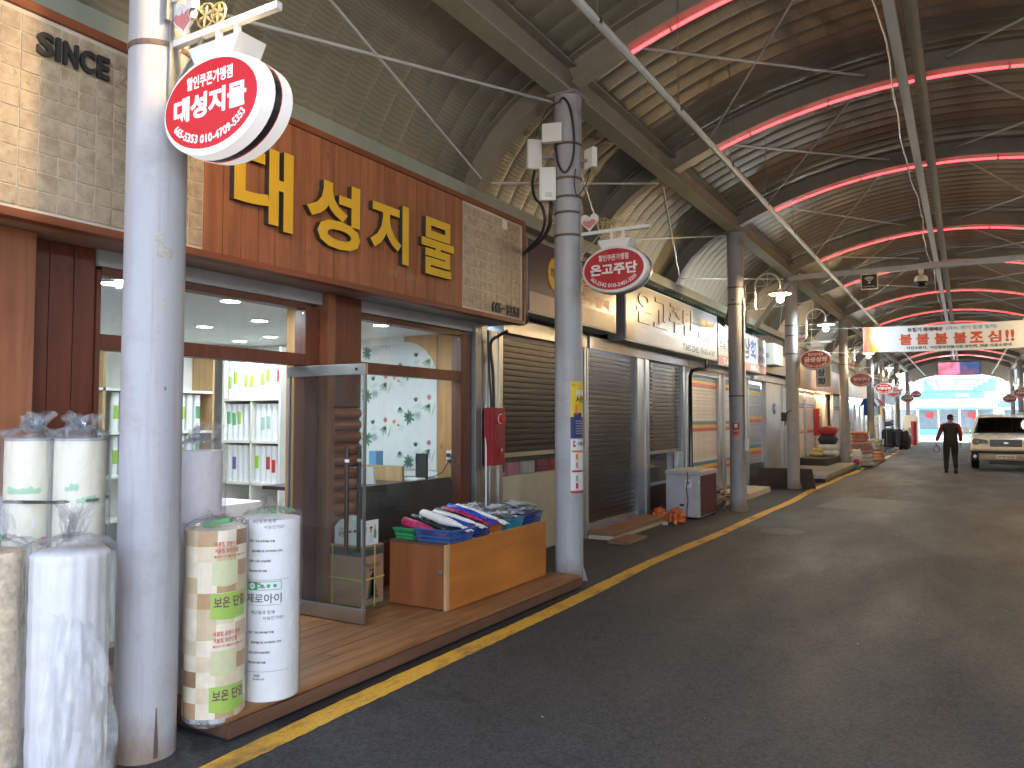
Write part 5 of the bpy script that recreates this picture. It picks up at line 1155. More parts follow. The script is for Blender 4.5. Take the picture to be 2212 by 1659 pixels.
# c: two cream rolls tied together with a black strap
pbr('cream_glow', (.74, .69, .53), .55, 0, .04, 3, .08, 12)
for k, (c, txt) in enumerate((((-4.02, 2.10), None), ((-3.80, 2.22), 'Funny'))):
    g = thing('flooring_roll', ['cream flooring roll with green leaf print tied beside its twin by the brown panel', 'cream flooring roll with a pencil script print tied beside the column'][k], 'roll', (c[0], c[1], .12))
    core(MB(), c, .115, .121, 1.50).build('roll', 'cream_glow', g, smooth=True); MB().lathe([(.1, 0), (.116, 0), (.1165, .012), (.09, .014)], 32, (c[0], c[1], 1.492)).build('end_rim', 'p_grey', g)
    MB().lathe([(.001, .004), (.03, .004)], 12, (c[0]+.02, c[1], 1.502)).build('core_cap', 'p_blue', g)
    a0 = math.atan2(-c[1], -c[0])
    def on(x, y, d, c=c): a = a0+x/.1165; return (c[0]+.1172*math.cos(a), c[1]+.1172*math.sin(a), y)
    m = MB(); rg = random.Random(k)
    for j in range(9): 
        x0 = -.10+j*.017 if k == 0 else -.055+(j % 3)*.02+(j//3)*.05; z0 = 1.235 if k == 0 else (1.25 if j < 3 else 1.19); hh = rg.uniform(.02, .045)
        m.add([on(x0+.012*math.cos(t), z0+hh*.5+hh*.5*math.sin(t), 0) for t in [2*PI*q/8 for q in range(8)]], [tuple(range(8))])
    m.build('leaf_print', pbr('leafprint', (.32, .55, .36), .6) if k == 0 else 'leafprint', g)
    if k == 0:
        m = MB(); m.add([on(-.055+x, 1.075+z, 0) for x, z in ((0, 0), (.075, .004), (.075, .032), (0, .028))], [(0, 1, 2, 3)]); m.build('label_patch', 'p_white', g)
        m = MB(); m.text('●', lambda x, y, d: on(.04+x, .98+y, d), 0, 0, h=.045); m.text('●', lambda x, y, d: on(.02+x, .93+y, d), 0, 0, h=.03); m.build('flower_print', 'p_pink', g)
    else: MB().text('La Funny', lambda x, y, d: on(-.10+x, .975+y, d), -.01, 0, w=.15, sub=1).build('script_print', 'p_grey', g)
    film_shell('wrap', c, .124, .13, 1.515, g, 'film', 11+k, .07, .012, loose=.018, wisps=8)
st_ = settag(MB().tube([(-4.02-.132, 2.10-.02, 1.205), (-4.02-.02, 2.10-.135, 1.20), (-3.80+.03, 2.22-.135, 1.20), (-3.80+.132, 2.22, 1.205), (-3.80+.02, 2.22+.135, 1.205), (-4.02-.03, 2.10+.135, 1.205)], .008, 6, closed=True).build('strap', 'black'), 'black strap tied around the two cream flooring rolls', 'strap')
# d: pinkish white wrapped roll behind the column
gd = thing('foam_roll', 'pinkish white roll wrapped in cloudy plastic between the column and the shop window', 'roll', (-3.72, 2.86, .12))
pbr('roll_pink', (.68, .61, .62), .6, 0, .05, 4, .3, 8); c = (-3.72, 2.84); core(MB(), c, .13, .122, 1.42).build('roll', 'roll_pink', gd, smooth=True); film_shell('wrap', c, .136, .13, 1.44, gd, 'film', 21, .08, .01, loose=.014)
# e: insulation roll printed with beige tiles
ge = thing('insulation_roll', 'insulation wallpaper roll printed with beige and brown tiles and lime green bands', 'roll', (-3.34, 2.68, .12))
c = (-3.335, 2.665); R = .152
for n, cc in (('tl_a', (.66, .55, .38)), ('tl_b', (.56, .44, .27)), ('tl_c', (.44, .27, .13)), ('tl_d', (.30, .16, .07)), ('tl_e', (.74, .66, .50))): pbr(n, cc, .5, 0, .12, 14, .1, 30)
m = MB(); n = 40; rows = 12; rg = random.Random(12)
for j in range(rows):
    z0, z1 = .125+j*.0765, .125+(j+1)*.0765
    for k in range(n):
        if k % 4 == 0: m.mat(rg.choice([0, 0, 1, 4, 4, 1, 2, 2, 3]) if (j+k//4) % 2 else rg.choice([0, 4, 4, 1]))
        a, b = 2*PI*k/n, 2*PI*(k+1)/n
        m.add([(c[0]+R*math.cos(a), c[1]+R*math.sin(a), z0), (c[0]+R*math.cos(b), c[1]+R*math.sin(b), z0), (c[0]+R*math.cos(b), c[1]+R*math.sin(b), z1), (c[0]+R*math.cos(a), c[1]+R*math.sin(a), z1)], [(0, 1, 2, 3)])
m.mat(0); m.lathe([(R, 0), (.03, .004), (.02, -.03), (.001, -.03)], n, (c[0], c[1], 1.043)); m.build('roll', ['tl_a', 'tl_b', 'tl_c', 'tl_d', 'tl_e'], ge)
AE = math.atan2(-c[1], -c[0])+.22
def onE(x, y, d, o=.0012): a = AE+x/R; return (c[0]+(R+o)*math.cos(a), c[1]+(R+o)*math.sin(a), y)
def bandE(x0, x1, z0, z1, mat, name, o=.0008): return MB().grid(lambda u, v: onE(x0+(x1-x0)*u, z0+(z1-z0)*v-.012*math.sin(PI*u)*(1 if v < .5 else 0), 0, o), 12, 1).build(name, mat, ge, smooth='all')
for z in (.16, .615):
    bandE(-.055, .14, z, z+.12, 'p_lime', 'green_band'); MB().text('보온 단열', lambda x, y, d: onE(-.04+x, z+.048+y, d, .002), .03, 0, w=.17, h=.055, sub=2).build('lettering', 'p_brown', ge)
for z in (.525, .965):
    m = MB(); m.text('여름철 곰팡이 방지', lambda x, y, d: onE(-.04+x, z+y, d), .02, 0, w=.14, h=.024, sub=1); m.text('겨울철 보온단열', lambda x, y, d: onE(-.04+x, z-.032+y, d), .02, 0, w=.12, h=.024, sub=1); m.text('■곰팡이 방지 ■결로방지 ■보온단열', lambda x, y, d: onE(-.04+x, z-.055+y, d), .01, 0, w=.17, h=.012, sub=1); m.build('lettering', 'p_red', ge)
pbr('pale_lime', (.58, .57, .33), .5)
for z in (.34, .78): bandE(-.05, .08, z, z+.115, 'pale_lime', 'text_panel')
film_shell('wrap', c, .155, .128, 1.05, ge, 'film_clear', 31, .035, .004, n=44, loose=.006); MB().lathe([(.12, -.05), (.15, -.02), (.153, .004)], 28, (c[0], c[1], .122)).build('bag_bottom', 'film_milky', ge)
MB().obox((c[0]+.05, c[1]-.03, 1.075), (.9, .4, .2), (-.4, .9, 0), (0, 0, 1), .07, .02, .012).build('green_tag', 'p_green', ge)
# f: white printed roll
gf = thing('insulation_roll', 'white wallpaper roll with black printed Korean lines and a green eco badge', 'roll', (-3.27, 3.0, .12))
c = (-3.285, 2.985); R2 = .152; core(MB(), c, R2, .121, 1.06, 44).build('roll', 'paper_white', gf, smooth=True)
AF = math.atan2(-c[1], -c[0])-.02
def onF(x, y, d, o=.0014): a = AF+x/R2; return (c[0]+(R2+o)*math.cos(a), c[1]+(R2+o)*math.sin(a), y)
m = MB()
def tF(s, x, z, h, b=.03, w=None): m.text(s, lambda px, py, d: onF(x+px, z+py, d), b, 0, h=h, w=w, sub=1)
for z0 in (.0, .475):
    for k, s in enumerate(('항균력으로 유해세균 박멸', '항균제품으로 유아에게도 안전', '고급 느낌의 3D입체감', '방한,보온 효과 제품')): tF(s, -.115 if k != 1 else -.10, z0+.475-k*.052, .0125)
    tF('세균들과 함께', -.10, z0+.575, .020, .0); tF('사실건가요?', -.035, z0+.545, .020, .0)
    tF('KGS', -.078, z0+.252, .013); tF('케이지에스 금강', -.085, z0+.235, .009)
    m.grid(lambda u, v: onF(-.14+.24*u, z0+.277+.0015*v, 0), 12, 1)
tF('제로아이', -.13, .632, .050, .01, w=.19)
m.grid(lambda u, v: onF(-.13+.19*u, .622+.0015*v, 0), 10, 1)
m.build('lettering', 'p_blackink', gf)
pbr('eco_green', (.03, .30, .12), .5)
def ring_(x0, x1, z0, z1, t): 
    q = MB()
    for a, b, c_, d_ in ((x0, x1, z0, z0+t), (x0, x1, z1-t, z1), (x0, x0+t, z0, z1), (x1-t, x1, z0, z1)): q.grid(lambda u, v: onF(a+(b-a)*u, c_+(d_-c_)*v, 0), 8, 1)
    return q
q = ring_(-.12, .06, .70, .745, .003); q.grid(lambda u, v: onF(-.12+.055*u, .70+.045*v, 0, .0016), 5, 1)
for x in (-.04, -.008, .025): q.add([onF(x+.010*math.cos(t), .722+.010*math.sin(t), 0, .0017) for t in [2*PI*k/10 for k in range(10)]], [tuple(range(10))])
q.build('eco_badge', 'eco_green', gf); MB().add([onF(-.095+.017*math.cos(t), .722+.017*math.sin(t), 0, .0022) for t in [2*PI*k/16 for k in range(16)]], [tuple(range(16))]).build('eco_disc', 'p_white', gf)
film_shell('wrap', c, .155, .125, 1.07, gf, 'film_clear', 41, .05, .003, n=44, loose=.006)
m = MB()
for k in range(7):
    a = AF-.6+k*.33; m.add([(c[0]+rr_*math.cos(a+da), c[1]+rr_*math.sin(a+da), zz) for rr_, da, zz in ((.14, -.05, 1.098), (.14, .06, 1.099), (.09, .09, 1.118), (.09, -.08, 1.118))], [(0, 1, 2, 3)])
m.build('green_print', 'p_green', gf)
# ------------------------------------------------------------------ open glass door
gd_ = thing('glass_door', 'open frameless glass door with steel rails and dark bar handles', 'door', (-4.5, 4.28, .12))
MB().box(-4.52, -3.77, 4.274, 4.286, .232, 1.925).build('glass_pane', 'door_glass', gd_)
MB().box(-4.54, -3.752, 4.262, 4.298, 1.925, 2.005).build('top_rail', 'stainless_h', gd_, bevel=.003); MB().box(-4.54, -3.752, 4.262, 4.298, .128, .232).build('bottom_rail', 'stainless_h', gd_, bevel=.003)
MB().box(-3.769, -3.752, 4.27, 4.29, .233, 1.924).build('edge_strip', 'galv', gd_); MB().box(-4.535, -4.52, 4.27, 4.29, .233, 1.924).build('edge_strip', 'galv', gd_)
MB().lathe([(.001, .002), (.012, .002), (.012, 0)], 10, (0, 0, 0)).v and MB().prism([(-3.83+.012*math.cos(a), 1.965+.012*math.sin(a)) for a in [k*PI/5 for k in range(10)]], 'y', 4.258, 4.2618).build('lock', 'black', gd_)
for s, x in ((-1, -3.88), (1, -3.86)):
    Y = 4.28+s*.055
    h = MB().tube([(x, Y, .62), (x, Y, 1.40)], .0165, 10).build('handle', 'dark_brown', gd_, smooth=True)
    for z in (.78, 1.24): MB().tube([(x, Y, z), (x, 4.28+s*.007, z)], .009, 8).build('standoff', 'chrome', h)
    MB().lathe([(.0172, 0), (.0172, .022)], 12, (x, Y, 1.285)).build('white_tape', 'p_white', h)
# ------------------------------------------------------------------ carton, bag carton, display cabinet
pbr('cardboard', (.34, .20, .11), .75, 0, .08, 6, .1, 30, .2); pbr('carton_ink', (.045, .07, .05), .7)
cx0, cx1, cy0, cy1, cz0, cz1 = -4.40, -4.06, 4.60, 4.86, .122, .605
ct = thing('cardboard_box', 'brown cardboard box printed with a pine tree and tied with yellow straps', 'box', (-4.23, 4.73, .12))
MB().box(cx0, cx1, cy0, cy1, cz0, cz1).build('carton', 'cardboard', ct, bevel=.006)
for z0, z1 in ((.525, .575), (.578, .590), (.128, .145)):
    MB().box(cx1+.0005, cx1+.0015, cy0+.008, cy1-.008, z0, z1).build('print_band', 'carton_ink', ct); MB().box(cx0+.008, cx1-.008, cy0-.0015, cy0-.0005, z0, z1).build('print_band', 'carton_ink', ct)
m = MB(); m.text('Pine Heim', fx(cx1+.0015, cy0+.04, .43), .005, 0, w=.17, h=.042); m.prism([(cy0+.09, .405), (cy0+.16, .405), (cy0+.16, .42), (cy0+.09, .42)], 'x', cx1+.0004, cx1+.0014)
rg = random.Random(2)
for k in range(9):
    z = .2+k*.021; w = .062*(1-k/10)+.012
    m.add([(cx1+.0016, cy0+.125-w-.01*rg.random(), z-.012), (cx1+.0016, cy0+.125+w+.01*rg.random(), z-.016), (cx1+.0016, cy0+.13, z+.035)], [(0, 1, 2)])
m.prism([(cy0+.118, .178), (cy0+.132, .178), (cy0+.129, .23), (cy0+.121, .23)], 'x', cx1+.0006, cx1+.0015); m.text('친환경마루', fx(cx1+.0015, cy0+.07, .155), 0, 0, w=.10, h=.02); m.build('lettering', 'carton_ink', ct); MB().text('친환경벽지 조', fy(cy0-.0016, cx0+.05, .33), .01, 0, w=.20, h=.03).build('lettering', 'carton_ink', ct)
pbr('strap_yellow', (.62, .47, .10), .4)
m = MB()
for a in (cx0-.003, cx1+.0028): m.box(a, a+.0012, cy0-.002, cy1+.002, .34, .352); m.box(a, a+.0012, cy0+.14, cy0+.153, cz0+.002, cz1)
for b in (cy0-.0045, cy1+.003): m.box(cx0-.002, cx1+.004, b, b+.0012, .34, .352)
m.box(cx0+.03, cx0+.042, cy0-.0045, cy0-.0033, cz0+.004, cz1); m.build('strap', 'strap_yellow', ct)
bc = thing('bottle_carton', 'white six pack bottle carton with green bottle print standing on the cardboard box', 'carton', (-4.2, 4.72, .606))
MB().prism([(-4.37, .607), (-4.07, .607), (-4.07, .765), (-4.13, .80), (-4.19, .80), (-4.195, .83), (-4.25, .83), (-4.255, .80), (-4.31, .80), (-4.37, .745)], 'y', 4.625, 4.70).build('carton', 'paper_white', bc)
MB().box(-4.07, -4.0675, 4.627, 4.80, .607, .80).build('side_flap', 'paper_white', bc)
m = MB(); m.text('우린', fy(4.623, -4.33, .665), .02, 0, w=.06, h=.045); m.text('이제', fy(4.623, -4.325, .715), .01, 0, w=.045, h=.022); m.build('lettering', 'carton_ink', bc)
m = MB(); m.prism([(-4.255, .64), (-4.225, .64), (-4.225, .69), (-4.235, .71), (-4.235, .74), (-4.245, .74), (-4.245, .71), (-4.255, .69)], 'y', 4.6215, 4.6245); m.build('bottle_print', 'p_green', bc); m = MB()
for y0 in (4.745,): m.prism([(y0, .655), (y0+.03, .655), (y0+.03, .71), (y0+.02, .73), (y0+.02, .76), (y0+.01, .76), (y0+.01, .73), (y0, .71)], 'x', -4.0672, -4.0660)
m.build('bottle_print', 'p_green', bc); MB().text('소주', lambda x, y, d: (-4.0662, 4.635+x, .70+y), .02, 0, w=.03, h=.05).build('lettering', 'p_green', bc)
m = MB(); m.prism([(4.685, .62), (4.74, .62), (4.735, .68), (4.715, .70), (4.69, .68)], 'x', -4.0672, -4.0664); m.build('shirt_print', 'p_mist', bc); m = MB(); m.prism([(4.712+.014*math.cos(t), .722+.022*math.sin(t)) for t in [k*PI/6 for k in range(12)]], 'x', -4.0671, -4.0661); m.build('face_print', 'p_skin', bc)
m = MB(); m.prism([(4.712+.017*math.cos(t), .735+.018*math.sin(t)) for t in [k*PI/8 for k in range(9)]], 'x', -4.067, -4.0658); m.build('hair_print', 'p_blackink', bc)
cb_ = thing('display_cabinet', 'low orange plywood cabinet on the deck carrying the plastic baskets', 'cabinet', (-3.75, 5.7, .12))
X0, X1, Y0_, Y1_, Z0_, Z1_ = -4.03, -3.46, 4.90, 6.50, .122, .63
MB().box(X0, X1-.02, Y0_+.02, Y1_, Z0_+.01, Z1_-.02).build('carcass', 'cabinet_side', cb_); MB().box(X1-.019, X1, Y0_+.03, Y1_+.01, Z0_, Z1_).build('front_panel', 'cabinet_orange', cb_, bevel=.002)
MB().box(X0, X1-.035, Y0_, Y0_+.019, Z0_+.005, Z1_-.02).build('side_door', 'cabinet_side', cb_, bevel=.002); MB().box(X1-.033, X1-.004, Y0_-.006, Y0_+.029, Z0_, Z1_-.003).build('corner_strip', 'pale_wood', cb_, bevel=.003)
MB().box(X0, X1-.021, Y0_, Y1_, Z1_-.019, Z1_).build('top_board', 'deck_edge', cb_); MB().box(X1-.019, X1-.001, Y0_+.03, Y1_+.01, Z1_+.0005, Z1_+.006).build('top_edge', 'pale_wood', cb_)
lt = MB().box(X1-.09, X1-.045, Y0_-.012, Y0_-.001, .40, .425).build('latch', 'galv', cb_)
# baskets
def basket(name, mat, x0, x1, y0, y1, z, h, label):
    r = thing(name, label, 'basket', ((x0+x1)/2, (y0+y1)/2, z), 'plastic baskets on the orange cabinet')
    t = .02; m = MB(); m.box(x0+t, x1-t, y0+t, y1-t, z, z+.006); m.build('base', mat, r)
    m = MB(); N = 14
    def side(a, b, A, B, n):
        for k in range(n+1):
            f = k/n; p = (a[0]+(b[0]-a[0])*f, a[1]+(b[1]-a[1])*f, z+.003); q = (A[0]+(B[0]-A[0])*f, A[1]+(B[1]-A[1])*f, z+h); m.bar(p, q, .007, .004)
        for f in (.12, .45, .95): m.bar(tuple(a[i]+(A[i]-a[i])*f for i in (0, 1))+(z+h*f,), tuple(b[i]+(B[i]-b[i])*f for i in (0, 1))+(z+h*f,), .005, .012)
    L = [(x0+t, y0+t), (x1-t, y0+t), (x1-t, y1-t), (x0+t, y1-t)]; U = [(x0, y0), (x1, y0), (x1, y1), (x0, y1)]
    for k in range(4): side(L[k], L[(k+1) % 4], U[k], U[(k+1) % 4], max(5, int(math.dist(U[k], U[(k+1) % 4])/.017)))
    m.build('lattice_wall', mat, r)
    m = MB(); m.tube([(*p, z+h) for p in U], .008, 6, closed=True); m.build('rim', mat, r); return r
for n, c in (('b_blue', (.035, .085, .26)), ('b_navy', (.02, .035, .16)), ('b_green', (.02, .26, .09)), ('b_orange', (.45, .13, .015)), ('b_teal', (.02, .19, .27))): pbr(n, c, .35)
ZT_ = .632
basket('plastic_basket', 'b_green', -4.02, -3.81, 4.93, 5.12, ZT_, .085, 'green lattice plastic basket at the back of the cabinet'); basket('plastic_basket', 'b_blue', -3.79, -3.43, 4.91, 5.24, ZT_, .10, 'blue lattice plastic basket at the corner of the cabinet holding bag rolls')
basket('plastic_basket', 'b_navy', -3.85, -3.44, 5.26, 5.50, ZT_, .09, 'navy lattice plastic basket second along the cabinet'); basket('plastic_basket', 'b_orange', -3.85, -3.46, 5.52, 5.74, ZT_, .085, 'orange lattice plastic basket in the middle of the row')
basket('plastic_basket', 'b_teal', -3.85, -3.45, 5.76, 6.08, ZT_, .09, 'teal lattice plastic basket with grey plastic bags'); basket('plastic_basket', 'b_navy', -3.85, -3.46, 6.10, 6.44, ZT_, .10, 'dark blue lattice plastic basket at the column end of the cabinet')
for n, c in (('bag_magenta', (.42, .02, .10)), ('bag_black', (.012, .012, .014)), ('bag_white', (.75, .74, .72)), ('bag_blue', (.015, .06, .42)), ('bag_grey', (.42, .44, .46))): pbr(n, c, .28, 0, .1, 20, .5, 30)
def bagroll(x0, y0, z0, x1, y1, z1, r, mat, label):
    a, b = Vector((x0, y0, z0)), Vector((x1, y1, z1)); pts = [a.lerp(b, t) for t in (0, .03, .3, .55, .7, .85, 1)]; rs = [r*.8, r, r, r*.95, r*.8, r*.55, r*.3]
    m = MB(); m.tube(pts, rs, 14); 
    for i, v in enumerate(m.v): m.v[i] = (v[0]+random.uniform(-.0015, .0015), v[1]+random.uniform(-.0015, .0015), v[2]+random.uniform(-.002, .002))
    d = (b-a).normalized(); s_ = d.cross(Vector((0, 0, 1))).normalized()
    def tail(u, v): p = b.lerp(b+d*.10, v)+s_*(u-.5)*(.03+.07*v)+Vector((0, 0, -.02*v+.006*math.sin(u*9+v*4))); return tuple(p)
    root = m.build('bag_roll', mat, None, smooth='all'); settag(root, label, 'bag roll', 'rolls of plastic bags in the baskets'); MB().grid(tail, 6, 5).build('loose_end', mat, root, smooth='all'); return root
bagroll(-3.97, 5.0, .765, -3.62, 4.99, .70, .042, 'bag_magenta', 'magenta plastic bag roll leaning over the blue corner basket'); bagroll(-3.96, 5.10, .79, -3.6, 5.07, .715, .035, 'bag_black', 'black plastic bag roll lying beside the magenta one')
bagroll(-3.93, 5.19, .81, -3.50, 5.14, .745, .043, 'bag_white', 'thick white plastic bag roll across the blue corner basket'); bagroll(-3.92, 5.31, .78, -3.52, 5.27, .74, .03, 'bag_blue', 'blue plastic bag roll next to the thick white one')
bagroll(-3.95, 5.38, .80, -3.5, 5.34, .745, .03, 'bag_white', 'slim white plastic bag roll over the navy basket'); bagroll(-3.97, 5.44, .815, -3.55, 5.41, .75, .028, 'bag_black', 'slim black plastic bag roll over the navy basket')
bagroll(-3.96, 5.52, .815, -3.52, 5.49, .745, .033, 'bag_magenta', 'magenta plastic bag roll over the orange basket'); bagroll(-3.96, 5.61, .825, -3.52, 5.57, .75, .036, 'bag_blue', 'blue plastic bag roll over the orange basket'); bagroll(-3.94, 5.70, .82, -3.48, 5.66, .745, .03, 'bag_white', 'white plastic bag roll beside the blue one over the orange basket')
film('film_grey', .55, (.7, .72, .74), 20, .3)
def bagpile(x0, x1, y0, y1, z, h, label, seed):
    rg = random.Random(seed); m = MB()
    for k in range(34):
        y = rg.uniform(y0, y1); zz = z+rg.uniform(0, h); w = rg.uniform(.02, .06); ph = rg.uniform(0, 6); xa, xb = x0+rg.uniform(-.03, .05), x1+rg.uniform(-.06, .03)
        m.grid(lambda u, v: (xa+(xb-xa)*u, y+(v-.5)*w+.006*math.sin(u*14+ph), zz+.012*math.sin(u*11+ph)+.012*math.sin(PI*u)+(v-.5)*.02*math.sin(u*5+ph)), 14, 2)
    return settag(m.build('bag_pile', ['film_grey', 'bag_grey'][seed % 2], None, smooth='all'), label, 'plastic bags')
bagpile(-3.92, -3.46, 5.80, 6.05, .69, .085, 'pile of clear grey plastic bags in the teal basket', 2); bagpile(-3.9, -3.48, 6.13, 6.42, .70, .10, 'bundle of striped grey plastic bags in the dark blue basket', 3); bagpile(-3.98, -3.7, 5.68, 5.95, .72, .10, 'crumpled grey plastic bags heaped at the back of the row', 4)
# red jar and small boxes behind the cabinet end
o = MB().lathe([(.001, 0), (.09, 0), (.095, .05), (.095, .26), (.07, .30), (.001, .30)], 18, (-3.62, 6.62, .121)).build('red_tub', 'p_magenta', None, smooth=True); settag(o, 'dark red plastic tub between the cabinet and the column', 'tub')
for k in range(2): settag(MB().box(-3.86, -3.70, 6.56, 6.66, .121+k*.2, .318+k*.2).build('white_box', 'p_lightgrey', None, bevel=.004), ['small pale box on the deck behind the cabinet', 'small pale box stacked on another behind the cabinet'][k], 'box')
# ------------------------------------------------------------------ fire box, security camera, leaning stick
pbr('fire_red', (.30, .018, .025), .35, 0, .08)
fb = thing('fire_alarm_box', 'tall red fire alarm box with a round lamp on the steel jamb', 'alarm box', (-4.32, 7.0, 1.1))
MB().box(-4.40, -4.28, 6.88, 7.12, 1.11, 1.72).build('case', 'fire_red', fb, bevel=.008); MB().box(-4.279, -4.275, 6.90, 7.10, 1.13, 1.70).build('door', 'fire_red', fb, bevel=.002)
MB().tube([(-4.276, 7.02, 1.60), (-4.235, 7.02, 1.60)], .045, 16).build('lamp', 'p_red', fb); MB().tube([(-4.276, 7.02, 1.60), (-4.27, 7.02, 1.60)], .055, 16).build('ring', 'p_white', fb); MB().tube([(-4.276, 7.02, 1.24), (-4.26, 7.02, 1.24)], .05, 16).build('bell', 'fire_red', fb); MB().box(-4.276, -4.258, 7.01, 7.03, 1.255, 1.285).build('button', 'p_white', fb)
cable([(-4.35, 7.0, 1.72), (-4.36, 7.0, 2.1), (-4.37, 6.97, 2.4), (-4.35, 7.1, 2.5), (-4.3, 7.2, 2.56)], .018, 'black cable rising from the fire alarm box'); cable([(-4.35, 6.95, 1.72), (-4.37, 6.94, 2.2), (-4.38, 6.93, 2.55)], .012, 'thin black cable rising beside the fire alarm box')
o = MB().tube([(-4.30, 6.78, .13), (-4.40, 6.92, 1.75)], .011, 7).build('stick', 'white_plastic'); settag(o, 'thin white pole leaning against the steel jamb', 'pole')
cc = thing('security_camera', 'small black security camera under the dark sign', 'camera', (-4.2, 7.42, 2.70)); MB().lathe([(.001, -.05), (.035, -.04), (.05, 0), (.05, .03), (.03, .05), (.03, .085)], 16, (-4.2, 7.40, 2.695)).build('dome', 'black_gloss', cc, smooth=True); MB().box(-4.24, -4.16, 7.36, 7.44, 2.781, 2.79).build('mount', 'black', cc)
# ------------------------------------------------------------------ freezer, onion bags, rack, boards
pbr('freezer_white', (.55, .53, .55), .4, 0, .06, 4, 0, 40, .35, (.30, .24, .22))
fz = thing('chest_freezer', 'old white chest freezer with a dark red end standing before the shutters', 'freezer', (-3.93, 12.6, 0))
MB().box(-4.22, -3.66, 12.1, 13.05, .03, .70).build('body', 'freezer_white', fz, bevel=.012); MB().box(-4.23, -3.65, 12.09, 13.06, .702, .77).build('lid', 'freezer_white', fz, bevel=.012)
MB().box(-3.659, -3.652, 12.13, 13.02, .05, .69).build('end_panel', pbr('maroon', (.085, .016, .02), .35), fz); bpy.data.objects[fz.children[0].name]
MB().box(-3.90, -3.79, 12.093, 12.099, .50, .63).build('sticker', 'p_white', fz); MB().add([(-3.845+.032*math.cos(t), 12.0915, .575+.032*math.sin(t)) for t in [2*PI*k/16 for k in range(16)]], [tuple(range(16))]).build('sticker_print', 'p_grey', fz)
MB().box(-3.99, -3.92, 12.094, 12.099, .20, .235).build('vent_hole', 'black', fz); MB().box(-3.68, -3.66, 12.094, 12.099, .56, .62).build('hinge', 'p_white', fz)
for x in (-4.19, -3.69):
    for y in (12.14, 13.0): MB().box(x-.02, x+.02, y-.02, y+.02, 0, .029).build('foot', 'black', fz)
MB().tube([(-3.86+.012*math.sin(k*.9), 12.085, .76-k*.053) for k in range(15)], .009, 5).build('chain', 'rust_dark', fz)
pbr('onion', (.68, .17, .05), .4, 0, .2, 20); pbr('net_red', (.55, .10, .05), .5)
def netbag(cx, cy, z0, r, label, seed):
    g = thing('onion_bag', label, 'bag', (cx, cy, z0)); rg = random.Random(seed); pts = []
    for n_, rad, zz in ((8, .70, .042), (1, 0, .045), (4, .34, .06), (7, .60, .105), (3, .25, .125), (4, .32, .165)):
        for k in range(n_):
            a = 2*PI*k/n_+zz*20+rg.uniform(-.15, .15); pts.append((cx+r*rad*math.cos(a), cy+r*rad*math.sin(a), z0+zz+rg.uniform(-.006, .006), rg.uniform(.038, .046)))
    for p in pts: MB().lathe([(.001, -p[3])]+[(p[3]*math.cos(t), p[3]*math.sin(t)) for t in (-1.1, -.5, 0, .5, 1.1)]+[(.001, p[3])], 10, p[:3]).build('onion', 'onion', g, smooth='all')
    MB().tube([(cx, cy, z0+.20), (cx+.01, cy-.01, z0+.222), (cx+.03, cy-.02, z0+.235)], [.02, .008, .014], 8).build('net_knot', 'net_red', g)
    m = MB()
    for j in range(8):
        a = j*PI/8; pr = [(r*1.02*math.cos(t)*math.cos(a), r*1.02*math.cos(t)*math.sin(a), .105+.115*math.sin(t)) for t in [PI*q/10 for q in range(-2, 13)]]; m.tube([(cx+x, cy+y, z0+z) for x, y, z in pr], .0015, 4)
    m.build('net', 'net_red', g)
netbag(-4.12, 11.50, .01, .15, 'red net bag of onions touching the steel post', 1); netbag(-3.86, 11.55, .01, .155, 'red net bag of onions next to the freezer', 2)
settag(MB().lathe([(.001, -.035), (.03, -.02), (.035, 0), (.03, .02), (.001, .035)], 10, (-3.80, 11.30, .037)).build('loose_onion', 'onion', None, smooth='all'), 'single loose onion on the ground before the net bags', 'onion'); settag(MB().box(-3.98, -3.90, 11.22, 11.28, 0.001, .05).build('stone_block', 'p_lightgrey', None, bevel=.01), 'small white stone block by the step', 'block')
pr = thing('wooden_rack', 'slatted wooden rack lying on its back behind the freezer', 'rack', (-3.7, 14.2, 0))
for k in range(7):
    t = k/6; MB().bar((-4.2+.5*t, 13.35, .30-.26*t), (-4.2+.5*t+.0, 14.7, .36-.26*t), .055, .018).build('slat', 'old_wood', pr)
for y in (13.42, 14.6): MB().bar((-4.25, y, .30), (-3.62, y, .02), .03, .05).build('rail', 'old_wood', pr)
MB().bar((-3.95, 13.4, .22), (-3.92, 13.45, .42), .07, .03).build('leg', 'old_wood', pr); MB().bar((-3.70, 13.45, .06), (-3.62, 13.4, .20), .06, .03).build('leg', 'old_wood', pr)
o = MB().prism([(-4.3, .0), (-2.98, .0), (-3.06, .45), (-4.3, .45)], 'y', 18.78, 18.82).build('dark_board', 'dark_brown', None, bevel=.006); settag(o, 'dark brown board standing across the foot of the cross beam column', 'board')
pf = thing('concrete_platform', 'low grey platform before the curtain shop', 'platform', (-3.7, 23.5, 0)); bx('slab', 'concrete', pf, -4.35, -3.02, 20.6, 26.6, .10, .2, bevel=.01); bx('body', 'dark_brown', pf, -4.35, -3.05, 20.65, 26.55, 0, .099)
pf2 = bx('dark_plinth', 'dark_brown', None, -4.38, -3.55, 24.6, 27.3, .201, .42, bevel=.01); settag(pf2, 'dark plinth under the cushions', 'plinth')
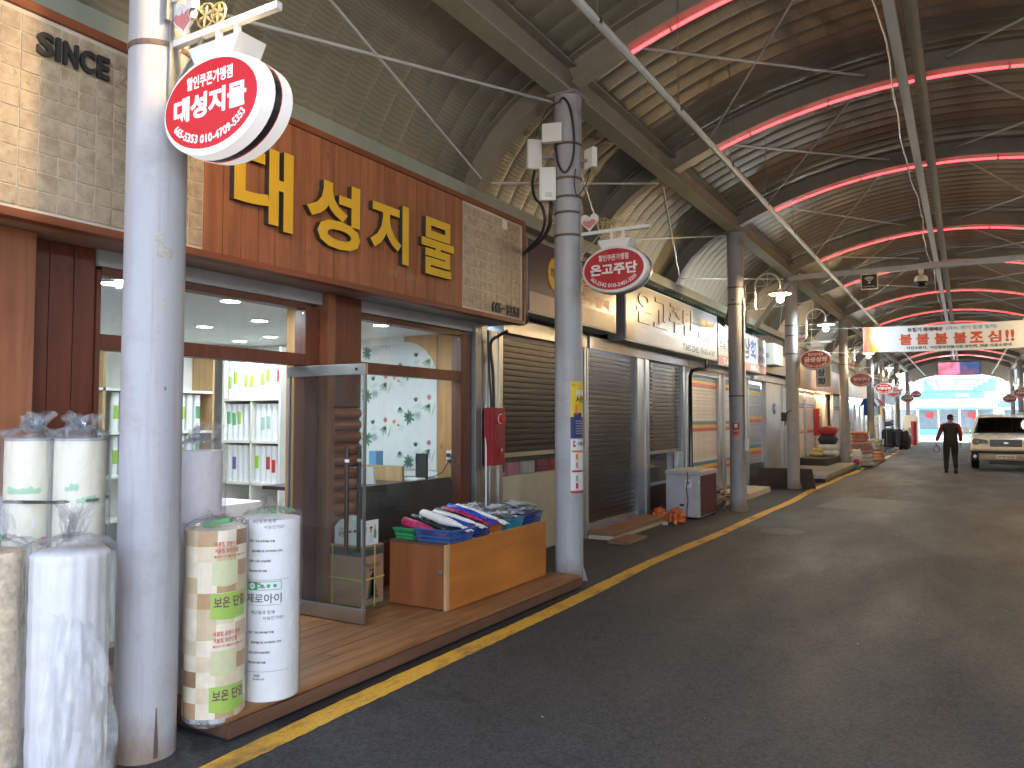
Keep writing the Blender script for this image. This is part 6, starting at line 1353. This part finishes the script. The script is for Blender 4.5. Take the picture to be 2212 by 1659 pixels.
# cushions and bedding
def pillow(c, sx, sy, sz, mat, name, label, cat='cushion', rot=0, grp=None, seed=0):
    rg = random.Random(seed); ph = rg.uniform(0, 6)
    def P(u, v, s):
        a, b = (u-.5)*2, (v-.5)*2; k = (1-abs(a)**4)*(1-abs(b)**4); h = sz*.5*(max(0, k))**.33*(1+.08*math.sin(a*5+ph)+.06*math.sin(b*7+ph)); pin = 1-.10*(1-abs(a*b))*0-.06*(1-a*a)*(b*b)-.06*(1-b*b)*(a*a)
        x, y = a*sx/2*pin, b*sy/2*pin; q = rotp([(x, y)], rot)[0]; return (c[0]+q[0], c[1]+q[1], c[2]+sz/2+s*h)
    m = MB(); m.grid(lambda u, v: P(u, v, 1), 12, 12); m.grid(lambda u, v: P(1-u, v, -1), 12, 12)
    return settag(m.build(name, mat, None, smooth='all', merge=True), label, cat, grp)
for n, c in (('fab_navy', (.03, .035, .06)), ('fab_red', (.30, .03, .04)), ('fab_white', (.66, .65, .62)), ('fab_yellow', (.62, .48, .20)), ('fab_orange', (.58, .20, .07)), ('fab_green', (.16, .22, .14)), ('fab_pink', (.50, .22, .20)), ('fab_black', (.02, .02, .025)), ('fab_grey', (.20, .21, .23)), ('fab_blue', (.03, .10, .38)), ('fab_teal', (.05, .28, .30))): pbr(n, c, .75, 0, .25, 9, .3, 25)
for k, (z, sz, mt, sx, lb) in enumerate(((.422, .20, 'fab_white', .62, 'white cushion at the bottom of the stack on the plinth'), (.60, .20, 'fab_white', .60, 'white cushion second in the stack'), (.78, .30, 'fab_navy', .56, 'dark dotted cushion on the white ones'), (1.06, .30, 'fab_red', .54, 'red cushion on top of the stack'))): pillow((-3.80, 26.4, z), sx, .55, sz, mt, 'cushion', lb, seed=k)
pillow((-4.1, 26.0, .422), .4, .5, .16, 'fab_yellow', 'cushion', 'yellowish cushion lying on the plinth', seed=7); pillow((-4.05, 26.1, .57), .34, .4, .12, 'fab_yellow', 'cushion', 'small yellowish cushion on another', seed=8)
# quilt bundles in clear zip bags
def bundle(c, sx, sy, sz, mat, label, seed, grp):
    g = thing('quilt_bundle', label, 'bundle', c, grp); rg = random.Random(seed); L = 3
    for k in range(L):
        h = sz/L
        def P(u, v, s): 
            a, b = (u-.5)*2, (v-.5)*2; q = (max(0, (1-a**6)*(1-b**6)))**.35; return (c[0]+a*sx/2*(1+.03*math.sin(b*9+k)), c[1]+b*sy/2*(1+.03*math.sin(a*8+k)), c[2]+k*h+h/2+s*h*.5*q*(1+.05*math.sin(a*9+k*2)+.05*math.sin(b*11)))
        m = MB(); m.grid(lambda u, v: P(u, v, 1), 14, 14); m.grid(lambda u, v: P(1-u, v, -1), 14, 14); m.build('quilt_fold', mat if k != 1 else mat, g, smooth='all', merge=True)
    m = MB()
    def W(u, v): a = 2*PI*u; ca, sa = math.cos(a), math.sin(a); e = lambda t: math.copysign(abs(t)**.35, t); return (c[0]+e(ca)*sx*.53*(1+.02*math.sin(a*13+v*9)), c[1]+e(sa)*sy*.53*(1+.02*math.sin(a*11-v*7)), c[2]+.01+sz*1.0*v)
    m.grid(W, 48, 6); m.build('wrap', 'film', g, smooth='all'); return g
G = 'quilt bundles stacked by the yellow line'
for k, (c, s, mt, lb) in enumerate((((-3.0, 28.2, .05), (.66, .7, .38), 'fab_white', 'whitish quilt bundle at the bottom of the taller stack'), ((-3.0, 28.2, .45), (.66, .7, .38), 'fab_pink', 'pinkish quilt bundle in the taller stack'), ((-3.05, 28.2, .84), (.52, .6, .34), 'fab_orange', 'orange quilt bundle on top of the taller stack'),
        ((-2.93, 31.9, .05), (.55, .8, .36), 'fab_orange', 'orange patterned quilt bundle at the bottom of the lower stack'), ((-2.95, 31.9, .43), (.55, .8, .42), 'fab_green', 'dull green quilt bundle on the lower stack'), ((-3.3, 30.2, .05), (.6, .8, .5), 'fab_pink', 'pinkish quilt bundle between the two stacks'))): bundle(c, *s, mt, lb, k, G)
settag(bx('pallet_board', 'old_wood', None, -3.4, -2.65, 27.8, 32.4, 0.005, .049), 'flat wooden board under the quilt bundles', 'board')
sk = thing('rice_sack', 'white woven sack with a red print leaning by the column', 'sack', (-3.02, 26.95, 0)); pillow((-3.02, 26.95, .12), .3, .26, .5, 'fab_white', 'x', 'x'); q = bpy.data.objects['x']; q.name = 'body'; del q['label']; del q['category']; q.location = q.location-Vector((-3.02, 26.95, 0)); q.parent = sk
MB().lathe([(.12, .14), (.145, .17), (.145, .30), (.13, .32)], 20, (-3.02, 26.95, 0)).build('print', 'p_magenta', sk, smooth=True)
settag(MB().lathe([(.001, .005), (.13, .005), (.17, .10), (.165, .10), (.125, .012), (.001, .012)], 22, (-3.0, 26.55, 0)).build('basin', 'fab_teal', None, smooth=True), 'pale green plastic basin on the road edge', 'basin')
# clothes racks
def rack(y0, y1, x, mats, label, ztop=1.2, seed=0):
    g = thing('clothes_rack', label, 'clothes rack', (x, (y0+y1)/2, 0), 'clothes racks before the shops'); rg = random.Random(seed)
    MB().tube([(x, y0, ztop), (x, y1, ztop)], .014, 6).build('rail', 'chrome', g)
    for y in (y0+.05, y1-.05): MB().tube([(x, y, .02), (x, y, ztop)], .013, 6).build('post', 'chrome', g); MB().bar((x-.22, y, .03), (x+.22, y, .03), .03).build('foot', 'black', g)
    y = y0+.12; k = 0
    while y < y1-.1:
        L = rg.uniform(.62, .85); w = rg.uniform(.36, .44); mt = mats[k % len(mats)]
        m = MB(); m.grid(lambda u, v: (x+(u-.5)*w*(1-.35*max(0, v-.85)/.15), y+.02*math.sin(u*9+v*5+k)+.012*math.sin(u*23+k), ztop-.06-L+L*v), 10, 6); m.grid(lambda u, v: (x+(.5-u)*w*(1-.35*max(0, v-.85)/.15), y+.045+.02*math.sin(u*8+v*4+k*2), ztop-.06-L+L*v), 10, 6); m.build('garment', mt, g, smooth='all')
        y += rg.uniform(.07, .11); k += 1
    return g
rack(37.6, 40.2, -3.0, ['fab_black', 'fab_grey', 'fab_black', 'fab_navy', 'fab_grey'], 'rail of dark garments next to the lower quilt stack', 1.2, 1); rack(41.4, 43.8, -2.95, ['fab_black', 'fab_grey', 'fab_navy'], 'second rail of dark garments farther along', 1.15, 2)
for k, (y, z, mt, lb) in enumerate(((36.0, 1.75, 'fab_blue', 'blue shirt hanging high under the shop fascia'), (37.2, 1.8, 'fab_white', 'white shirt hanging high under the shop fascia'), (38.2, 1.75, 'fab_teal', 'teal shirt hanging high under the shop fascia'), (39.4, 1.8, 'fab_red', 'red shirt hanging high under the shop fascia'), (40.1, 1.7, 'fab_yellow', 'yellow shirt hanging high under the shop fascia'))):
    m = MB(); P = [(0, 0), (.42, 0), (.42, .5), (.56, .36), (.62, .44), (.44, .70), (.28, .74), (.21, .70), (.14, .74), (-.02, .70), (-.2, .44), (-.14, .36), (0, .5)]
    m.prism([(-3.72+a*.8, z+b) for a, b in P], 'y', y-.03, y+.03); settag(m.build('hanging_shirt', mt), lb, 'shirt', 'shirts hanging under the fascia')
hr = settag(MB().tube([(-3.55, 35.86, 2.52), (-3.55, 40.5, 2.52)], .012, 6).build('hanging_rail', 'chrome'), 'thin rail holding the hanging shirts', 'rail')
for k in range(9): pillow((-3.55, 44.6, .05+k*.17), .7, 1.0, .17, ['fab_grey', 'fab_black', 'fab_grey'][k % 3], 'folded_bedding', 'folded dark bedding in the tall stack by the clothes racks', 'bedding', 0, 'folded bedding stack', k)
for k, (y, z, s, mt) in enumerate(((45.9, 0, .95, 'fab_black'), (46.9, 0, .8, 'fab_navy'), (48.2, 0, 1.1, 'fab_white'))): pillow((-2.85, y, z), .6, .9, s, mt, 'bedding_heap', ['black bedding heap by the yellow line', 'navy bedding heap behind the black one', 'white bedding heap toward the street end'][k], 'bedding', 0, None, k)
settag(MB().lathe([(.001, 0), (.16, 0), (.16, 1.45), (.05, 1.45), (.001, 1.42)], 16, (-2.75, 53.6, 0)).build('fabric_roll', 'fab_red', None, smooth=True), 'tall dark red fabric roll standing near the street end', 'roll')
settag(MB().prism([(-3.5, 0), (-2.6, 0), (-2.6, 1.7), (-2.7, 1.85), (-3.4, 1.85), (-3.5, 1.7)], 'y', 56.0, 56.1).build('white_board_sign', 'white_paint'), 'white standing sign board at the street end', 'sign')
vs = thing('vertical_sign', 'cream box sign with vertical navy Korean letters beyond the oval sign', 'sign', (-3.85, 26.0, 2.6)); bx('box', 'p_beige', vs, -4.05, -3.62, 25.9, 26.1, 2.62, 3.50); bx('face', 'fascia_white', vs, -4.03, -3.75, 25.894, 25.899, 2.64, 3.48)
for k, ch in enumerate('발상회'): MB().text(ch, fy(25.892, -4.0, 3.22-k*.27), .035, 0, w=.22, h=.22).build('lettering', 'p_navy', vs)
# ------------------------------------------------------------------ walking person (back view, head turned right)
def skinned(name, joints, edges, sub=2):
    me = bpy.data.meshes.new(name); me.from_pydata([j[0] for j in joints], edges, []); o = bpy.data.objects.new(name, me); COL.objects.link(o)
    md = o.modifiers.new('s', 'SKIN'); md.use_smooth_shade = True
    for i, j in enumerate(joints):
        rr_ = j[1]; me.skin_vertices[0].data[i].radius = rr_ if isinstance(rr_, tuple) else (rr_, rr_)
    me.skin_vertices[0].data[0].use_root = True; sb = o.modifiers.new('u', 'SUBSURF'); sb.levels = sub; sb.render_levels = sub
    dg = bpy.context.evaluated_depsgraph_get(); dg.update(); ev = bpy.data.meshes.new_from_object(o.evaluated_get(dg)); V = [tuple(v.co) for v in ev.vertices]; F_ = [tuple(p.vertices) for p in ev.polygons]
    bpy.data.objects.remove(o); return V, F_
PX, PY = -.39, 26.4
J = [((0, 0, .93), (.19, .14)), ((0, .01, 1.08), (.19, .13)), ((0, .02, 1.25), (.21, .14)), ((0, .01, 1.38), (.19, .12)), ((.0, .0, 1.47), (.075, .07)), ((.01, .0, 1.55), (.07, .07)),
     ((-.20, .0, 1.37), .085), ((-.29, .0, 1.13), .066), ((-.37, -.03, .91), .05), ((.20, .0, 1.37), .085), ((.26, .01, 1.12), .066), ((.255, .06, .90), .05),
     ((-.095, .0, .84), .125), ((-.12, .08, .48), .09), ((-.13, .06, .10), .068), ((.095, .0, .84), .125), ((.10, .05, .50), .09), ((.12, -.22, .20), .068), ((-.13, .18, .045), .04), ((.12, -.16, .08), .04)]
E_ = [(0, 1), (1, 2), (2, 3), (3, 4), (4, 5), (3, 6), (6, 7), (7, 8), (3, 9), (9, 10), (10, 11), (0, 12), (12, 13), (13, 14), (0, 15), (15, 16), (16, 17), (14, 18), (17, 19)]
V, F_ = skinned('tmp', J, E_)
for n, c in (('cl_black', (.012, .012, .014)), ('cl_vest', (.018, .017, .022)), ('cl_red', (.20, .012, .03)), ('skin', (.36, .20, .14)), ('hair_black', (.01, .009, .009))): pbr(n, c, .8 if n[0] == 'c' else .5, 0, .15, 8)
man = thing('person', 'person in a dark vest, red sleeves and cap walking away along the street', 'person', (PX, PY, 0))
m = MB()
for f in F_:
    c = [sum(V[i][k] for i in f)/len(f) for k in range(3)]
    mi = 0 if c[2] < .93 else 3 if c[2] > 1.45 else 2 if abs(c[0]) > .185+max(0, (1.45-c[2]))*.05 else 1
    if c[2] < 1.0 and abs(c[0]) > .22: mi = 2
    m.mat(mi); m.add([(V[i][0]+PX, V[i][1]+PY, V[i][2]+.02) for i in f], [tuple(range(len(f)))])
m.build('body', ['cl_black', 'cl_vest', 'cl_red', 'skin'], man, smooth='all', merge=True)
def ball(m, c, rx, ry, rz, n=16): return m.lathe([(.001, -1)]+[(math.cos(t), math.sin(t)) for t in (-1.2, -.9, -.6, -.3, 0, .3, .6, .9, 1.2)]+[(.001, 1)], n) and None
def ellipsoid(c, rx, ry, rz, z0=-1, n=18):
    m = MB(); m.lathe([(math.sqrt(max(0, 1-t*t))+.001, t) for t in [z0+(1-z0)*k/10 for k in range(11)]], n); m.v = [(c[0]+x*rx, c[1]+y*ry, c[2]+z*rz) for x, y, z in m.v]; return m
ellipsoid((PX+.012, PY, 1.615), .077, .088, .112).build('head', 'skin', man, smooth='all'); ellipsoid((PX+.0, PY-.012, 1.622), .083, .085, .108, -.35).build('hair', 'hair_black', man, smooth='all')
ellipsoid((PX+.005, PY, 1.665), .089, .098, .075, .05).build('cap', 'cl_black', man, smooth='all'); MB().prism([(PX+.04, PY+.02), (PX+.15, PY+.03), (PX+.165, PY+.08), (PX+.13, PY+.12), (PX+.03, PY+.10)], 'z', 1.668, 1.68).build('cap_brim', 'cl_black', man)
ellipsoid((PX+.09, PY+.03, 1.60), .02, .015, .02).build('nose', 'skin', man, smooth='all')
for sx_, hx, hy in ((-1, -.385, -.04), (1, .255, .075)):
    hm = ellipsoid((PX+hx, PY+hy, .845), .026, .042, .05); 
    for k in range(4): hm.tube([(PX+hx+sx_*.004, PY+hy-.03+k*.02, .815), (PX+hx-sx_*.002, PY+hy-.03+k*.02, .775), (PX+hx-sx_*.022, PY+hy-.028+k*.018, .755+.004*(k % 2))], [.010, .009, .007], 6)
    hm.tube([(PX+hx, PY+hy+.035, .86), (PX+hx-sx_*.01, PY+hy+.058, .83), (PX+hx-sx_*.02, PY+hy+.05, .80)], [.011, .010, .008], 6); hm.build('hand', 'skin', man, smooth='all')
for x, y, z, pt_ in ((-.13, .11, 0, 0), (.12, -.20, .06, .5)):
    P = [(-.11, .0), (.16, .0), (.17, .03), (.12, .065), (.0, .10), (-.10, .10), (-.12, .05)]; P = rotp(P, pt_*-1 if pt_ else 0, (-.1, 0))
    MB().prism([(PY+y+a, .003+z+b+(.13*0)) for a, b in P], 'x', PX+x-.045, PX+x+.045).build('shoe', 'cl_black', man, bevel=.012)
settag(MB().tube([(PX-.37+.08*math.cos(t), PY-.04+.03*math.cos(t), .70+.10*math.sin(t)) for t in [2*PI*k/24 for k in range(24)]], .012, 6, closed=True).build('ring', 'fab_red'), 'dark red ring held in the walking person\'s left hand', 'ring')
# ------------------------------------------------------------------ parked white SUV
pbr('car_paint', (.84, .86, .86), .25, 0, .02); M['car_paint'].node_tree.nodes['Principled BSDF'].inputs['Coat Weight'].default_value = .6
glass('car_glass', (.035, .037, .04), .05); pbr('car_dark', (.02, .02, .022), .5); pbr('car_grey', (.25, .25, .25), .5); pbr('tyre', (.018, .018, .018), .8); pbr('headlamp', (.09, .09, .09), .15, .5); pbr('grille_metal', (.16, .16, .16), .25, .8); pbr('car_silver', (.42, .42, .40), .4)
CX, CY = 1.07, 28.35
car = thing('parked_car', 'white sport utility vehicle with a dark windscreen parked facing the camera', 'car', (CX, CY+2.3, 0))
def loft(st, n=None):
    m = MB(); k = len(st[0]); vs = [p for s in st for p in s]; fs = []
    for i in range(len(st)-1):
        for j in range(k-1): fs.append((i*k+j, i*k+j+1, (i+1)*k+j+1, (i+1)*k+j))
    fs += [tuple(range(k))[::-1], tuple((len(st)-1)*k+j for j in range(k))]; return m.add(vs, fs)
def sec(y, w, zb, zbelt, ztop, crown): 
    L = [(-w*.93, zb), (-w, zb+.12), (-w, zbelt-.12), (-w*.965, zbelt-.02), (-w*.90, ztop-.02), (-w*.6, ztop+crown*.6), (0, ztop+crown)]; L = L+[(-x, z) for x, z in L[-2::-1]]; return [(CX+x, CY+y, z) for x, z in L]
body = [sec(0.02, .80, .45, .72, .80, .01), sec(.07, .90, .38, .88, .96, .015), sec(.25, .945, .34, .98, 1.03, .03), sec(.7, .95, .33, 1.04, 1.08, .035), sec(1.15, .95, .33, 1.08, 1.12, .03), sec(1.6, .95, .33, 1.1, 1.13, .01), sec(3.6, .95, .33, 1.1, 1.13, .01), sec(4.45, .93, .38, 1.1, 1.12, .01), sec(4.62, .86, .45, 1.02, 1.08, .0)]
loft(body).build('body', 'car_paint', car, smooth=True)
def gsec(y, wb, wt, zb, zt): return [(CX-wb, CY+y, zb), (CX-wt, CY+y, zt-.05), (CX-wt*.92, CY+y, zt), (CX, CY+y, zt+.02), (CX+wt*.92, CY+y, zt), (CX+wt, CY+y, zt-.05), (CX+wb, CY+y, zb)]
loft([gsec(1.95, .76, .70, 1.6, 1.66), gsec(2.15, .78, .69, 1.55, 1.74), gsec(3.4, .78, .69, 1.55, 1.76), gsec(4.3, .74, .64, 1.55, 1.70), gsec(4.42, .72, .62, 1.5, 1.6)]).build('roof', 'car_paint', car, smooth=True)
W = [(CX-.86, CY+1.18, 1.13), (CX+.86, CY+1.18, 1.13), (CX+.68, CY+1.98, 1.66), (CX-.68, CY+1.98, 1.66)]
MB().grid(lambda u, v: tuple((1-v)*((1-u)*W[0][i]+u*W[1][i])+v*((1-u)*W[3][i]+u*W[2][i])-(.06*math.sin(PI*u)*(1-.5*v) if i == 1 else 0) for i in range(3)), 14, 4).build('windscreen', 'car_glass', car, smooth='all')
for s in (-1, 1):
    MB().bar((CX+s*.875, CY+1.2, 1.12), (CX+s*.70, CY+2.0, 1.67), .07, .05).build('pillar', 'car_paint', car)
    MB().add([(CX+s*.90, CY+1.35, 1.13), (CX+s*.90, CY+4.35, 1.13), (CX+s*.70, CY+4.3, 1.63), (CX+s*.705, CY+2.05, 1.66)], [(0, 1, 2, 3)]).build('side_window', 'car_glass', car)
    for y in (2.75, 3.6): MB().bar((CX+s*.905, CY+y, 1.12), (CX+s*.71, CY+y, 1.66), .07, .03).build('pillar', 'car_paint', car)
    mr_ = MB().box(CX+s*.96, CX+s*1.16, CY+1.42, CY+1.54, 1.10, 1.28).build('mirror', 'car_paint', car, bevel=.03); MB().bar((CX+s*.90, CY+1.48, 1.12), (CX+s*.98, CY+1.48, 1.14), .05).build('mirror_arm', 'car_dark', mr_)
    hl = loft([[(CX+s*x, CY+y+.0, z) for x, z in ((.44, .80), (.50, .94), (.86, .99), (.91, .86), (.80, .79))] for y in (.028, .30)]).build('headlight', 'headlamp', car, smooth=True)
    MB().add([(CX+s*x, CY+y, z) for x, y, z in ((.46, .012, .81), (.51, .022, .93), (.70, .024, .955), (.86, .05, .98), (.905, .06, .87), (.80, .03, .80))], [(0, 1, 2, 3, 4, 5)]).build('lens', 'door_glass', hl)
    MB().tube([(CX+s*.60, CY+.0, .875), (CX+s*.60, CY+.03, .875)], .05, 14).build('lamp_bowl', 'car_grey', hl); MB().tube([(CX+s*.75, CY+.02, .885), (CX+s*.75, CY+.06, .885)], .045, 14).build('lamp_bowl', 'car_grey', hl)
    MB().tube([(CX+s*.83, CY-.035, .43), (CX+s*.83, CY+.05, .43)], .05, 14).build('fog_light', 'chrome', car)
    for y in (.95, 3.7):
        wh = MB().lathe([(.20, -.10), (.34, -.11), (.365, -.06), (.365, .06), (.34, .11), (.20, .10)], 28); wh.v = [(CX+s*.82+z*1.0, CY+y+x, .365+yy) for x, yy, z in wh.v]; w_ = wh.build('wheel', 'tyre', car, smooth=True)
        rm = MB().lathe([(.001, .03), (.06, .05), (.19, .03), (.21, .09)], 20); rm.v = [(CX+s*(.82+z+.02), CY+y+x, .365+yy) for x, yy, z in rm.v]; rm.build('rim', 'galv', w_, smooth=True)
        ar = MB(); A_ = [PI*k/14 for k in range(15)]; ar.prism([(CY+y+.46*math.cos(a), .36+.46*math.sin(a)) for a in A_]+[(CY+y+.39*math.cos(a), .36+.39*math.sin(a)) for a in A_[::-1]], 'x', CX+s*.93, CX+s*.972); ar.build('wheel_arch', 'car_grey', car)
MB().box(CX-.93, CX+.93, CY-.05, CY+.3, .60, .73).build('front_bumper', 'car_paint', car, bevel=.05); MB().box(CX-.94, CX+.94, CY-.055, CY+.3, .53, .598).build('bumper_step', 'car_dark', car, bevel=.02); MB().box(CX-.74, CX+.74, CY-.04, CY+.3, .30, .528).build('lower_bumper', 'car_silver', car, bevel=.06); MB().box(CX-.45, CX+.45, CY-.025, CY+.25, .19, .298).build('bumper_intake', 'car_dark', car, bevel=.02)
for s in (-1, 1): MB().box(CX+s*.745, CX+s*.93, CY-.02, CY+.3, .28, .528).build('bumper_corner', 'car_dark', car, bevel=.04)
gr = MB().box(CX-.42, CX+.42, CY-.002, CY+.1, .74, .955).build('grille', 'car_dark', car, bevel=.015)
for k in range(4): MB().box(CX-.40, CX+.40, CY-.014, CY-.003, .765+k*.047, .785+k*.047).build('grille_bar', 'grille_metal', gr)
MB().prism(ell(.07, .035, CX, .855, 24), 'y', CY-.022, CY-.0145).build('badge', 'chrome', gr)
MB().box(CX-.44, CX+.44, CY+.0, CY+.1, .957, .975).build('grille_trim', 'chrome', gr)
pl_ = MB().box(CX-.26, CX+.26, CY-.056, CY-.046, .375, .475).build('number_plate', 'p_white', car); MB().text('57저 0507', fy(CY-.058, CX-.22, .394), .02, 0, w=.44, h=.065).build('lettering', 'p_blackink', pl_)
for s in (-1, 1): MB().tube([(CX+s*.60, CY+2.1, 1.80), (CX+s*.60, CY+4.1, 1.80)], .018, 8).build('roof_rail', 'galv', car)
for x in (-.4, .4): MB().bar((CX+x-.3, CY+1.10, 1.155), (CX+x+.25, CY+1.13, 1.17), .02).build('wiper', 'car_dark', car)
MB().box(CX-.85, CX+.85, CY+1.6, CY+4.2, 1.0, 1.02).build('interior_floor', 'car_dark', car)
MB().add([(CX-.74, CY+4.40, 1.1), (CX+.74, CY+4.40, 1.1), (CX+.64, CY+4.36, 1.62), (CX-.64, CY+4.36, 1.62)], [(0, 1, 2, 3)]).build('rear_window', 'car_dark', car)
for s in (-.4, .4): MB().box(CX+s-.22, CX+s+.22, CY+2.3, CY+2.45, 1.03, 1.5).build('seat', 'car_dark', car, bevel=.05)
